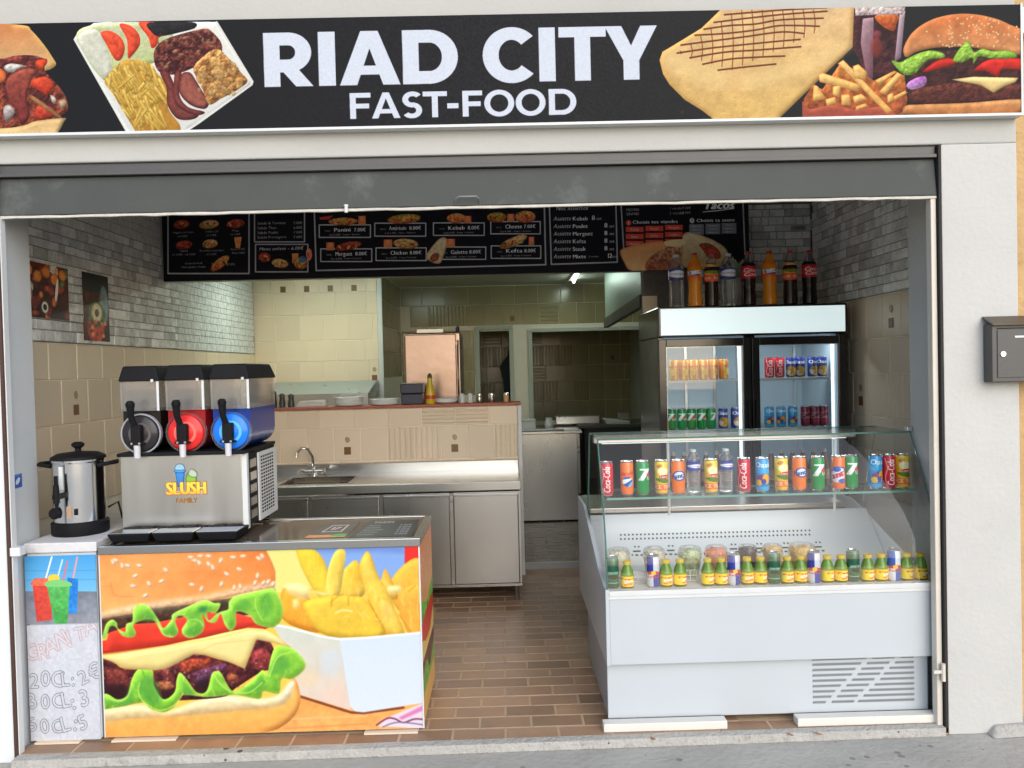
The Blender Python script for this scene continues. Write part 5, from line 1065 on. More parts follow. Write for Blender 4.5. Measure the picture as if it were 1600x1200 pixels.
for i, (x0, x1, lab) in enumerate(((-1.62, -1.36, 'thin pale batten on the floor under the left end of the burger freezer'), (-.60, -.38, 'thin pale batten on the floor under the right end of the burger freezer'), (-1.93, -1.75, 'thin pale batten on the floor under the white price cabinet'))):
    tag(obj('batten', box(x0, x1, .075, .13, .0032, .0112), M['wood'], bevel=.002), lab, 'batten', 'battens under the counters')
for x0, x1, lab in ((.372, .872, 'long white beam on the tiles under the left half of the display case'), (1.157, 1.735, 'long white beam on the tiles under the right half of the display case')):
    tag(obj('floor_beam', box(x0, x1, .035, .085, .0032, .037), M['whitebeam'], bevel=.003), lab, 'beam', 'beams under the display case')
rs = random.Random(5); debris = (('dry_leaf', 1020, 1153), ('dry_leaf', 1235, 1147), ('dry_leaf', 1277, 1144))
for nme, px, py in debris:
    q = AZ(px, py, .003 if py < 1155 else G0); a = rs.uniform(0, 3); b_ = MB(); L_ = .022
    b_.v = [(q[0] + cos(a) * L_ * u - sin(a) * v, -.03 + (sin(a) * L_ * u + cos(a) * v) * .6, .0015 + .004 * abs(u) + w_) for u, v, w_ in ((-1, 0, .002), (-.3, .007, 0), (.5, .006, .001), (1, 0, .004), (.4, -.006, 0), (-.4, -.006, .001))]
    b_.face(range(6)); o = obj('dry_leaf', b_, mat('dry_leaf', S(150, 92, 60), .8), loc=(0, 0, 0)); tag(o, {1020: 'brown dry leaf on the sill left of the others, below the display case', 1235: 'brown dry leaf in the middle of three on the sill under display case', 1277: 'brown dry leaf rightmost on the sill under the display case'}[px], 'leaf', 'dry leaves on the sill')

# ================================================================== LEFT COUNTER
fz = thing('chest_freezer', 'chest freezer wrapped in a giant burger and chips print', 'freezer', (-1.0, .35, 0))
obj('body', box(-1.652, -.358, .102, .608, .022, .762), M['whitemetal'], fz, bevel=.006)
quad_print('front_print', FZ['x0'] + .002, -.361, .0985, FZ['z0'] + .004, FZ['z1'] - .002, M_freezer_front, fz)
obj('side_print', MB().quad((-.3555, .104, .03), (-.3555, .606, .03), (-.3555, .606, .76), (-.3555, .104, .76)), M_freezer_side, fz)
obj('corner_trim', box(-.3608, -.3548, .0955, .1025, .016, .762), M['whiteplastic'], fz); obj('corner_trim', box(-1.657, -1.6525, .097, .1025, .016, .762), M['whiteplastic'], fz)
obj('lid_rim', MB().box(-1.657, -.353, .092, .128, .764, .798).box(-1.657, -.353, .582, .614, .764, .798).box(-1.657, -1.628, .1281, .5819, .764, .798).box(-.382, -.353, .1281, .5819, .764, .798), M['steelh'], fz, bevel=.003)
for x0, x1 in ((-1.627, -1.0), (-1.0, -.383)): obj('sliding_lid', box(x0 + .001, x1 - .001, .129, .5815, .776, .791 if x0 < -1.2 else .7955), M['freezertop'], fz, bevel=.002)
for x in (-1.58, -.43):
    for y in (.16, .55): obj('foot', MB().lathe([(.02, .0035), (.024, .022)], 10, (x, y, 0)), M['black'], fz)
def card(name, label, pts, m, z):
    b_ = MB(); b_.v = [(x, y, z) for x, y in pts] + [(x, y, z + .0012) for x, y in pts]
    for i in range(4): b_.face((i, (i + 1) % 4, 4 + (i + 1) % 4, 4 + i))
    b_.face((4, 5, 6, 7), ((0, 0), (1, 0), (1, 1), (0, 1))); b_.face((3, 2, 1, 0)); tag(obj(name, b_, m), label, 'card', 'cards on the freezer lid')
card('price_card', 'dark price list lying on the right end of the freezer lid', [(-.655, .14), (-.395, .14), (-.395, .50), (-.62, .50)], M_card, .7962)
card('leaflet', 'brown leaflet lying left of the dark price list on the freezer lid', [(-.84, .16), (-.672, .16), (-.66, .46), (-.80, .46)], M_card2, .7962)

wc = thing('white_cabinet', 'narrow white cabinet at the left edge with price sheet on its front', 'cabinet', (-1.83, .4, 0))
obj('body', box(-1.948, -1.668, .102, .72, .012, .775), M['whitemetal'], wc, bevel=.004)
obj('worktop', box(-1.957, -1.662, .094, .76, .777, .818), mat('speckled_worktop', S(206, 204, 204), .5, var=.10, scale=60, dirt=.5, dirtcol=S(130, 124, 120), dscale=30), wc, bevel=.005)
tag(obj('slush_poster', MB().box(-1.955, -1.669, .0985, .1010, .488, .765).quad((-1.955, .0975, .488), (-1.669, .0975, .488), (-1.669, .0975, .765), (-1.955, .0975, .765)), M_slush_poster), 'poster of red, green and blue slush cups on the white cabinet', 'poster')
tag(obj('price_sheet', MB().box(-1.955, -1.672, .0985, .1010, .010, .484).quad((-1.955, .0975, .010), (-1.672, .0975, .010), (-1.672, .0975, .484), (-1.955, .0975, .484)), M_prices), 'white sheet with outlined handwritten granita prices below the slush poster', 'sign')

# hot water urn
ux, uy, uz = -1.832, .30, .8185
ur = thing('water_urn', 'chrome hot water urn with black lid and side handles on white cabinet', 'urn', (ux, uy, uz))
obj('base', MB().lathe([(.108, uz), (.112, uz + .006), (.112, uz + .05), (.104, uz + .058)], 28, (ux, uy, 0)), M['black'], ur, smooth=True)
obj('tank', MB().lathe([(.102, uz + .058), (.102, uz + .305), (.106, uz + .31), (.106, uz + .318), (.098, uz + .322)], 32, (ux, uy, 0)), M['chrome'], ur, smooth=True)
ld = obj('lid', MB().lathe([(.108, uz + .318), (.106, uz + .33), (.08, uz + .343), (.02, uz + .35)], 28, (ux, uy, 0)), M['black'], ur, smooth=True)
obj('knob', MB().lathe([(.012, uz + .35), (.012, uz + .362), (.024, uz + .372), (.026, uz + .382), (.016, uz + .39), (.004, uz + .391)], 16, (ux, uy, 0)), M['black'], ld, smooth=True)
for s_ in (-1, 1): obj('handle', MB().tube([(ux + s_ * .10, uy - .03, uz + .29), (ux + s_ * .15, uy - .035, uz + .30), (ux + s_ * .162, uy, uz + .30), (ux + s_ * .15, uy + .035, uz + .30), (ux + s_ * .10, uy + .03, uz + .29)], .009, 8), M['black'], ur, smooth=True)
tp = obj('tap', MB().lathe([(.013, uz + .150), (.012, uz + .20), (.010, uz + .225)], 10, (ux - .02, uy - .14, 0)).box(ux - .032, ux - .008, uy - .15, uy - .1, uz + .165, uz + .185), M['black'], ur)
obj('lever', MB().box(ux - .026, ux - .014, uy - .146, uy - .134, uz + .222, uz + .262), M['black'], tp); obj('spout', MB().lathe([(.005, uz + .12), (.009, uz + .15)], 10, (ux - .02, uy - .14, 0)), M['black'], tp)
obj('sight_glass', MB().box(ux - .028, ux - .012, uy - .1045, uy - .099, uz + .20, uz + .295), M['whiteplastic'], ur)
obj('dial', MB().lathe([(.022, 0), (.024, -.010), (.016, -.018)], 18, (ux - .052, uy - .094, uz + .10), ax=1), M['black'], ur, smooth=True)
obj('switch', box(ux + .03, ux + .042, uy - .104, uy - .094, uz + .092, uz + .118), M['black'], ur)
obj('label_plate', box(ux + .0, ux + .02, uy - .1035, uy - .10, uz + .08, uz + .13), mat('urn_plate', S(170, 140, 110), .4), ur)
obj('cord', MB().tube([(ux + .104, uy + .03, uz + .1), (ux + .14, uy + .05, uz + .12), (ux + .15, uy + .06, uz + .05), (ux + .165, uy + .12, uz + .006)], .005, 6), M['black'], ur, smooth=True)

# slush machine
sx0, sx1, sy0, sy1, sz0, sz1 = -1.642, -1.106, .282, .70, .825, 1.142
sm = thing('slush_machine', 'steel three-tank slush machine with cola, red and blue slush on the freezer', 'slush machine', (-1.37, .45, .797))
obj('body', box(sx0 + .002, sx1 - .002, sy0 + .004, sy1, sz0, sz1), M['black'], sm, bevel=.004)
fp = obj('front_panel', box(sx0, sx1 - .022, sy0 - .004, sy0 + .0035, sz0 + .012, sz1), M['slushsteel'], sm, bevel=.002)
q0, q1 = AY(255, 725, .275), AY(326, 790, .275)
quad_print('badge', q0[0], q1[0], sy0 - .0052, q1[2], q0[2] + .004, M_logo, fp)
obj('corner_post', box(sx1 - .0215, sx1 + .002, sy0 - .006, sy0 + .02, sz0 - .006, sz1 + .002), M['whiteplastic'], sm, bevel=.002)
sp = MB().box(sx1 - .0018, sx1 + .006, sy0 + .145, sy1 + .004, sz0 + .0, sz1 - .012)
gr = obj('side_grille', sp, M['whiteplastic'], sm, bevel=.002)
hol = MB()
for i in range(6):
    for j in range(17): hol.box(sx1 + .0062, sx1 + .0068, sy0 + .175 + i * .033, sy0 + .175 + i * .033 + .022, sz0 + .03 + j * .0155, sz0 + .03 + j * .0155 + .0085)
obj('grille_slots', hol, M['darkhole'], gr, kind='stuff')
vs = MB()
for j in range(5): vs.box(sx1 - .0018, sx1 + .003, sy0 + .04, sy0 + .12, sz0 + .03 + j * .055, sz0 + .03 + j * .055 + .035)
obj('side_vents', vs, M['steel'], sm)
obj('deck', box(sx0 - .004, sx1 + .004, sy0 - .03, sy1, sz1 + .0005, sz1 + .016), M['black'], sm, bevel=.004)
for x in (sx0 + .04, sx1 - .04):
    for y in (sy0 + .03, sy1 - .04): obj('foot', MB().lathe([(.016, .797), (.014, sz0)], 10, (x, y, 0)), M['black'], sm)
for k, (lq, dk, nm) in enumerate((('slushcola', 'disccola', 'cola'), ('slushred', 'discred', 'red'), ('slushblue', 'discblue', 'blue'))):
    cx = -1.553 + k * .192; cz = 1.238; r = .0795; y0, y1 = .285, .665; ztop = 1.335; zt = 1.462; hwid = .081
    U = [(cx + r * cos(radians(a)), cz + r * sin(radians(a))) for a in range(180, 361, 15)]
    bowl = obj('tank', MB().box(cx - hwid, cx + hwid, y1 - .003, y1, ztop, zt).box(cx - hwid, cx - hwid + .003, y0 + .0031, y1 - .0031, ztop, zt).box(cx + hwid - .003, cx + hwid, y0 + .0031, y1 - .0031, ztop, zt), M['clear'], sm, loc=None)
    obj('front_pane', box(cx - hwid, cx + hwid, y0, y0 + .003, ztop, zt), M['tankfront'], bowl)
    bowl['label'] = 'tank of ' + nm + ' slush'
    obj('slush', MB().prism([(cx - r, ztop)] + U + [(cx + r, ztop)], 1, y0 + .012, y1 - .006), M[lq], bowl, smooth=True)
    obj('drum_front', MB().lathe([(.0, y0 - .022), (.055, y0 - .020), (.074, y0 - .010), (r + .002, y0 + .011)], 28, (cx, 0, cz), ax=1, caps=False), M[dk], bowl, smooth=True)
    obj('drum_ring', MB().lathe([(.080, y0 - .004), (.0865, y0 - .004), (.0865, y0 + .014), (.080, y0 + .014), (.080, y0 - .004)], 28, (cx, 0, cz), ax=1, caps=False), M['clear'] if k else M['greyplastic'], bowl, smooth=True)
    obj('auger_ring', MB().lathe([(.036, y0 - .0235), (.048, y0 - .0232), (.048, y0 - .0195), (.036, y0 - .0215), (.036, y0 - .0235)], 24, (cx + .004, 0, cz), ax=1, caps=False), mat('auger_' + nm, {'cola': (.10, .085, .08), 'red': (.95, .16, .12), 'blue': (.10, .50, .95)}[nm], .3), bowl, smooth=True)
    for s_ in (-1, 1): obj('corner_rib', box(cx + s_ * (hwid - .004) - .005, cx + s_ * (hwid - .004) + .005, y0 - .003, y0 - .0003, ztop, zt - .002), M['whiteplastic'] if s_ > 0 else M['clear'], bowl)  # upright strips imitate streak highlights on the tank front
    lid = obj('tank_lid', MB().hexa([(cx - .089, y0 - .012, zt), (cx + .089, y0 - .012, zt), (cx + .089, y1 + .01, zt), (cx - .089, y1 + .01, zt)], [(cx - .076, y0 + .008, zt + .066), (cx + .068, y0 + .008, zt + .066), (cx + .068, y1 - .02, zt + .066), (cx - .076, y1 - .02, zt + .066)]), M['blackgloss'] if False else M['black'], sm, bevel=.008, seg=3)
    obj('latch', MB().lathe([(.006, zt - .004), (.006, zt + .008)], 8, (cx + .06, y0 - .016, 0)), M['whiteplastic'], lid)
    tap = obj('tap', MB().box(cx - .021, cx + .021, y0 - .056, y0 - .0225, cz - .045, cz + .04).box(cx - .034, cx + .034, y0 - .05, y0 - .03, cz - .044, cz - .034), M['black'], sm, bevel=.005)
    obj('lever', MB().tube([(cx - .006, y0 - .04, cz + .03), (cx - .012, y0 - .062, cz + .075), (cx - .012, y0 - .066, cz + .115)], [.013, .013, .016], 10), M['black'], tap, smooth=True)
    obj('lever_knob', MB().lathe([(.004, cz + .112), (.017, cz + .116), (.019, cz + .13), (.012, cz + .142), (.002, cz + .144)], 12, (cx - .012, y0 - .066, 0)), M['black'], tap, smooth=True)
    obj('nozzle', MB().lathe([(.013, cz - .10), (.014, cz - .046)], 14, (cx, y0 - .042, 0)), mat('clear_nozzle', S(200, 196, 200), .25) if k == 0 else bpy.data.materials['clear_nozzle'], tap, smooth=True)
    for s_ in (-1, 1): obj('rivet', MB().lathe([(.005, y0 - .0575), (.005, y0 - .05)], 8, (cx + s_ * .016, 0, cz - .038), ax=1), M['chrome'], tap)
    tx = -1.548 + k * .180; ty0 = .125
    tr = obj('drip_tray', MB().hexa([(tx - .072, ty0 + .012, .802), (tx + .072, ty0 + .012, .802), (tx + .08, sy0 - .006, .802), (tx - .08, sy0 - .006, .802)], [(tx - .088, ty0, .838), (tx + .088, ty0, .838), (tx + .088, sy0 - .006, .838), (tx - .088, sy0 - .006, .838)]), M['black'], sm, bevel=.005)
    gm = MB().box(tx - .085, tx + .085, ty0 + .004, sy0 - .07, .8385, .843)
    obj('tray_cover', gm, M['steelh'] if k < 2 else M['greyplastic'], tr, bevel=.002)
    obj('tray_slots', MB().box(tx - .055, tx - .005, sy0 - .068, sy0 - .02, .8385, .845).box(tx + .005, tx + .055, sy0 - .068, sy0 - .02, .8385, .845), M['darkhole'], tr)

# ================================================================== DRINKS: one of each kind, then copies
def can_meshes(kind, r, h, rim=True):
    body = MB().lathe([(r * .86, 0.004), (r, .012), (r, h - .012), (r * .9, h - .005)], 18, caps=False)
    return body.mesh('body', M_label[kind], smooth=True), MB().lathe([(r * .80, 0), (r * .88, .0045)], 14).lathe([(r * .9, h - .0055), (r * .92, h), (r * .84, h), (r * .80, h - .003)], 14).box(-r * .3, r * .3, -r * .5, r * .2, h - .0025, h - .001).mesh('lid', M['canmetal'], smooth=True)
CAN = {}
def can(kind, loc, label, group, r=.0285, h=.147, rz=0.0):
    key = (kind, r, h)
    t = thing('drink_can', label, 'can', loc, group); t.rotation_euler.z = rz
    if key not in CAN: CAN[key] = can_meshes(kind, r, h)
    link('body', CAN[key][0], t); link('lid', CAN[key][1], t); return t
JB = {}
def juice_bottle(loc, label, group, rz=0):
    t = thing('juice_bottle', label, 'bottle', loc, group); t.rotation_euler.z = rz
    if 'g' not in JB:
        JB['g'] = MB().lathe([(.022, 0), (.0262, .004), (.0268, .052), (.0255, .066), (.020, .084), (.0145, .094), (.0145, .101)], 16).mesh('glass', M['juiceglass'], smooth=True)
        JB['l'] = MB().lathe([(.0274, .007), (.0276, .055)], 16, caps=False).mesh('label', M_label['juice'], smooth=True)
        JB['c'] = MB().lathe([(.0165, .100), (.017, .102), (.017, .1125), (.0155, .114)], 16).mesh('cap', M['mustard'], smooth=True)
    link('glass', JB['g'], t); link('label', JB['l'], t); link('cap', JB['c'], t); return t
def water_bottle(loc, label, group, h=.215, r=.031, big=False):
    t = thing('water_bottle', label, 'bottle', loc, group); k = 'wb%d' % big
    if k not in JB:
        pr = [(r * .6, 0), (r * .96, h * .02)]
        for i in range(9): pr += [(r, h * (.06 + i * .055)), (r * .93, h * (.085 + i * .055))]
        pr += [(r, h * .56), (r, h * .76), (r * .92, h * .82), (r * .42, h * .93), (r * .40, h * .96)]
        JB[k] = MB().lathe(pr, 18).mesh('plastic', M['pet'], smooth=True)
        JB[k + 'l'] = MB().lathe([(r * 1.012, h * .53), (r * 1.012, h * .73)], 18, caps=False).mesh('label', M_label['mineral'] if not big else M_blabel['mineral'], smooth=True)
        JB[k + 'c'] = MB().lathe([(r * .44, h * .945), (r * .45, h * .998), (r * .38, h)], 14).mesh('cap', M['whiteplastic'], smooth=True)
    link('plastic', JB[k], t); link('label', JB[k + 'l'], t); link('cap', JB[k + 'c'], t); return t
def soda_bottle(kind, loc, label, group, h=.335, r=.045):
    t = thing('soda_bottle', label, 'bottle', loc, group); k = 'sb' + kind
    if k not in JB:
        liq = {'cola': 'colaliq', 'orange': 'orangeliq', 'tea': 'tealiq'}[kind]
        prof = {'cola': [(.6, 0), (.95, .03), (.98, .12), (.90, .28), (.92, .40), (1, .47), (1, .70), (.86, .78)], 'orange': [(.6, 0), (.98, .03), (1, .14), (.84, .34), (.90, .46), (1, .56), (1, .72), (.80, .80)], 'tea': [(.6, 0), (.92, .03), (.94, .2), (.86, .42), (.94, .52), (.92, .70), (.74, .78)]}[kind]
        JB[k] = MB().lathe([(a * r, b * h) for a, b in prof] + [(r * .6, h * .80)], 18).mesh('drink', M[liq], smooth=True)
        JB[k + 's'] = MB().lathe([(r * .80, h * .805), (r * .5, h * .88), (r * .30, h * .945), (r * .29, h * .965)], 16, caps=False).mesh('shoulder', M['pet'] if kind != 'orange' else M['orangeliq'], smooth=True)
        lo, hi = {'cola': (.50, .74), 'orange': (.52, .78), 'tea': (.46, .78)}[kind]
        JB[k + 'l'] = MB().lathe([(r * 1.015 * (1 if kind != 'tea' else .97), h * lo), (r * 1.015 * (1 if kind != 'tea' else .95), h * (lo + hi) / 2), (r * (1.015 if kind == 'cola' else .9 if kind == 'orange' else .80), h * hi)], 18, caps=False).mesh('label', M_blabel[kind], smooth=True)
        JB[k + 'c'] = MB().lathe([(r * .34, h * .955), (r * .35, h * .995), (r * .30, h)], 14).mesh('cap', M['red'], smooth=True)
    link('drink', JB[k], t); link('shoulder', JB[k + 's'], t); link('label', JB[k + 'l'], t); link('cap', JB[k + 'c'], t); return t

# ================================================================== DISPLAY CASE
dx0, dx1 = .398, 1.767
dc = thing('display_case', 'white refrigerated display case with curved glass front, full of drinks', 'display case', (1.08, .5, 0))
obj('front_panel', box(dx0 + .012, dx1 - .002, .070, .085, .262, .545), M['whitemetal'], dc, bevel=.003)
obj('front_lip', MB().box(dx0 + .012, dx1 - .002, .064, .10, .5455, .566).box(dx0 + .012, dx1 - .002, .0665, .0695, .531, .5452), M['whiteplastic'], dc, bevel=.003)
obj('lower_panel', box(dx0 + .001, 1.722, .100, .115, .030, .2615), M['whitemetal'], dc, bevel=.003)
obj('base', box(dx0 + .004, 1.718, .1155, .86, .024, .25), M['greyplastic'], dc, bevel=.003)
obj('underside_gap', box(1.7225, 1.745, .14, .5, .036, .2615), M['greyplastic'], dc)
obj('tub', MB().box(dx0 + .012, dx1 - .002, .0855, 1.16, .2625, .50), M['whitemetal'], dc)
obj('side_panel', MB().prism([(.062, .262), (1.18, .262), (1.18, .775), (.90, .775), (.845, .765), (.30, .60), (.115, .572), (.062, .572)], 0, dx0 - .004, dx0 + .0115), M['whitemetal'], dc, bevel=.002)
obj('side_panel', MB().prism([(.062, .262), (1.18, .262), (1.18, .775), (.90, .775), (.845, .765), (.30, .60), (.115, .572), (.062, .572)], 0, dx1 - .0015, dx1 + .0035), M['whitemetal'], dc)
obj('deck', MB().box(dx0 + .013, dx1 - .003, .1005, .52, .535, .551), M['whiteplastic'], dc)
bp = obj('back_panel', MB().prism([(.5205, .551), (.72, .752), (.735, .752), (.735, .535), (.5205, .535)], 0, dx0 + .013, dx1 - .004), M['whitemetal'], dc)
hl = MB()
def on_panel(px, py):                                 # where a pixel meets the sloping back panel
    r = ray(px, py); nrm = (0, -.201, .1995); t = (sum(n_ * (p - c) for n_, p, c in zip(nrm, (0, .5205, .551), CAMP))) / sum(a * b for a, b in zip(r, nrm)); return tuple(CAMP[i] + r[i] * t for i in range(3))
def hole(px, py, a=.0040, b=.0048):
    x, y, z = on_panel(px, py); d = .0008; s_ = .707
    b0 = [(x - a, y - b * s_, z - b * s_), (x + a, y - b * s_, z - b * s_), (x + a, y + b * s_, z + b * s_), (x - a, y + b * s_, z + b * s_)]
    hl.v += [(p[0], p[1] - d, p[2] + d) for p in b0]; k = len(hl.v) - 4; hl.face((k, k + 1, k + 2, k + 3))
for i in range(48):
    px = 970 + i * 6.27; sl = -(px - 970) * .024
    if px < 1275: hole(px, 836 + sl); hole(px, 842.5 + sl)
for cx in (995, 1048, 1146, 1186, 1228, 1278):
    for dx in (-3, 3): hole(cx + dx, 855 - (cx - 970) * .024, .004, .004)
    hole(cx, 862 - (cx - 970) * .024, .018, .004)
    for dx in (-8, 0, 8): hole(cx + dx, 868 - (cx - 970) * .024, .007, .004)
obj('vent_holes', hl, M['darkhole'], bp, kind='stuff')
wt = obj('rear_worktop', MB().box(dx0 + .013, dx1 - .1, .737, 1.16, .756, .782), M['steelh'], dc, bevel=.004)
obj('worktop_edge', box(dx0 + .013, dx1 - .1, .7335, .7368, .744, .756), M['black'], wt)
rk = MB()
for i in range(40): rk.box(dx0 + .1 + i * .028, dx0 + .1035 + i * .028, .235, .238, .5515, .60)
for z in (.555, .575, .598): rk.box(dx0 + .08, dx0 + 1.24, .232, .2348, z, z + .003)
obj('wire_rack', rk, M['whiteplastic'], dc, kind='stuff')
# glass
GC = [(.072, .567), (.086, .66), (.092, .742), (.130, .855), (.214, 1.015), (.290, 1.150), (.298, 1.160)]
def sheet(curve, x0, x1, th=.005):
    b_ = MB(); n_ = len(curve)
    b_.v = [(x0, y, z) for y, z in curve] + [(x1, y, z) for y, z in curve]
    for i in range(n_ - 1): b_.face((i, n_ + i, n_ + i + 1, i + 1))
    return b_
obj('front_glass', sheet(GC, dx0 + .008, dx1 - .001), M['glass'], dc, smooth=True)
obj('top_glass', box(dx0 + .004, dx1 - .001, .296, .615, 1.158, 1.164), M['glass'], dc)
obj('glass_edge', MB().box(dx0 + .004, dx1 - .001, .2905, .2955, 1.1575, 1.1645).box(dx0 + .004, dx1 - .001, .6155, .619, 1.1575, 1.1645), M['gedge'], dc)
for x in (dx0 + .006, dx1 - .003):
    tb = MB(); pts = [(x, y, z) for y, z in GC]; tb.tube(pts, .0032, 6); obj('glass_edge', tb, M['gedge'], dc, smooth=True)
    prof = GC + [(.615, 1.158), (.75, .782), (.70, .735), (.32, .612), (.115, .573)]
    b_ = MB(); b_.v = [(x + .0001, y, z) for y, z in prof]; b_.face(range(len(prof))); obj('side_glass', b_, M['glass'], dc)
    obj('rear_edge', MB().tube([(x, .615, 1.158), (x, .75, .782)], .004, 6), M['gedge'] if x < 1 else M['alu'], dc)
obj('glass_shelf', box(dx0 + .03, dx1 - .02, .215, .46, .913, .919), M['glass'], dc)
obj('shelf_edge', MB().box(dx0 + .03, dx1 - .02, .2115, .2147, .9115, .9205).box(dx0 + .03, dx1 - .02, .4602, .463, .9125, .9195), mat('pale_glass_edge', (.14, .30, .25), .15), dc)
obj('lamp_rail', box(dx0 + .02, dx1 - .12, .56, .612, 1.118, 1.156), M['alu'], dc, bevel=.004)
obj('light_strip', box(dx0 + .06, dx1 - .16, .575, .597, 1.1135, 1.1178), mat('lit_strip', (.95, 1, 1), .4, var=0, emit=.55), dc)  # glowing strip added to brighten the inside of the case
al = bpy.data.lights.new('case_light', 'AREA'); al.shape = 'RECTANGLE'; al.size = 1.1; al.size_y = .03; al.energy = 1.1; al.color = (.95, 1, 1)  # added fill lamp that lifts the case interior
ao = bpy.data.objects.new('case_light', al); C.objects.link(ao); ao.parent = dc; ao.location = Vector((1.06, .58, 1.11)) - dc.location; ao.rotation_euler = (radians(-18), 0, 0)
for px in (1044, 1303):
    q = AY(px, 720, .50); obj('shelf_post', MB().lathe([(.006, .785), (.006, 1.117)], 10, (q[0], .50, 0)), M['whiteplastic'], dc)
for px in (1035, 1160, 1303, 1405):
    q = AY(px, 780, .34); obj('shelf_clip', MB().lathe([(.006, .9), (.006, .9125)], 8, (q[0], .42, 0)), M['chrome'], dc)
q = AY(1418, 668, .3); obj('glass_hinge', box(dx1 - .02, dx1 + .004, .286, .312, 1.1648, 1.182), M['alu'], dc, bevel=.003)
# grille
vg = MB(); zA, zB = .058, .2585
for r_ in range(9):
    z = zB - .012 - r_ * .0223; x = 1.243
    a1 = 1.243 + .222 - r_ * .0216; b0 = a1 + .024; b1 = b0 + .092 ; c0 = b1 + .022
    while x < 1.662:
        if x < a1 or b0 < x < b1 or x > c0:
            k = len(vg.v); vg.v += [(x, .0992, z), (x + .004, .0992, z), (x + .0085, .0992, z + .011), (x + .0045, .0992, z + .011)]; vg.face((k, k + 1, k + 2, k + 3))
        x += .0078
obj('vent_slots', vg, M['darkhole'], dc, kind='stuff')

# drinks on the glass shelf
row = [(948, 'cola', 'red cola can at the left end of the glass shelf'), (980, 'swirl', 'orange can with blue swirl logo, second from left on glass shelf'), (1004, 'lime', 'green lemonade can beside the blue swirl orange can'), (1034, 'tea', 'leftmost yellow iced tea can on the glass shelf'),
       (1060, 'orange', 'plain orange can half behind the leftmost water bottle'), (1083, 'W', 'small clear water bottle between the orange and yellow cans'), (1111, 'tea', 'yellow iced tea can standing between the two water bottles'), (1134, 'W', 'small clear water bottle left of the upright red cola can'),
       (1163, 'cola', 'red cola can right of the second water bottle'), (1191, 'tropical', 'sky blue fruit can near the middle of the glass shelf'), (1222, 'tea', 'yellow iced tea can right of the middle blue fruit can'), (1250, 'orange', 'orange can with small round blue logo left of a green can'),
       (1277, 'lime', 'green lemonade can between two orange cans'), (1310, 'orange_bold', 'orange can with large tilted white and red logo'), (1331, 'lime', 'green lemonade can touching the large-logo orange can on its right'), (1367, 'tropical', 'sky blue fruit can near the right end of the glass shelf'),
       (1388, 'cola', 'red cola can second from the right end of the glass shelf'), (1410, 'tea', 'yellow iced tea can at the right end of the glass shelf')]
rs = random.Random(21)
for px, k, lab in row:
    x = AY(px, 760, .30)[0]; y = .30 + rs.uniform(-.008, .008)
    if k == 'W': water_bottle((x, y, .9192), lab, 'drinks on the glass shelf', .190, .030)
    else: can(k, (x, y, .9192), lab, 'drinks on the glass shelf', rz=rs.uniform(-.25, .25) + (x - 1.08) * -.1, h=.146)
low = [(957, 'sparkling', 'dark green water can at the left end of the lower row'), (980, 'J', 'yellow labelled juice bottle beside the leftmost dark green can'), (1021, 'energy', 'slim blue and silver energy can, leftmost of its kind'), (1041, 'J', 'juice bottle touching the right of the leftmost energy can'), (1063, 'J', 'juice bottle with an empty gap on its right'),
       (1106, 'J', 'juice bottle below the orange salad cup, left one of the pair'), (1127, 'J', 'juice bottle touching the left of the second energy can'), (1146, 'energy', 'slim blue and silver energy can, second from left'), (1168, 'J', 'juice bottle below the dark salad cup'), (1189, 'J', 'juice bottle touching the left of the middle dark green can'),
       (1209, 'sparkling', 'dark green water can in the middle of the lower row'), (1230, 'J', 'juice bottle touching the right of the middle dark green can'), (1252, 'J', 'juice bottle below the wide golden salad cup, left of an energy can'), (1271, 'energy', 'slim blue and silver energy can, third from left'), (1293, 'J', 'juice bottle touching the right of the third energy can'),
       (1314, 'J', 'juice bottle touching the left of the rightmost dark green can'), (1333, 'sparkling', 'dark green water can, rightmost of the three'), (1355, 'J', 'juice bottle touching the right of the rightmost dark green can'), (1377, 'J', 'juice bottle touching the left of the pale energy can'), (1396, 'energy_light', 'slim pale blue and white energy can near the right end'),
       (1416, 'J', 'juice bottle second from the right end of the lower row'), (1438, 'J', 'juice bottle at the right end of the lower row')]
for px, k, lab in low:
    x = AY(px, 900, .165)[0]; y = .165 + rs.uniform(-.006, .006); z = .5512
    if k == 'J': juice_bottle((x, y, z), lab, 'juice bottles in the lower row', rs.uniform(-.5, .5))
    else: can(k, (x, y, z), lab, 'cans in the lower row', .0265, .134, rs.uniform(-.3, .3))
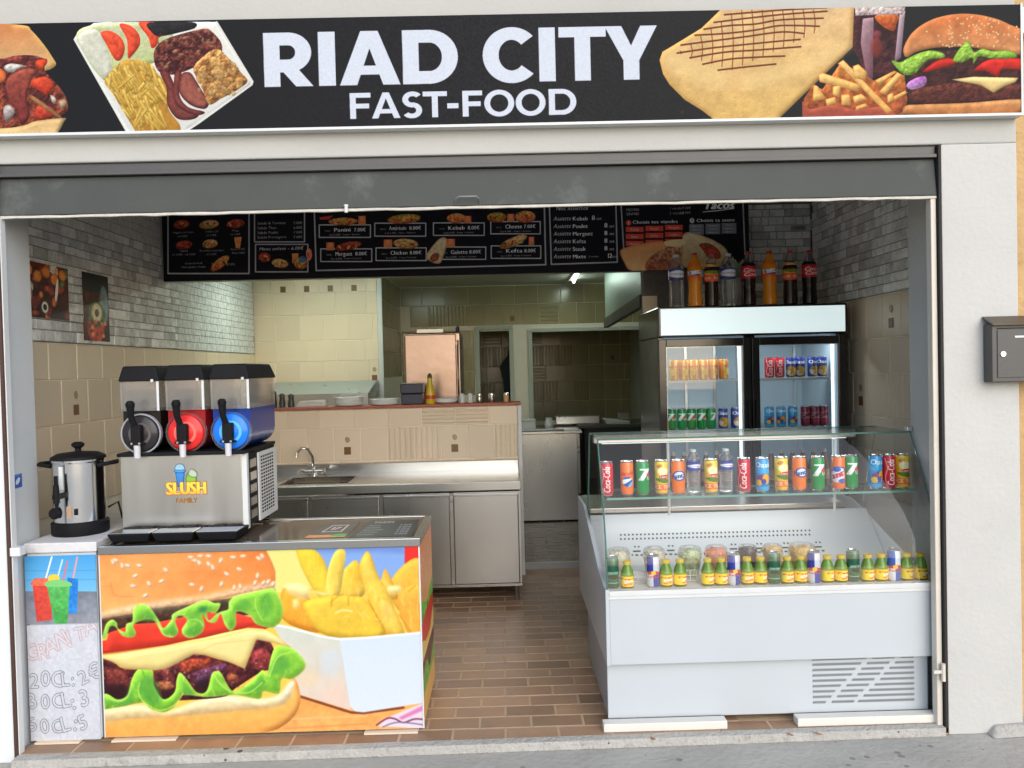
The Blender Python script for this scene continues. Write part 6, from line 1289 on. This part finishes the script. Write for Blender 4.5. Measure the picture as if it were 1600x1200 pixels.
# salad cups
for px, py, m, r, lab in ((966, 862, 'bread', .052, 'clear cup of pale salad at the left, behind the juice bottles'), (1022, 864, 'bread', .05, 'clear cup of pale salad second from left'), (1078, 864, 'greens', .052, 'clear cup of green leaf salad'), (1119, 858, 'salmon', .05, 'round cup heaped with orange grated carrot'), (1168, 857, 'plum', .042, 'round cup of dark beetroot salad'), (1207, 853, 'gold', .044, 'round cup of golden salad beside the beetroot'), (1253, 856, 'gold', .06, 'wide cup of golden salad at the right')):
    x, y, z = AY(px, py, .34); t = thing('salad_cup', lab, 'salad cup', (x, y, .5512), 'salad cups in the display case'); c_ = .5512
    obj('cup', MB().lathe([(r * .72, c_), (r * .95, c_ + .075), (r, c_ + .08)], 20, (x, y, 0)), M['cup'], t, smooth=True)
    fill = MB().lathe([(r * .70, c_ + .004), (r * .90, c_ + .07), (r * .8, c_ + .092), (r * .45, c_ + .108), (r * .05, c_ + .112)], 20, (x, y, 0))
    rq = random.Random(int(px)); fill.v = [(a + rq.uniform(-.004, .004), b + rq.uniform(-.004, .004), d + rq.uniform(-.003, .003)) for a, b, d in fill.v]
    for k_ in range(26):                              # shreds and pieces heaped on top
        a_ = rq.uniform(0, 6.28); q_ = rq.uniform(0, .85) ** .7 * r; zz = c_ + .112 - .034 * (q_ / r) ** 2; s1, s2 = rq.uniform(.004, .009), rq.uniform(.008, .02); c1, s_1 = cos(a_ * 3), sin(a_ * 3)
        X, Y = x + q_ * cos(a_), y + q_ * sin(a_); ring_ = [(X + u * s2 * c1 - v * s1 * s_1, Y + u * s2 * s_1 + v * s1 * c1) for u, v in ((-1, -1), (1, -1), (1, 1), (-1, 1))]; dz = rq.uniform(-.004, .004)
        fill.hexa([(p[0], p[1], zz - .004 + dz * (i - 1.5)) for i, p in enumerate(ring_)], [(p[0], p[1], zz + .004 + dz * (i - 1.5)) for i, p in enumerate(ring_)])
    obj('filling', fill, M[m], t, kind='stuff')
    obj('dome', MB().lathe([(r * 1.03, c_ + .081), (r * 1.02, c_ + .092), (r * .92, c_ + .118), (r * .80, c_ + .124), (r * .02, c_ + .125)], 20, (x, y, 0), caps=False), M['cup'], t, smooth=True)

# ================================================================== DRINKS FRIDGE
fx0, fx1, fy0, fy1, ft = .938, 2.066, 1.60, 2.26, 1.822
fr = thing('drinks_fridge', 'black double door drinks fridge with lit white header', 'fridge', (1.5, 1.9, 0))
obj('body', MB().box(fx0, fx0 + .035, fy0 + .03, fy1, .05, 1.64).box(fx1 - .035, fx1, fy0 + .03, fy1, .05, 1.64).box(fx0 + .0351, fx1 - .0351, fy1 - .04, fy1, .05, 1.64).box(fx0 + .0351, fx1 - .0351, fy0 + .03, fy1 - .0401, .05, .24), M['blackgloss'], fr, bevel=.003)
obj('kick_plate', box(fx0 + .03, fx1 - .03, fy0 + .06, fy1 - .03, .003, .0495), M['black'], fr)
hd = obj('header', box(fx0 - .004, fx1 + .004, fy0 - .012, fy1, 1.6405, ft), M['blackgloss'], fr, bevel=.008)
obj('lit_panel', box(fx0 + .012, fx1 - .012, fy0 - .0165, fy0 - .0125, 1.652, ft - .014), M['led'], hd, bevel=.001)
obj('liner', MB().box(fx0 + .0352, fx1 - .0352, fy1 - .046, fy1 - .0405, .2405, 1.639).box(fx0 + .0352, fx0 + .039, fy0 + .06, fy1 - .0465, .2405, 1.639).box(fx1 - .039, fx1 - .0352, fy0 + .06, fy1 - .0465, .2405, 1.639).box(fx0 + .0352, fx1 - .0352, fy0 + .06, fy1 - .0465, 1.6395, 1.6400), M['fridgein'], fr)
mid = 1.4935
for a, b, hs in ((fx0, mid - .004, 1), (mid + .004, fx1, -1)):
    d_ = obj('door', MB().box(a, a + .045, fy0, fy0 + .028, .22, 1.628).box(b - .045, b, fy0, fy0 + .028, .22, 1.628).box(a + .0451, b - .0451, fy0, fy0 + .028, 1.582, 1.628).box(a + .0451, b - .0451, fy0, fy0 + .028, .22, .30), M['blackgloss'], fr, bevel=.003)
    obj('pane', MB().quad((a + .04, fy0 + .014, .29), (b - .04, fy0 + .014, .29), (b - .04, fy0 + .014, 1.59), (a + .04, fy0 + .014, 1.59)), M['fglass'], d_)
    obj('inner_trim', MB().box(a + .0455, a + .0495, fy0 + .016, fy0 + .030, .30, 1.582).box(b - .0495, b - .0455, fy0 + .016, fy0 + .03, .30, 1.582).box(a + .0496, b - .0496, fy0 + .016, fy0 + .03, 1.578, 1.582), M['alu'], d_)
    hx = b - .018 if hs > 0 else a + .018
    obj('door_handle', box(hx - .006, hx + .006, fy0 - .022, fy0 - .0005, .85, 1.25), M['black'], d_, bevel=.004)
obj('mullion', box(mid - .03, mid + .03, fy0 + .031, fy0 + .06, .24, 1.64), M['black'], fr)
for z in (1.375, 1.072, .70, .40):
    b_ = MB().box(fx0 + .04, fx1 - .04, fy0 + .075, fy0 + .081, z - .010, z + .004)
    for i in range(38): b_.box(fx0 + .045 + i * .0275, fx0 + .048 + i * .0275, fy0 + .0812, fy1 - .05, z - .004, z)
    obj('wire_shelf', b_, M['whiteplastic'], fr)
for x in (fx0 + .30, mid - .06, mid + .10, fx1 - .09):
    obj('shelf_rail', box(x - .008, x + .008, fy1 - .056, fy1 - .0475, .26, 1.63), M['alu'], fr)
for x in (mid - .05, fx1 - .055):                    # lit tubes that whiten the fridge inside
    obj('lamp_tube', MB().lathe([(.010, .4), (.010, 1.6)], 8, (x, fy0 + .075, 0)), M['led'] if False else mat('fridge_lamp', (.85, .95, 1), .4, var=0, emit=.75) if 'fridge_lamp' not in bpy.data.materials else bpy.data.materials['fridge_lamp'], fr)
for nm, x in (('fridge_light', 1.21), ('fridge_light', 1.78)):
    al = bpy.data.lights.new(nm, 'AREA'); al.shape = 'RECTANGLE'; al.size = .40; al.size_y = .05; al.energy = 1.0; al.color = (.84, .95, 1.0)
    ao = bpy.data.objects.new(nm, al); C.objects.link(ao); ao.parent = fr; ao.location = Vector((x, fy0 + .10, 1.625)) - fr.location; ao.rotation_euler = (radians(16), 0, 0)
ordn = ('first', 'second', 'third', 'fourth', 'fifth', 'sixth', 'seventh')
def fridge_row(items, y, z, where, r=.029, h=.128):
    for i, (px, k, col) in enumerate(items):
        x = AY(px, 600, y)[0]; n_ = sum(1 for q in items[:i] if q[2] == col); tot = sum(1 for q in items if q[2] == col)
        can(k, (x, y + rs.uniform(-.006, .006), z), ('%s can, %s from left, %s' % (col, ordn[n_], where)) if tot > 1 else '%s can %s' % (col, where), 'cans in the drinks fridge', r, h, rs.uniform(-.6, .6))
yF = fy0 + .125
fridge_row([(1053 + i * 15.6, 'orange_tea', 'orange striped') for i in range(6)], yF, 1.3795, 'on the top shelf behind the left fridge door')
fridge_row([(1203, 'cola', 'red'), (1219, 'cola', 'red'), (1236, 'blue_fruit', 'dark blue'), (1251, 'blue_fruit', 'dark blue'), (1269, 'blue_fruit', 'dark blue'), (1285, 'blue_fruit', 'dark blue')], yF, 1.3795, 'on the top shelf behind the right fridge door')
fridge_row([(1049 + i * 15.3, 'lime', 'green') for i in range(5)] + [(1129, 'blue_fruit', 'blue and gold'), (1148, 'blue_fruit', 'blue and gold')], yF, 1.0765, 'on the second shelf behind the left fridge door')
fridge_row([(1201, 'tropical', 'blue'), (1219, 'tropical', 'blue'), (1238, 'tropical', 'blue'), (1258, 'punch', 'dark red'), (1272, 'punch', 'dark red'), (1286, 'punch', 'dark red')], yF, 1.0765, 'on the second shelf behind the right fridge door')
PB = [None]
def pet_bottle(loc, label):
    t = thing('soda_bottle', label, 'bottle', loc, 'bottles low in the drinks fridge')
    if PB[0] is None: PB[0] = (MB().lathe([(.024, 0), (.031, .006), (.031, .13), (.026, .16), (.013, .20), (.013, .214)], 14).mesh('drink', mat('brown_tea_drink', S(156, 104, 76), .2, var=.2), smooth=True), MB().lathe([(.0315, .05), (.0315, .11)], 14, caps=False).mesh('label', mat('bottle_wrap', S(206, 160, 136), .3, var=.4, scale=40), smooth=True), MB().lathe([(.0145, .212), (.0145, .232)], 12).mesh('cap', M['whiteplastic']))
    for nme, me in zip(('drink', 'label', 'cap'), PB[0]): link(nme, me, t)
for i in range(6): pet_bottle((AY(1052 + i * 17, 720, yF)[0], yF, .7045), 'brown soft drink bottle, %s from left, low behind left fridge door' % ordn[i])
for i in range(6): pet_bottle((AY(1205 + i * 16.5, 720, yF)[0], yF, .7045), 'brown soft drink bottle, %s from left, low behind right fridge door' % ordn[i])

top = [(1057, 'W', 'large clear water bottle at the left end on top of fridge'), (1086, 'orange', 'orange soda bottle, left one on top of the fridge'), (1112, 'tea', 'dark iced tea bottle, left one on top of the fridge'), (1138, 'W', 'large clear water bottle below the pale green plant'), (1170, 'cola', 'cola bottle with red label right of the plant'),
       (1203, 'orange', 'orange soda bottle, right one on top of the fridge'), (1235, 'tea', 'dark iced tea bottle, right one on top of the fridge'), (1265, 'cola', 'cola bottle with red label at the right end on top of fridge')]
for px, k, lab in top:
    x = AY(px, 460, 1.72)[0]
    if k == 'W': water_bottle((x, 1.72, ft + .0005), lab, 'bottles on top of the fridge', .325, .046, True)
    else: soda_bottle(k, (x, 1.72, ft + .0005), lab, 'bottles on top of the fridge')
px_, _, pz_ = AY(1149, 402, 2.0)
pl = thing('succulent_plant', 'pale green succulent in a pot behind the bottles on the fridge', 'plant', (px_, 2.0, ft + .0005))
obj('pot', MB().lathe([(.045, ft + .0005), (.06, ft + .12), (.063, ft + .19), (.055, ft + .19)], 16, (px_, 2.0, 0)), M['whiteplastic'], pl, smooth=True)
lf = MB(); rq = random.Random(9)
for i in range(34):
    a = rq.uniform(0, 2 * pi); e = rq.uniform(.25, 1.35); L_ = rq.uniform(.10, .17); d = Vector((cos(a) * cos(e), sin(a) * cos(e), sin(e))); s_ = Vector((-sin(a), cos(a), 0)) * .021; b0 = Vector((px_, 2.0, ft + .215)); up_ = d.cross(s_).normalized() * .004
    k = len(lf.v); lf.v += [tuple(b0 - s_ * .5), tuple(b0 + s_ * .5), tuple(b0 + d * L_ * .55 + s_ + up_), tuple(b0 + d * L_), tuple(b0 + d * L_ * .55 - s_ + up_), tuple(b0 + d * L_ * .5 - up_)]
    for f in ((0, 1, 2, 5), (5, 2, 3), (5, 3, 4), (0, 5, 4)): lf.face([k + j for j in f])
obj('leaves', lf, M['leaf'], pl)

# ================================================================== MENU, POSTERS, SINK, BAR
mn = thing('menu_board', 'long black menu board with food pictures and prices under the grey door', 'menu board', (-.28, 2.16, 2.11))
obj('board', box(MN['x0'], MN['x1'], 2.1495, 2.169, MN['z0'], MN['z1']), M['black'], mn)
quad_print('printed_face', MN['x0'], MN['x1'], MN['y'], MN['z0'], MN['z1'], M_menu, mn)
for P_, m, lab in ((P1, M_poster_a, 'left food poster on the brick wall showing kebabs and dips, near the pier'), (P2, M_poster_b, 'narrow dark food poster showing a burger, right one on the brick wall')):
    b_ = MB().box(-2.2425, -2.2385, P_['y0'], P_['y1'], P_['z0'], P_['z1']); b_.quad((-2.2380, P_['y0'], P_['z0']), (-2.2380, P_['y1'], P_['z0']), (-2.2380, P_['y1'], P_['z1']), (-2.2380, P_['y0'], P_['z1']))
    tag(obj('food_poster', b_, m), lab, 'poster', 'posters on the brick wall')

su = thing('sink_unit', 'stainless steel sink unit with doors and tap against the tiled half wall', 'sink unit', (-.6, 2.1, 0))
ux0, ux1, uy0, uy1 = -1.66, .098, 1.862, 2.495
obj('carcass', box(ux0 + .004, ux1 - .006, uy0 + .012, uy1, .12, .70), M['steelworn'], su)
edges = [-1.655, -1.232, -.786, -.343, .092]
for i in range(4):
    d_ = obj('door', box(edges[i] + .012, edges[i + 1] - .012, uy0 - .006, uy0 + .011, .118, .694), M['steelworn'] if i != 1 else M['steel'], su, bevel=.006)
    obj('pull_lip', box(edges[i] + .014, edges[i + 1] - .014, uy0 - .010, uy0 - .0065, .676, .692), M['steelh'], d_, bevel=.002)
for e in edges[1:4]: obj('stile', box(e - .011, e + .011, uy0 + .002, uy0 + .0118, .118, .70), M['steel'], su)
obj('bottom_rail', box(ux0, ux1 - .004, uy0 + .0, uy0 + .012, .100, .117), M['steel'], su)
wk = MB().box(ux0, ux1, uy0 - .012, uy0 + .02, .712, .766).box(ux0, -1.46, uy0 + .0201, uy1 - .04, .755, .766).box(-1.02, ux1, uy0 + .0201, uy1 - .04, .755, .766).box(-1.4599, -1.0201, uy0 + .0201, uy0 + .10, .755, .766).box(-1.4599, -1.0201, uy1 - .16, uy1 - .04, .755, .766)
obj('worktop', wk, M['steelh'], su, bevel=.003)
obj('splashback', MB().box(ux0, ux1, uy1 - .0395, uy1 - .005, .755, .834), M['steelh'], su, bevel=.004)
obj('basin', MB().box(-1.4599, -1.0201, uy0 + .1001, uy1 - .1601, .60, .61).box(-1.4599, -1.455, uy0 + .1001, uy1 - .1601, .6101, .755).box(-1.025, -1.0201, uy0 + .1001, uy1 - .1601, .6101, .755), M['steelworn'], su)
for x in (ux0 + .04, ux1 - .04):
    for y in (uy0 + .03, uy1 - .06): obj('leg', MB().lathe([(.018, -.0), (.018, .01), (.013, .012), (.013, .118)], 10, (x, y, 0)), M['steel'], su)
tx, ty = -1.33, 2.385
fa_ = obj('tap', MB().lathe([(.022, .766), (.022, .776), (.014, .782), (.014, .82)], 14, (tx, ty, 0)).tube([(tx - .07, ty, .80), (tx + .07, ty, .80)], .012, 10).tube([(tx, ty, .81), (tx - .005, ty - .01, .90), (tx - .03, ty - .03, .955), (tx - .07, ty - .05, .965), (tx - .098, ty - .06, .935), (tx - .102, ty - .062, .90)], .0095, 10), M['chrome'], su, smooth=True)
for s_ in (-1, 1): obj('tap_lever', MB().tube([(tx + s_ * .07, ty, .80), (tx + s_ * .085, ty - .05, .815), (tx + s_ * .10, ty - .09, .79)], [.013, .008, .007], 8), M['chrome'], fa_, smooth=True)

# things on the bar
bz = 1.2385; by = 2.56
def on_bar(px, y=by): return AY(px, 628, y)[0]
for px, h, lab in ((428, .12, 'dark pepper mill, tallest, beside the slush machine'), (441, .10, 'dark pepper mill, middle one on the bar'), (455, .095, 'dark pepper mill, third one on the bar')):
    x = on_bar(px); t = thing('pepper_mill', lab, 'pepper mill', (x, by, bz), 'pepper mills on the bar')
    obj('mill_body', MB().lathe([(.022, bz), (.023, bz + h * .3), (.018, bz + h * .6), (.02, bz + h * .75)], 14, (x, by, 0)), mat('mill_dark', S(60, 60, 58), .4) if 'mill_dark' not in bpy.data.materials else bpy.data.materials['mill_dark'], t, smooth=True); obj('mill_top', MB().lathe([(.019, bz + h * .76), (.02, bz + h * .9), (.01, bz + h)], 14, (x, by, 0)), M['charcoal'], t, smooth=True)
x = on_bar(487); t = thing('paper_packet', 'flat white paper packet lying on the bar', 'packet', (x, by, bz))
obj('wrap', MB().hexa([(x - .11, by - .06, bz), (x + .11, by - .06, bz), (x + .11, by + .06, bz), (x - .11, by + .06, bz)], [(x - .08, by - .04, bz + .045), (x + .10, by - .05, bz + .035), (x + .09, by + .05, bz + .05), (x - .10, by + .04, bz + .04)]), mat('paper', S(206, 198, 190), .8, var=.08, scale=20), t, bevel=.01)
def plates(px, n, r, lab):
    x = on_bar(px); t = thing('plate_stack', lab, 'plates', (x, by, bz), 'crockery stacks on the bar')
    for i in range(n):
        z = bz + i * .0095
        obj('plate', MB().lathe([(r * .6, z), (r * .9, z + .004), (r, z + .014), (r * .97, z + .016), (r * .7, z + .008), (.001, z + .006)], 24, (x, by, 0)), M['ceramic'], t, smooth=True)
plates(545, 6, .105, 'taller stack of white plates on the bar'); plates(601, 4, .108, 'lower stack of white plates on the bar left of dark box')
x = on_bar(547); tag(obj('bowl', MB().lathe([(.04, bz + .0675), (.06, bz + .075), (.075, bz + .095), (.072, bz + .095), (.05, bz + .08)], 22, (x, by, 0)), M['ceramic'], smooth=True), 'white bowl on top of the taller plate stack', 'bowl')
x = on_bar(645); t = thing('dark_box', 'navy blue plastic crate on the bar left of the mustard bottle', 'box', (x, 2.575, bz))
obj('crate_body', box(x - .075, x + .075, 2.50, 2.65, bz, bz + .075), M['navy'], t, bevel=.006); obj('crate_rim', box(x - .08, x + .08, 2.495, 2.655, bz + .0755, bz + .150), M['navy'], t, bevel=.008)
x = on_bar(673); t = thing('mustard_bottle', 'yellow squeeze bottle of mustard on the bar', 'bottle', (x, 2.53, bz))
obj('squeeze_body', MB().lathe([(.03, bz), (.036, bz + .01), (.036, bz + .06), (.028, bz + .11), (.018, bz + .16), (.017, bz + .185)], 16, (x, 2.53, 0)), M['mustard'], t, smooth=True); obj('cap', MB().lathe([(.019, bz + .186), (.016, bz + .205), (.006, bz + .22)], 14, (x, 2.53, 0)), mat('olive_cap', S(80, 84, 30), .5), t, smooth=True); obj('label', MB().lathe([(.0368, bz + .035), (.0368, bz + .062)], 16, (x, 2.53, 0), caps=False), M['red'], t)
x = on_bar(697); tag(obj('bowl', MB().lathe([(.06, bz), (.078, bz + .012), (.085, bz + .032), (.08, bz + .034), (.07, bz + .016), (.001, bz + .012)], 24, (x, by, 0)), M['ceramic'], smooth=True), 'shallow white bowl right of the mustard bottle', 'bowl')
for px, m, lab in ((722, 'whiteplastic', 'small white jar left one on the bar, right of shallow bowl'), (735, 'whiteplastic', 'small white jar second one on the bar'), (749, 'steel', 'small dull steel shaker on the bar'), (768, 'chrome', 'round chrome shaker on the bar'), (791, 'cork', 'small tan jar at the right end of the bar')):
    x = on_bar(px); t = thing('jar', lab, 'jar', (x, by, bz), 'jars on the bar'); r = .02 if px != 768 else .026
    obj('jar_body', MB().lathe([(r * .9, bz), (r, bz + .005), (r, bz + .045), (r * .85, bz + .05)], 16, (x, by, 0)), M[m], t, smooth=True); obj('jar_lid', MB().lathe([(r * .92, bz + .0505), (r * .92, bz + .062), (r * .5, bz + .068)], 16, (x, by, 0)), M['chrome'] if px > 740 else M['whiteplastic'], t, smooth=True)

# ================================================================== KITCHEN
x0, x1 = -.748, -.318
sb = thing('steel_oven', 'boxy steel oven with pinkish reflections standing behind the bar', 'oven', (-.53, 3.1, 1.0))
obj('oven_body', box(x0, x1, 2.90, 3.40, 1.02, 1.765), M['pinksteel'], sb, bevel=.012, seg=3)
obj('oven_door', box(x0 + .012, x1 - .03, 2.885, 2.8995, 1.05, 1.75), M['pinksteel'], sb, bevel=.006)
obj('door_handle', MB().tube([(x1 - .016, 2.885, 1.15), (x1 - .016, 2.865, 1.2), (x1 - .016, 2.865, 1.65), (x1 - .016, 2.885, 1.70)], .008, 8), M['chrome'], sb, smooth=True)
obj('top_knob', MB().lathe([(.014, 1.765), (.016, 1.80), (.01, 1.81)], 12, (x1 - .02, 2.96, 0)), M['navy'], sb)
obj('flue_tray', box(x0 + .09, x1 - .13, 3.0, 3.25, 1.7655, 1.80), M['steel'], sb, bevel=.004)
tb_ = thing('oven_table', 'steel table carrying the oven, hidden behind the half wall', 'table', (-.53, 3.1, .042)); obj('tabletop', box(-1.0, -.1, 2.75, 3.45, .99, 1.0195), M['steelh'], tb_)
for x in (-.96, -.14):
    for y in (2.8, 3.4): obj('leg', box(x - .015, x + .015, y - .015, y + .015, .048, .9895), M['steel'], tb_)
ct = thing('steel_counter', 'pale steel counter hood behind the plates at back left', 'counter', (-1.6, 3.8, .042))
obj('counter_body', box(-2.2, -1.14, 3.55, 4.08, .048, 1.30), M['steelh'], ct); obj('sloped_top', MB().prism([(3.52, 1.301), (4.08, 1.301), (4.08, 1.40), (3.98, 1.40)], 0, -2.2, -1.13), mat('pale_blue_steel', S(170, 184, 190), .3, .6, var=.06), ct, bevel=.004)
cb = thing('steel_cabinet', 'stainless steel kitchen cabinet beyond the half wall end', 'cabinet', (.42, 4.4, .042))
obj('cabinet_body', box(.13, .675, 4.16, 4.9, .06, .865), M['steelworn'], cb, bevel=.004); obj('cabinet_top', box(.11, .72, 4.13, 4.92, .866, .89), M['steelh'], cb, bevel=.003)
obj('kick', box(.15, .65, 4.22, 4.85, .048, .0595), M['black'], cb); obj('side_rail', box(.6755, .70, 4.17, 4.22, .3, .86), M['steel'], cb, bevel=.004)
wkx = thing('work_counter', 'dark cooking counter in the rear right of the kitchen', 'counter', (1.2, 5.0, .042)); obj('counter_body', box(.78, 1.6, 4.5, 5.2, .048, .88), M['dark'], wkx); obj('counter_top', box(.72, 1.6, 4.45, 5.25, .881, .91), M['hooddark'], wkx, bevel=.004)
def small(name, lab, cat, parts):
    t = thing(name, lab, cat, parts[0][3])
    for nm, b_, m, _ in parts: obj(nm, b_, M[m], t, bevel=.004)
small('bread_box', 'white carton on the steel kitchen cabinet', 'carton', [('carton_body', box(.17, .30, 4.3, 4.45, .8905, .975), 'whiteplastic', (.23, 4.37, .8905)), ('carton_lid', box(.165, .305, 4.295, 4.455, .9755, .99), 'whiteplastic', 0)])
small('white_jug', 'white jug on the steel kitchen cabinet', 'jug', [('jug_body', MB().lathe([(.035, .8905), (.042, .93), (.03, .985), (.034, 1.0)], 14, (.43, 4.38, 0)), 'ceramic', (.43, 4.38, .8905)), ('jug_handle', MB().tube([(.468, 4.38, .97), (.49, 4.38, .95), (.468, 4.38, .92)], .005, 6), 'ceramic', 0)])
small('chopping_board', 'pale board lying on the front of the steel cabinet', 'board', [('board_body', box(.16, .50, 4.18, 4.28, .8905, .905), 'whiteplastic', (.33, 4.23, .8905)), ('board_grip', box(.50, .56, 4.21, 4.25, .891, .903), 'whiteplastic', 0)])
small('steel_tray', 'long steel tray at the back of the kitchen', 'tray', [('tray_body', box(.52, .95, 4.7, 4.85, .9105, .985), 'steelworn', (.73, 4.77, .9105)), ('tray_rim', box(.51, .96, 4.69, 4.86, .9855, .995), 'steelh', 0)])
small('paper_stack', 'stack of white trays on the dark cooking counter', 'stack', [('trays', MB().hexa([(1.0, 4.55, .9105), (1.22, 4.5, .9105), (1.22, 4.7, .9105), (1.0, 4.75, .9105)], [(.98, 4.53, .96), (1.22, 4.48, .94), (1.22, 4.72, .94), (.98, 4.77, .96)]), 'ceramic', (1.1, 4.6, .9105)), ('lid', box(1.12, 1.22, 4.55, 4.68, .965, 1.02), 'steelworn', 0)])
hd_ = thing('range_hood', 'greenish steel range hood hanging in the kitchen right of the menu', 'range hood', (1.2, 3.4, 1.9))
obj('hood_side', MB().prism([(2.62, 1.99), (4.6, 1.94), (4.6, 2.3745), (2.62, 2.3745)], 0, 1.02, 1.04), M['hood'], hd_)
obj('hood_band', MB().prism([(2.60, 1.90), (4.62, 1.85), (4.62, 1.939), (2.60, 1.989)], 0, 1.005, 1.045), M['hooddark'], hd_)
obj('hood_front', MB().box(1.0405, 1.6, 2.62, 2.64, 1.90, 2.374), M['hooddark'], hd_)
obj('hood_light', MB().box(1.12, 1.2, 3.0, 3.4, 1.95, 1.96), M['hood'], hd_)
lp = thing('ceiling_lamp', 'lit fluorescent tube on the kitchen ceiling', 'lamp', (.72, 4.5, 2.37))
obj('tube', MB().tube([(.715, 4.15, 2.345), (.75, 4.95, 2.345)], .013, 8), M['tubelamp'], lp); obj('batten', box(.70, .765, 4.1, 5.0, 2.358, 2.3745), M['whiteplastic'], lp)
def tube_light(par, loc, ln, energy, col=(.82, 1.0, .86), along='x'):
    al = bpy.data.lights.new('tube_light', 'AREA'); al.shape = 'RECTANGLE'; al.size = ln; al.size_y = .05; al.energy = energy; al.color = col
    ao = bpy.data.objects.new('tube_light', al); C.objects.link(ao); ao.parent = par; ao.location = Vector(loc) - par.location
    if along == 'y': ao.rotation_euler.z = pi / 2
tube_light(lp, (.72, 4.5, 2.33), .9, 1.3, along='y')
lp2 = thing('ceiling_lamp', 'lit fluorescent tube above the bar, hidden behind the menu board', 'lamp', (-1.3, 3.3, 2.37))
obj('tube', MB().tube([(-1.95, 3.3, 2.345), (-.75, 3.3, 2.345)], .013, 8), M['tubelamp'], lp2); obj('batten', box(-1.98, -.72, 3.27, 3.33, 2.358, 2.3745), M['whiteplastic'], lp2)
tube_light(lp2, (-1.35, 3.3, 2.33), 1.2, 6)
ap = thing('apron', 'dark apron hanging in the rear doorway', 'apron', (.02, 5.6, 1.2)); 
obj('cloth', MB().prism([(.075, 1.70), (.06, 1.62), (-.03, 1.50), (.0, 1.35), (.03, 1.0), (.078, 1.0)], 1, 5.54, 5.57), M['fabric'], ap, bevel=.004); obj('hook', MB().tube([(.06, 5.555, 1.70), (.07, 5.54, 1.72), (.078, 5.555, 1.71)], .004, 6), M['zinc'], ap)
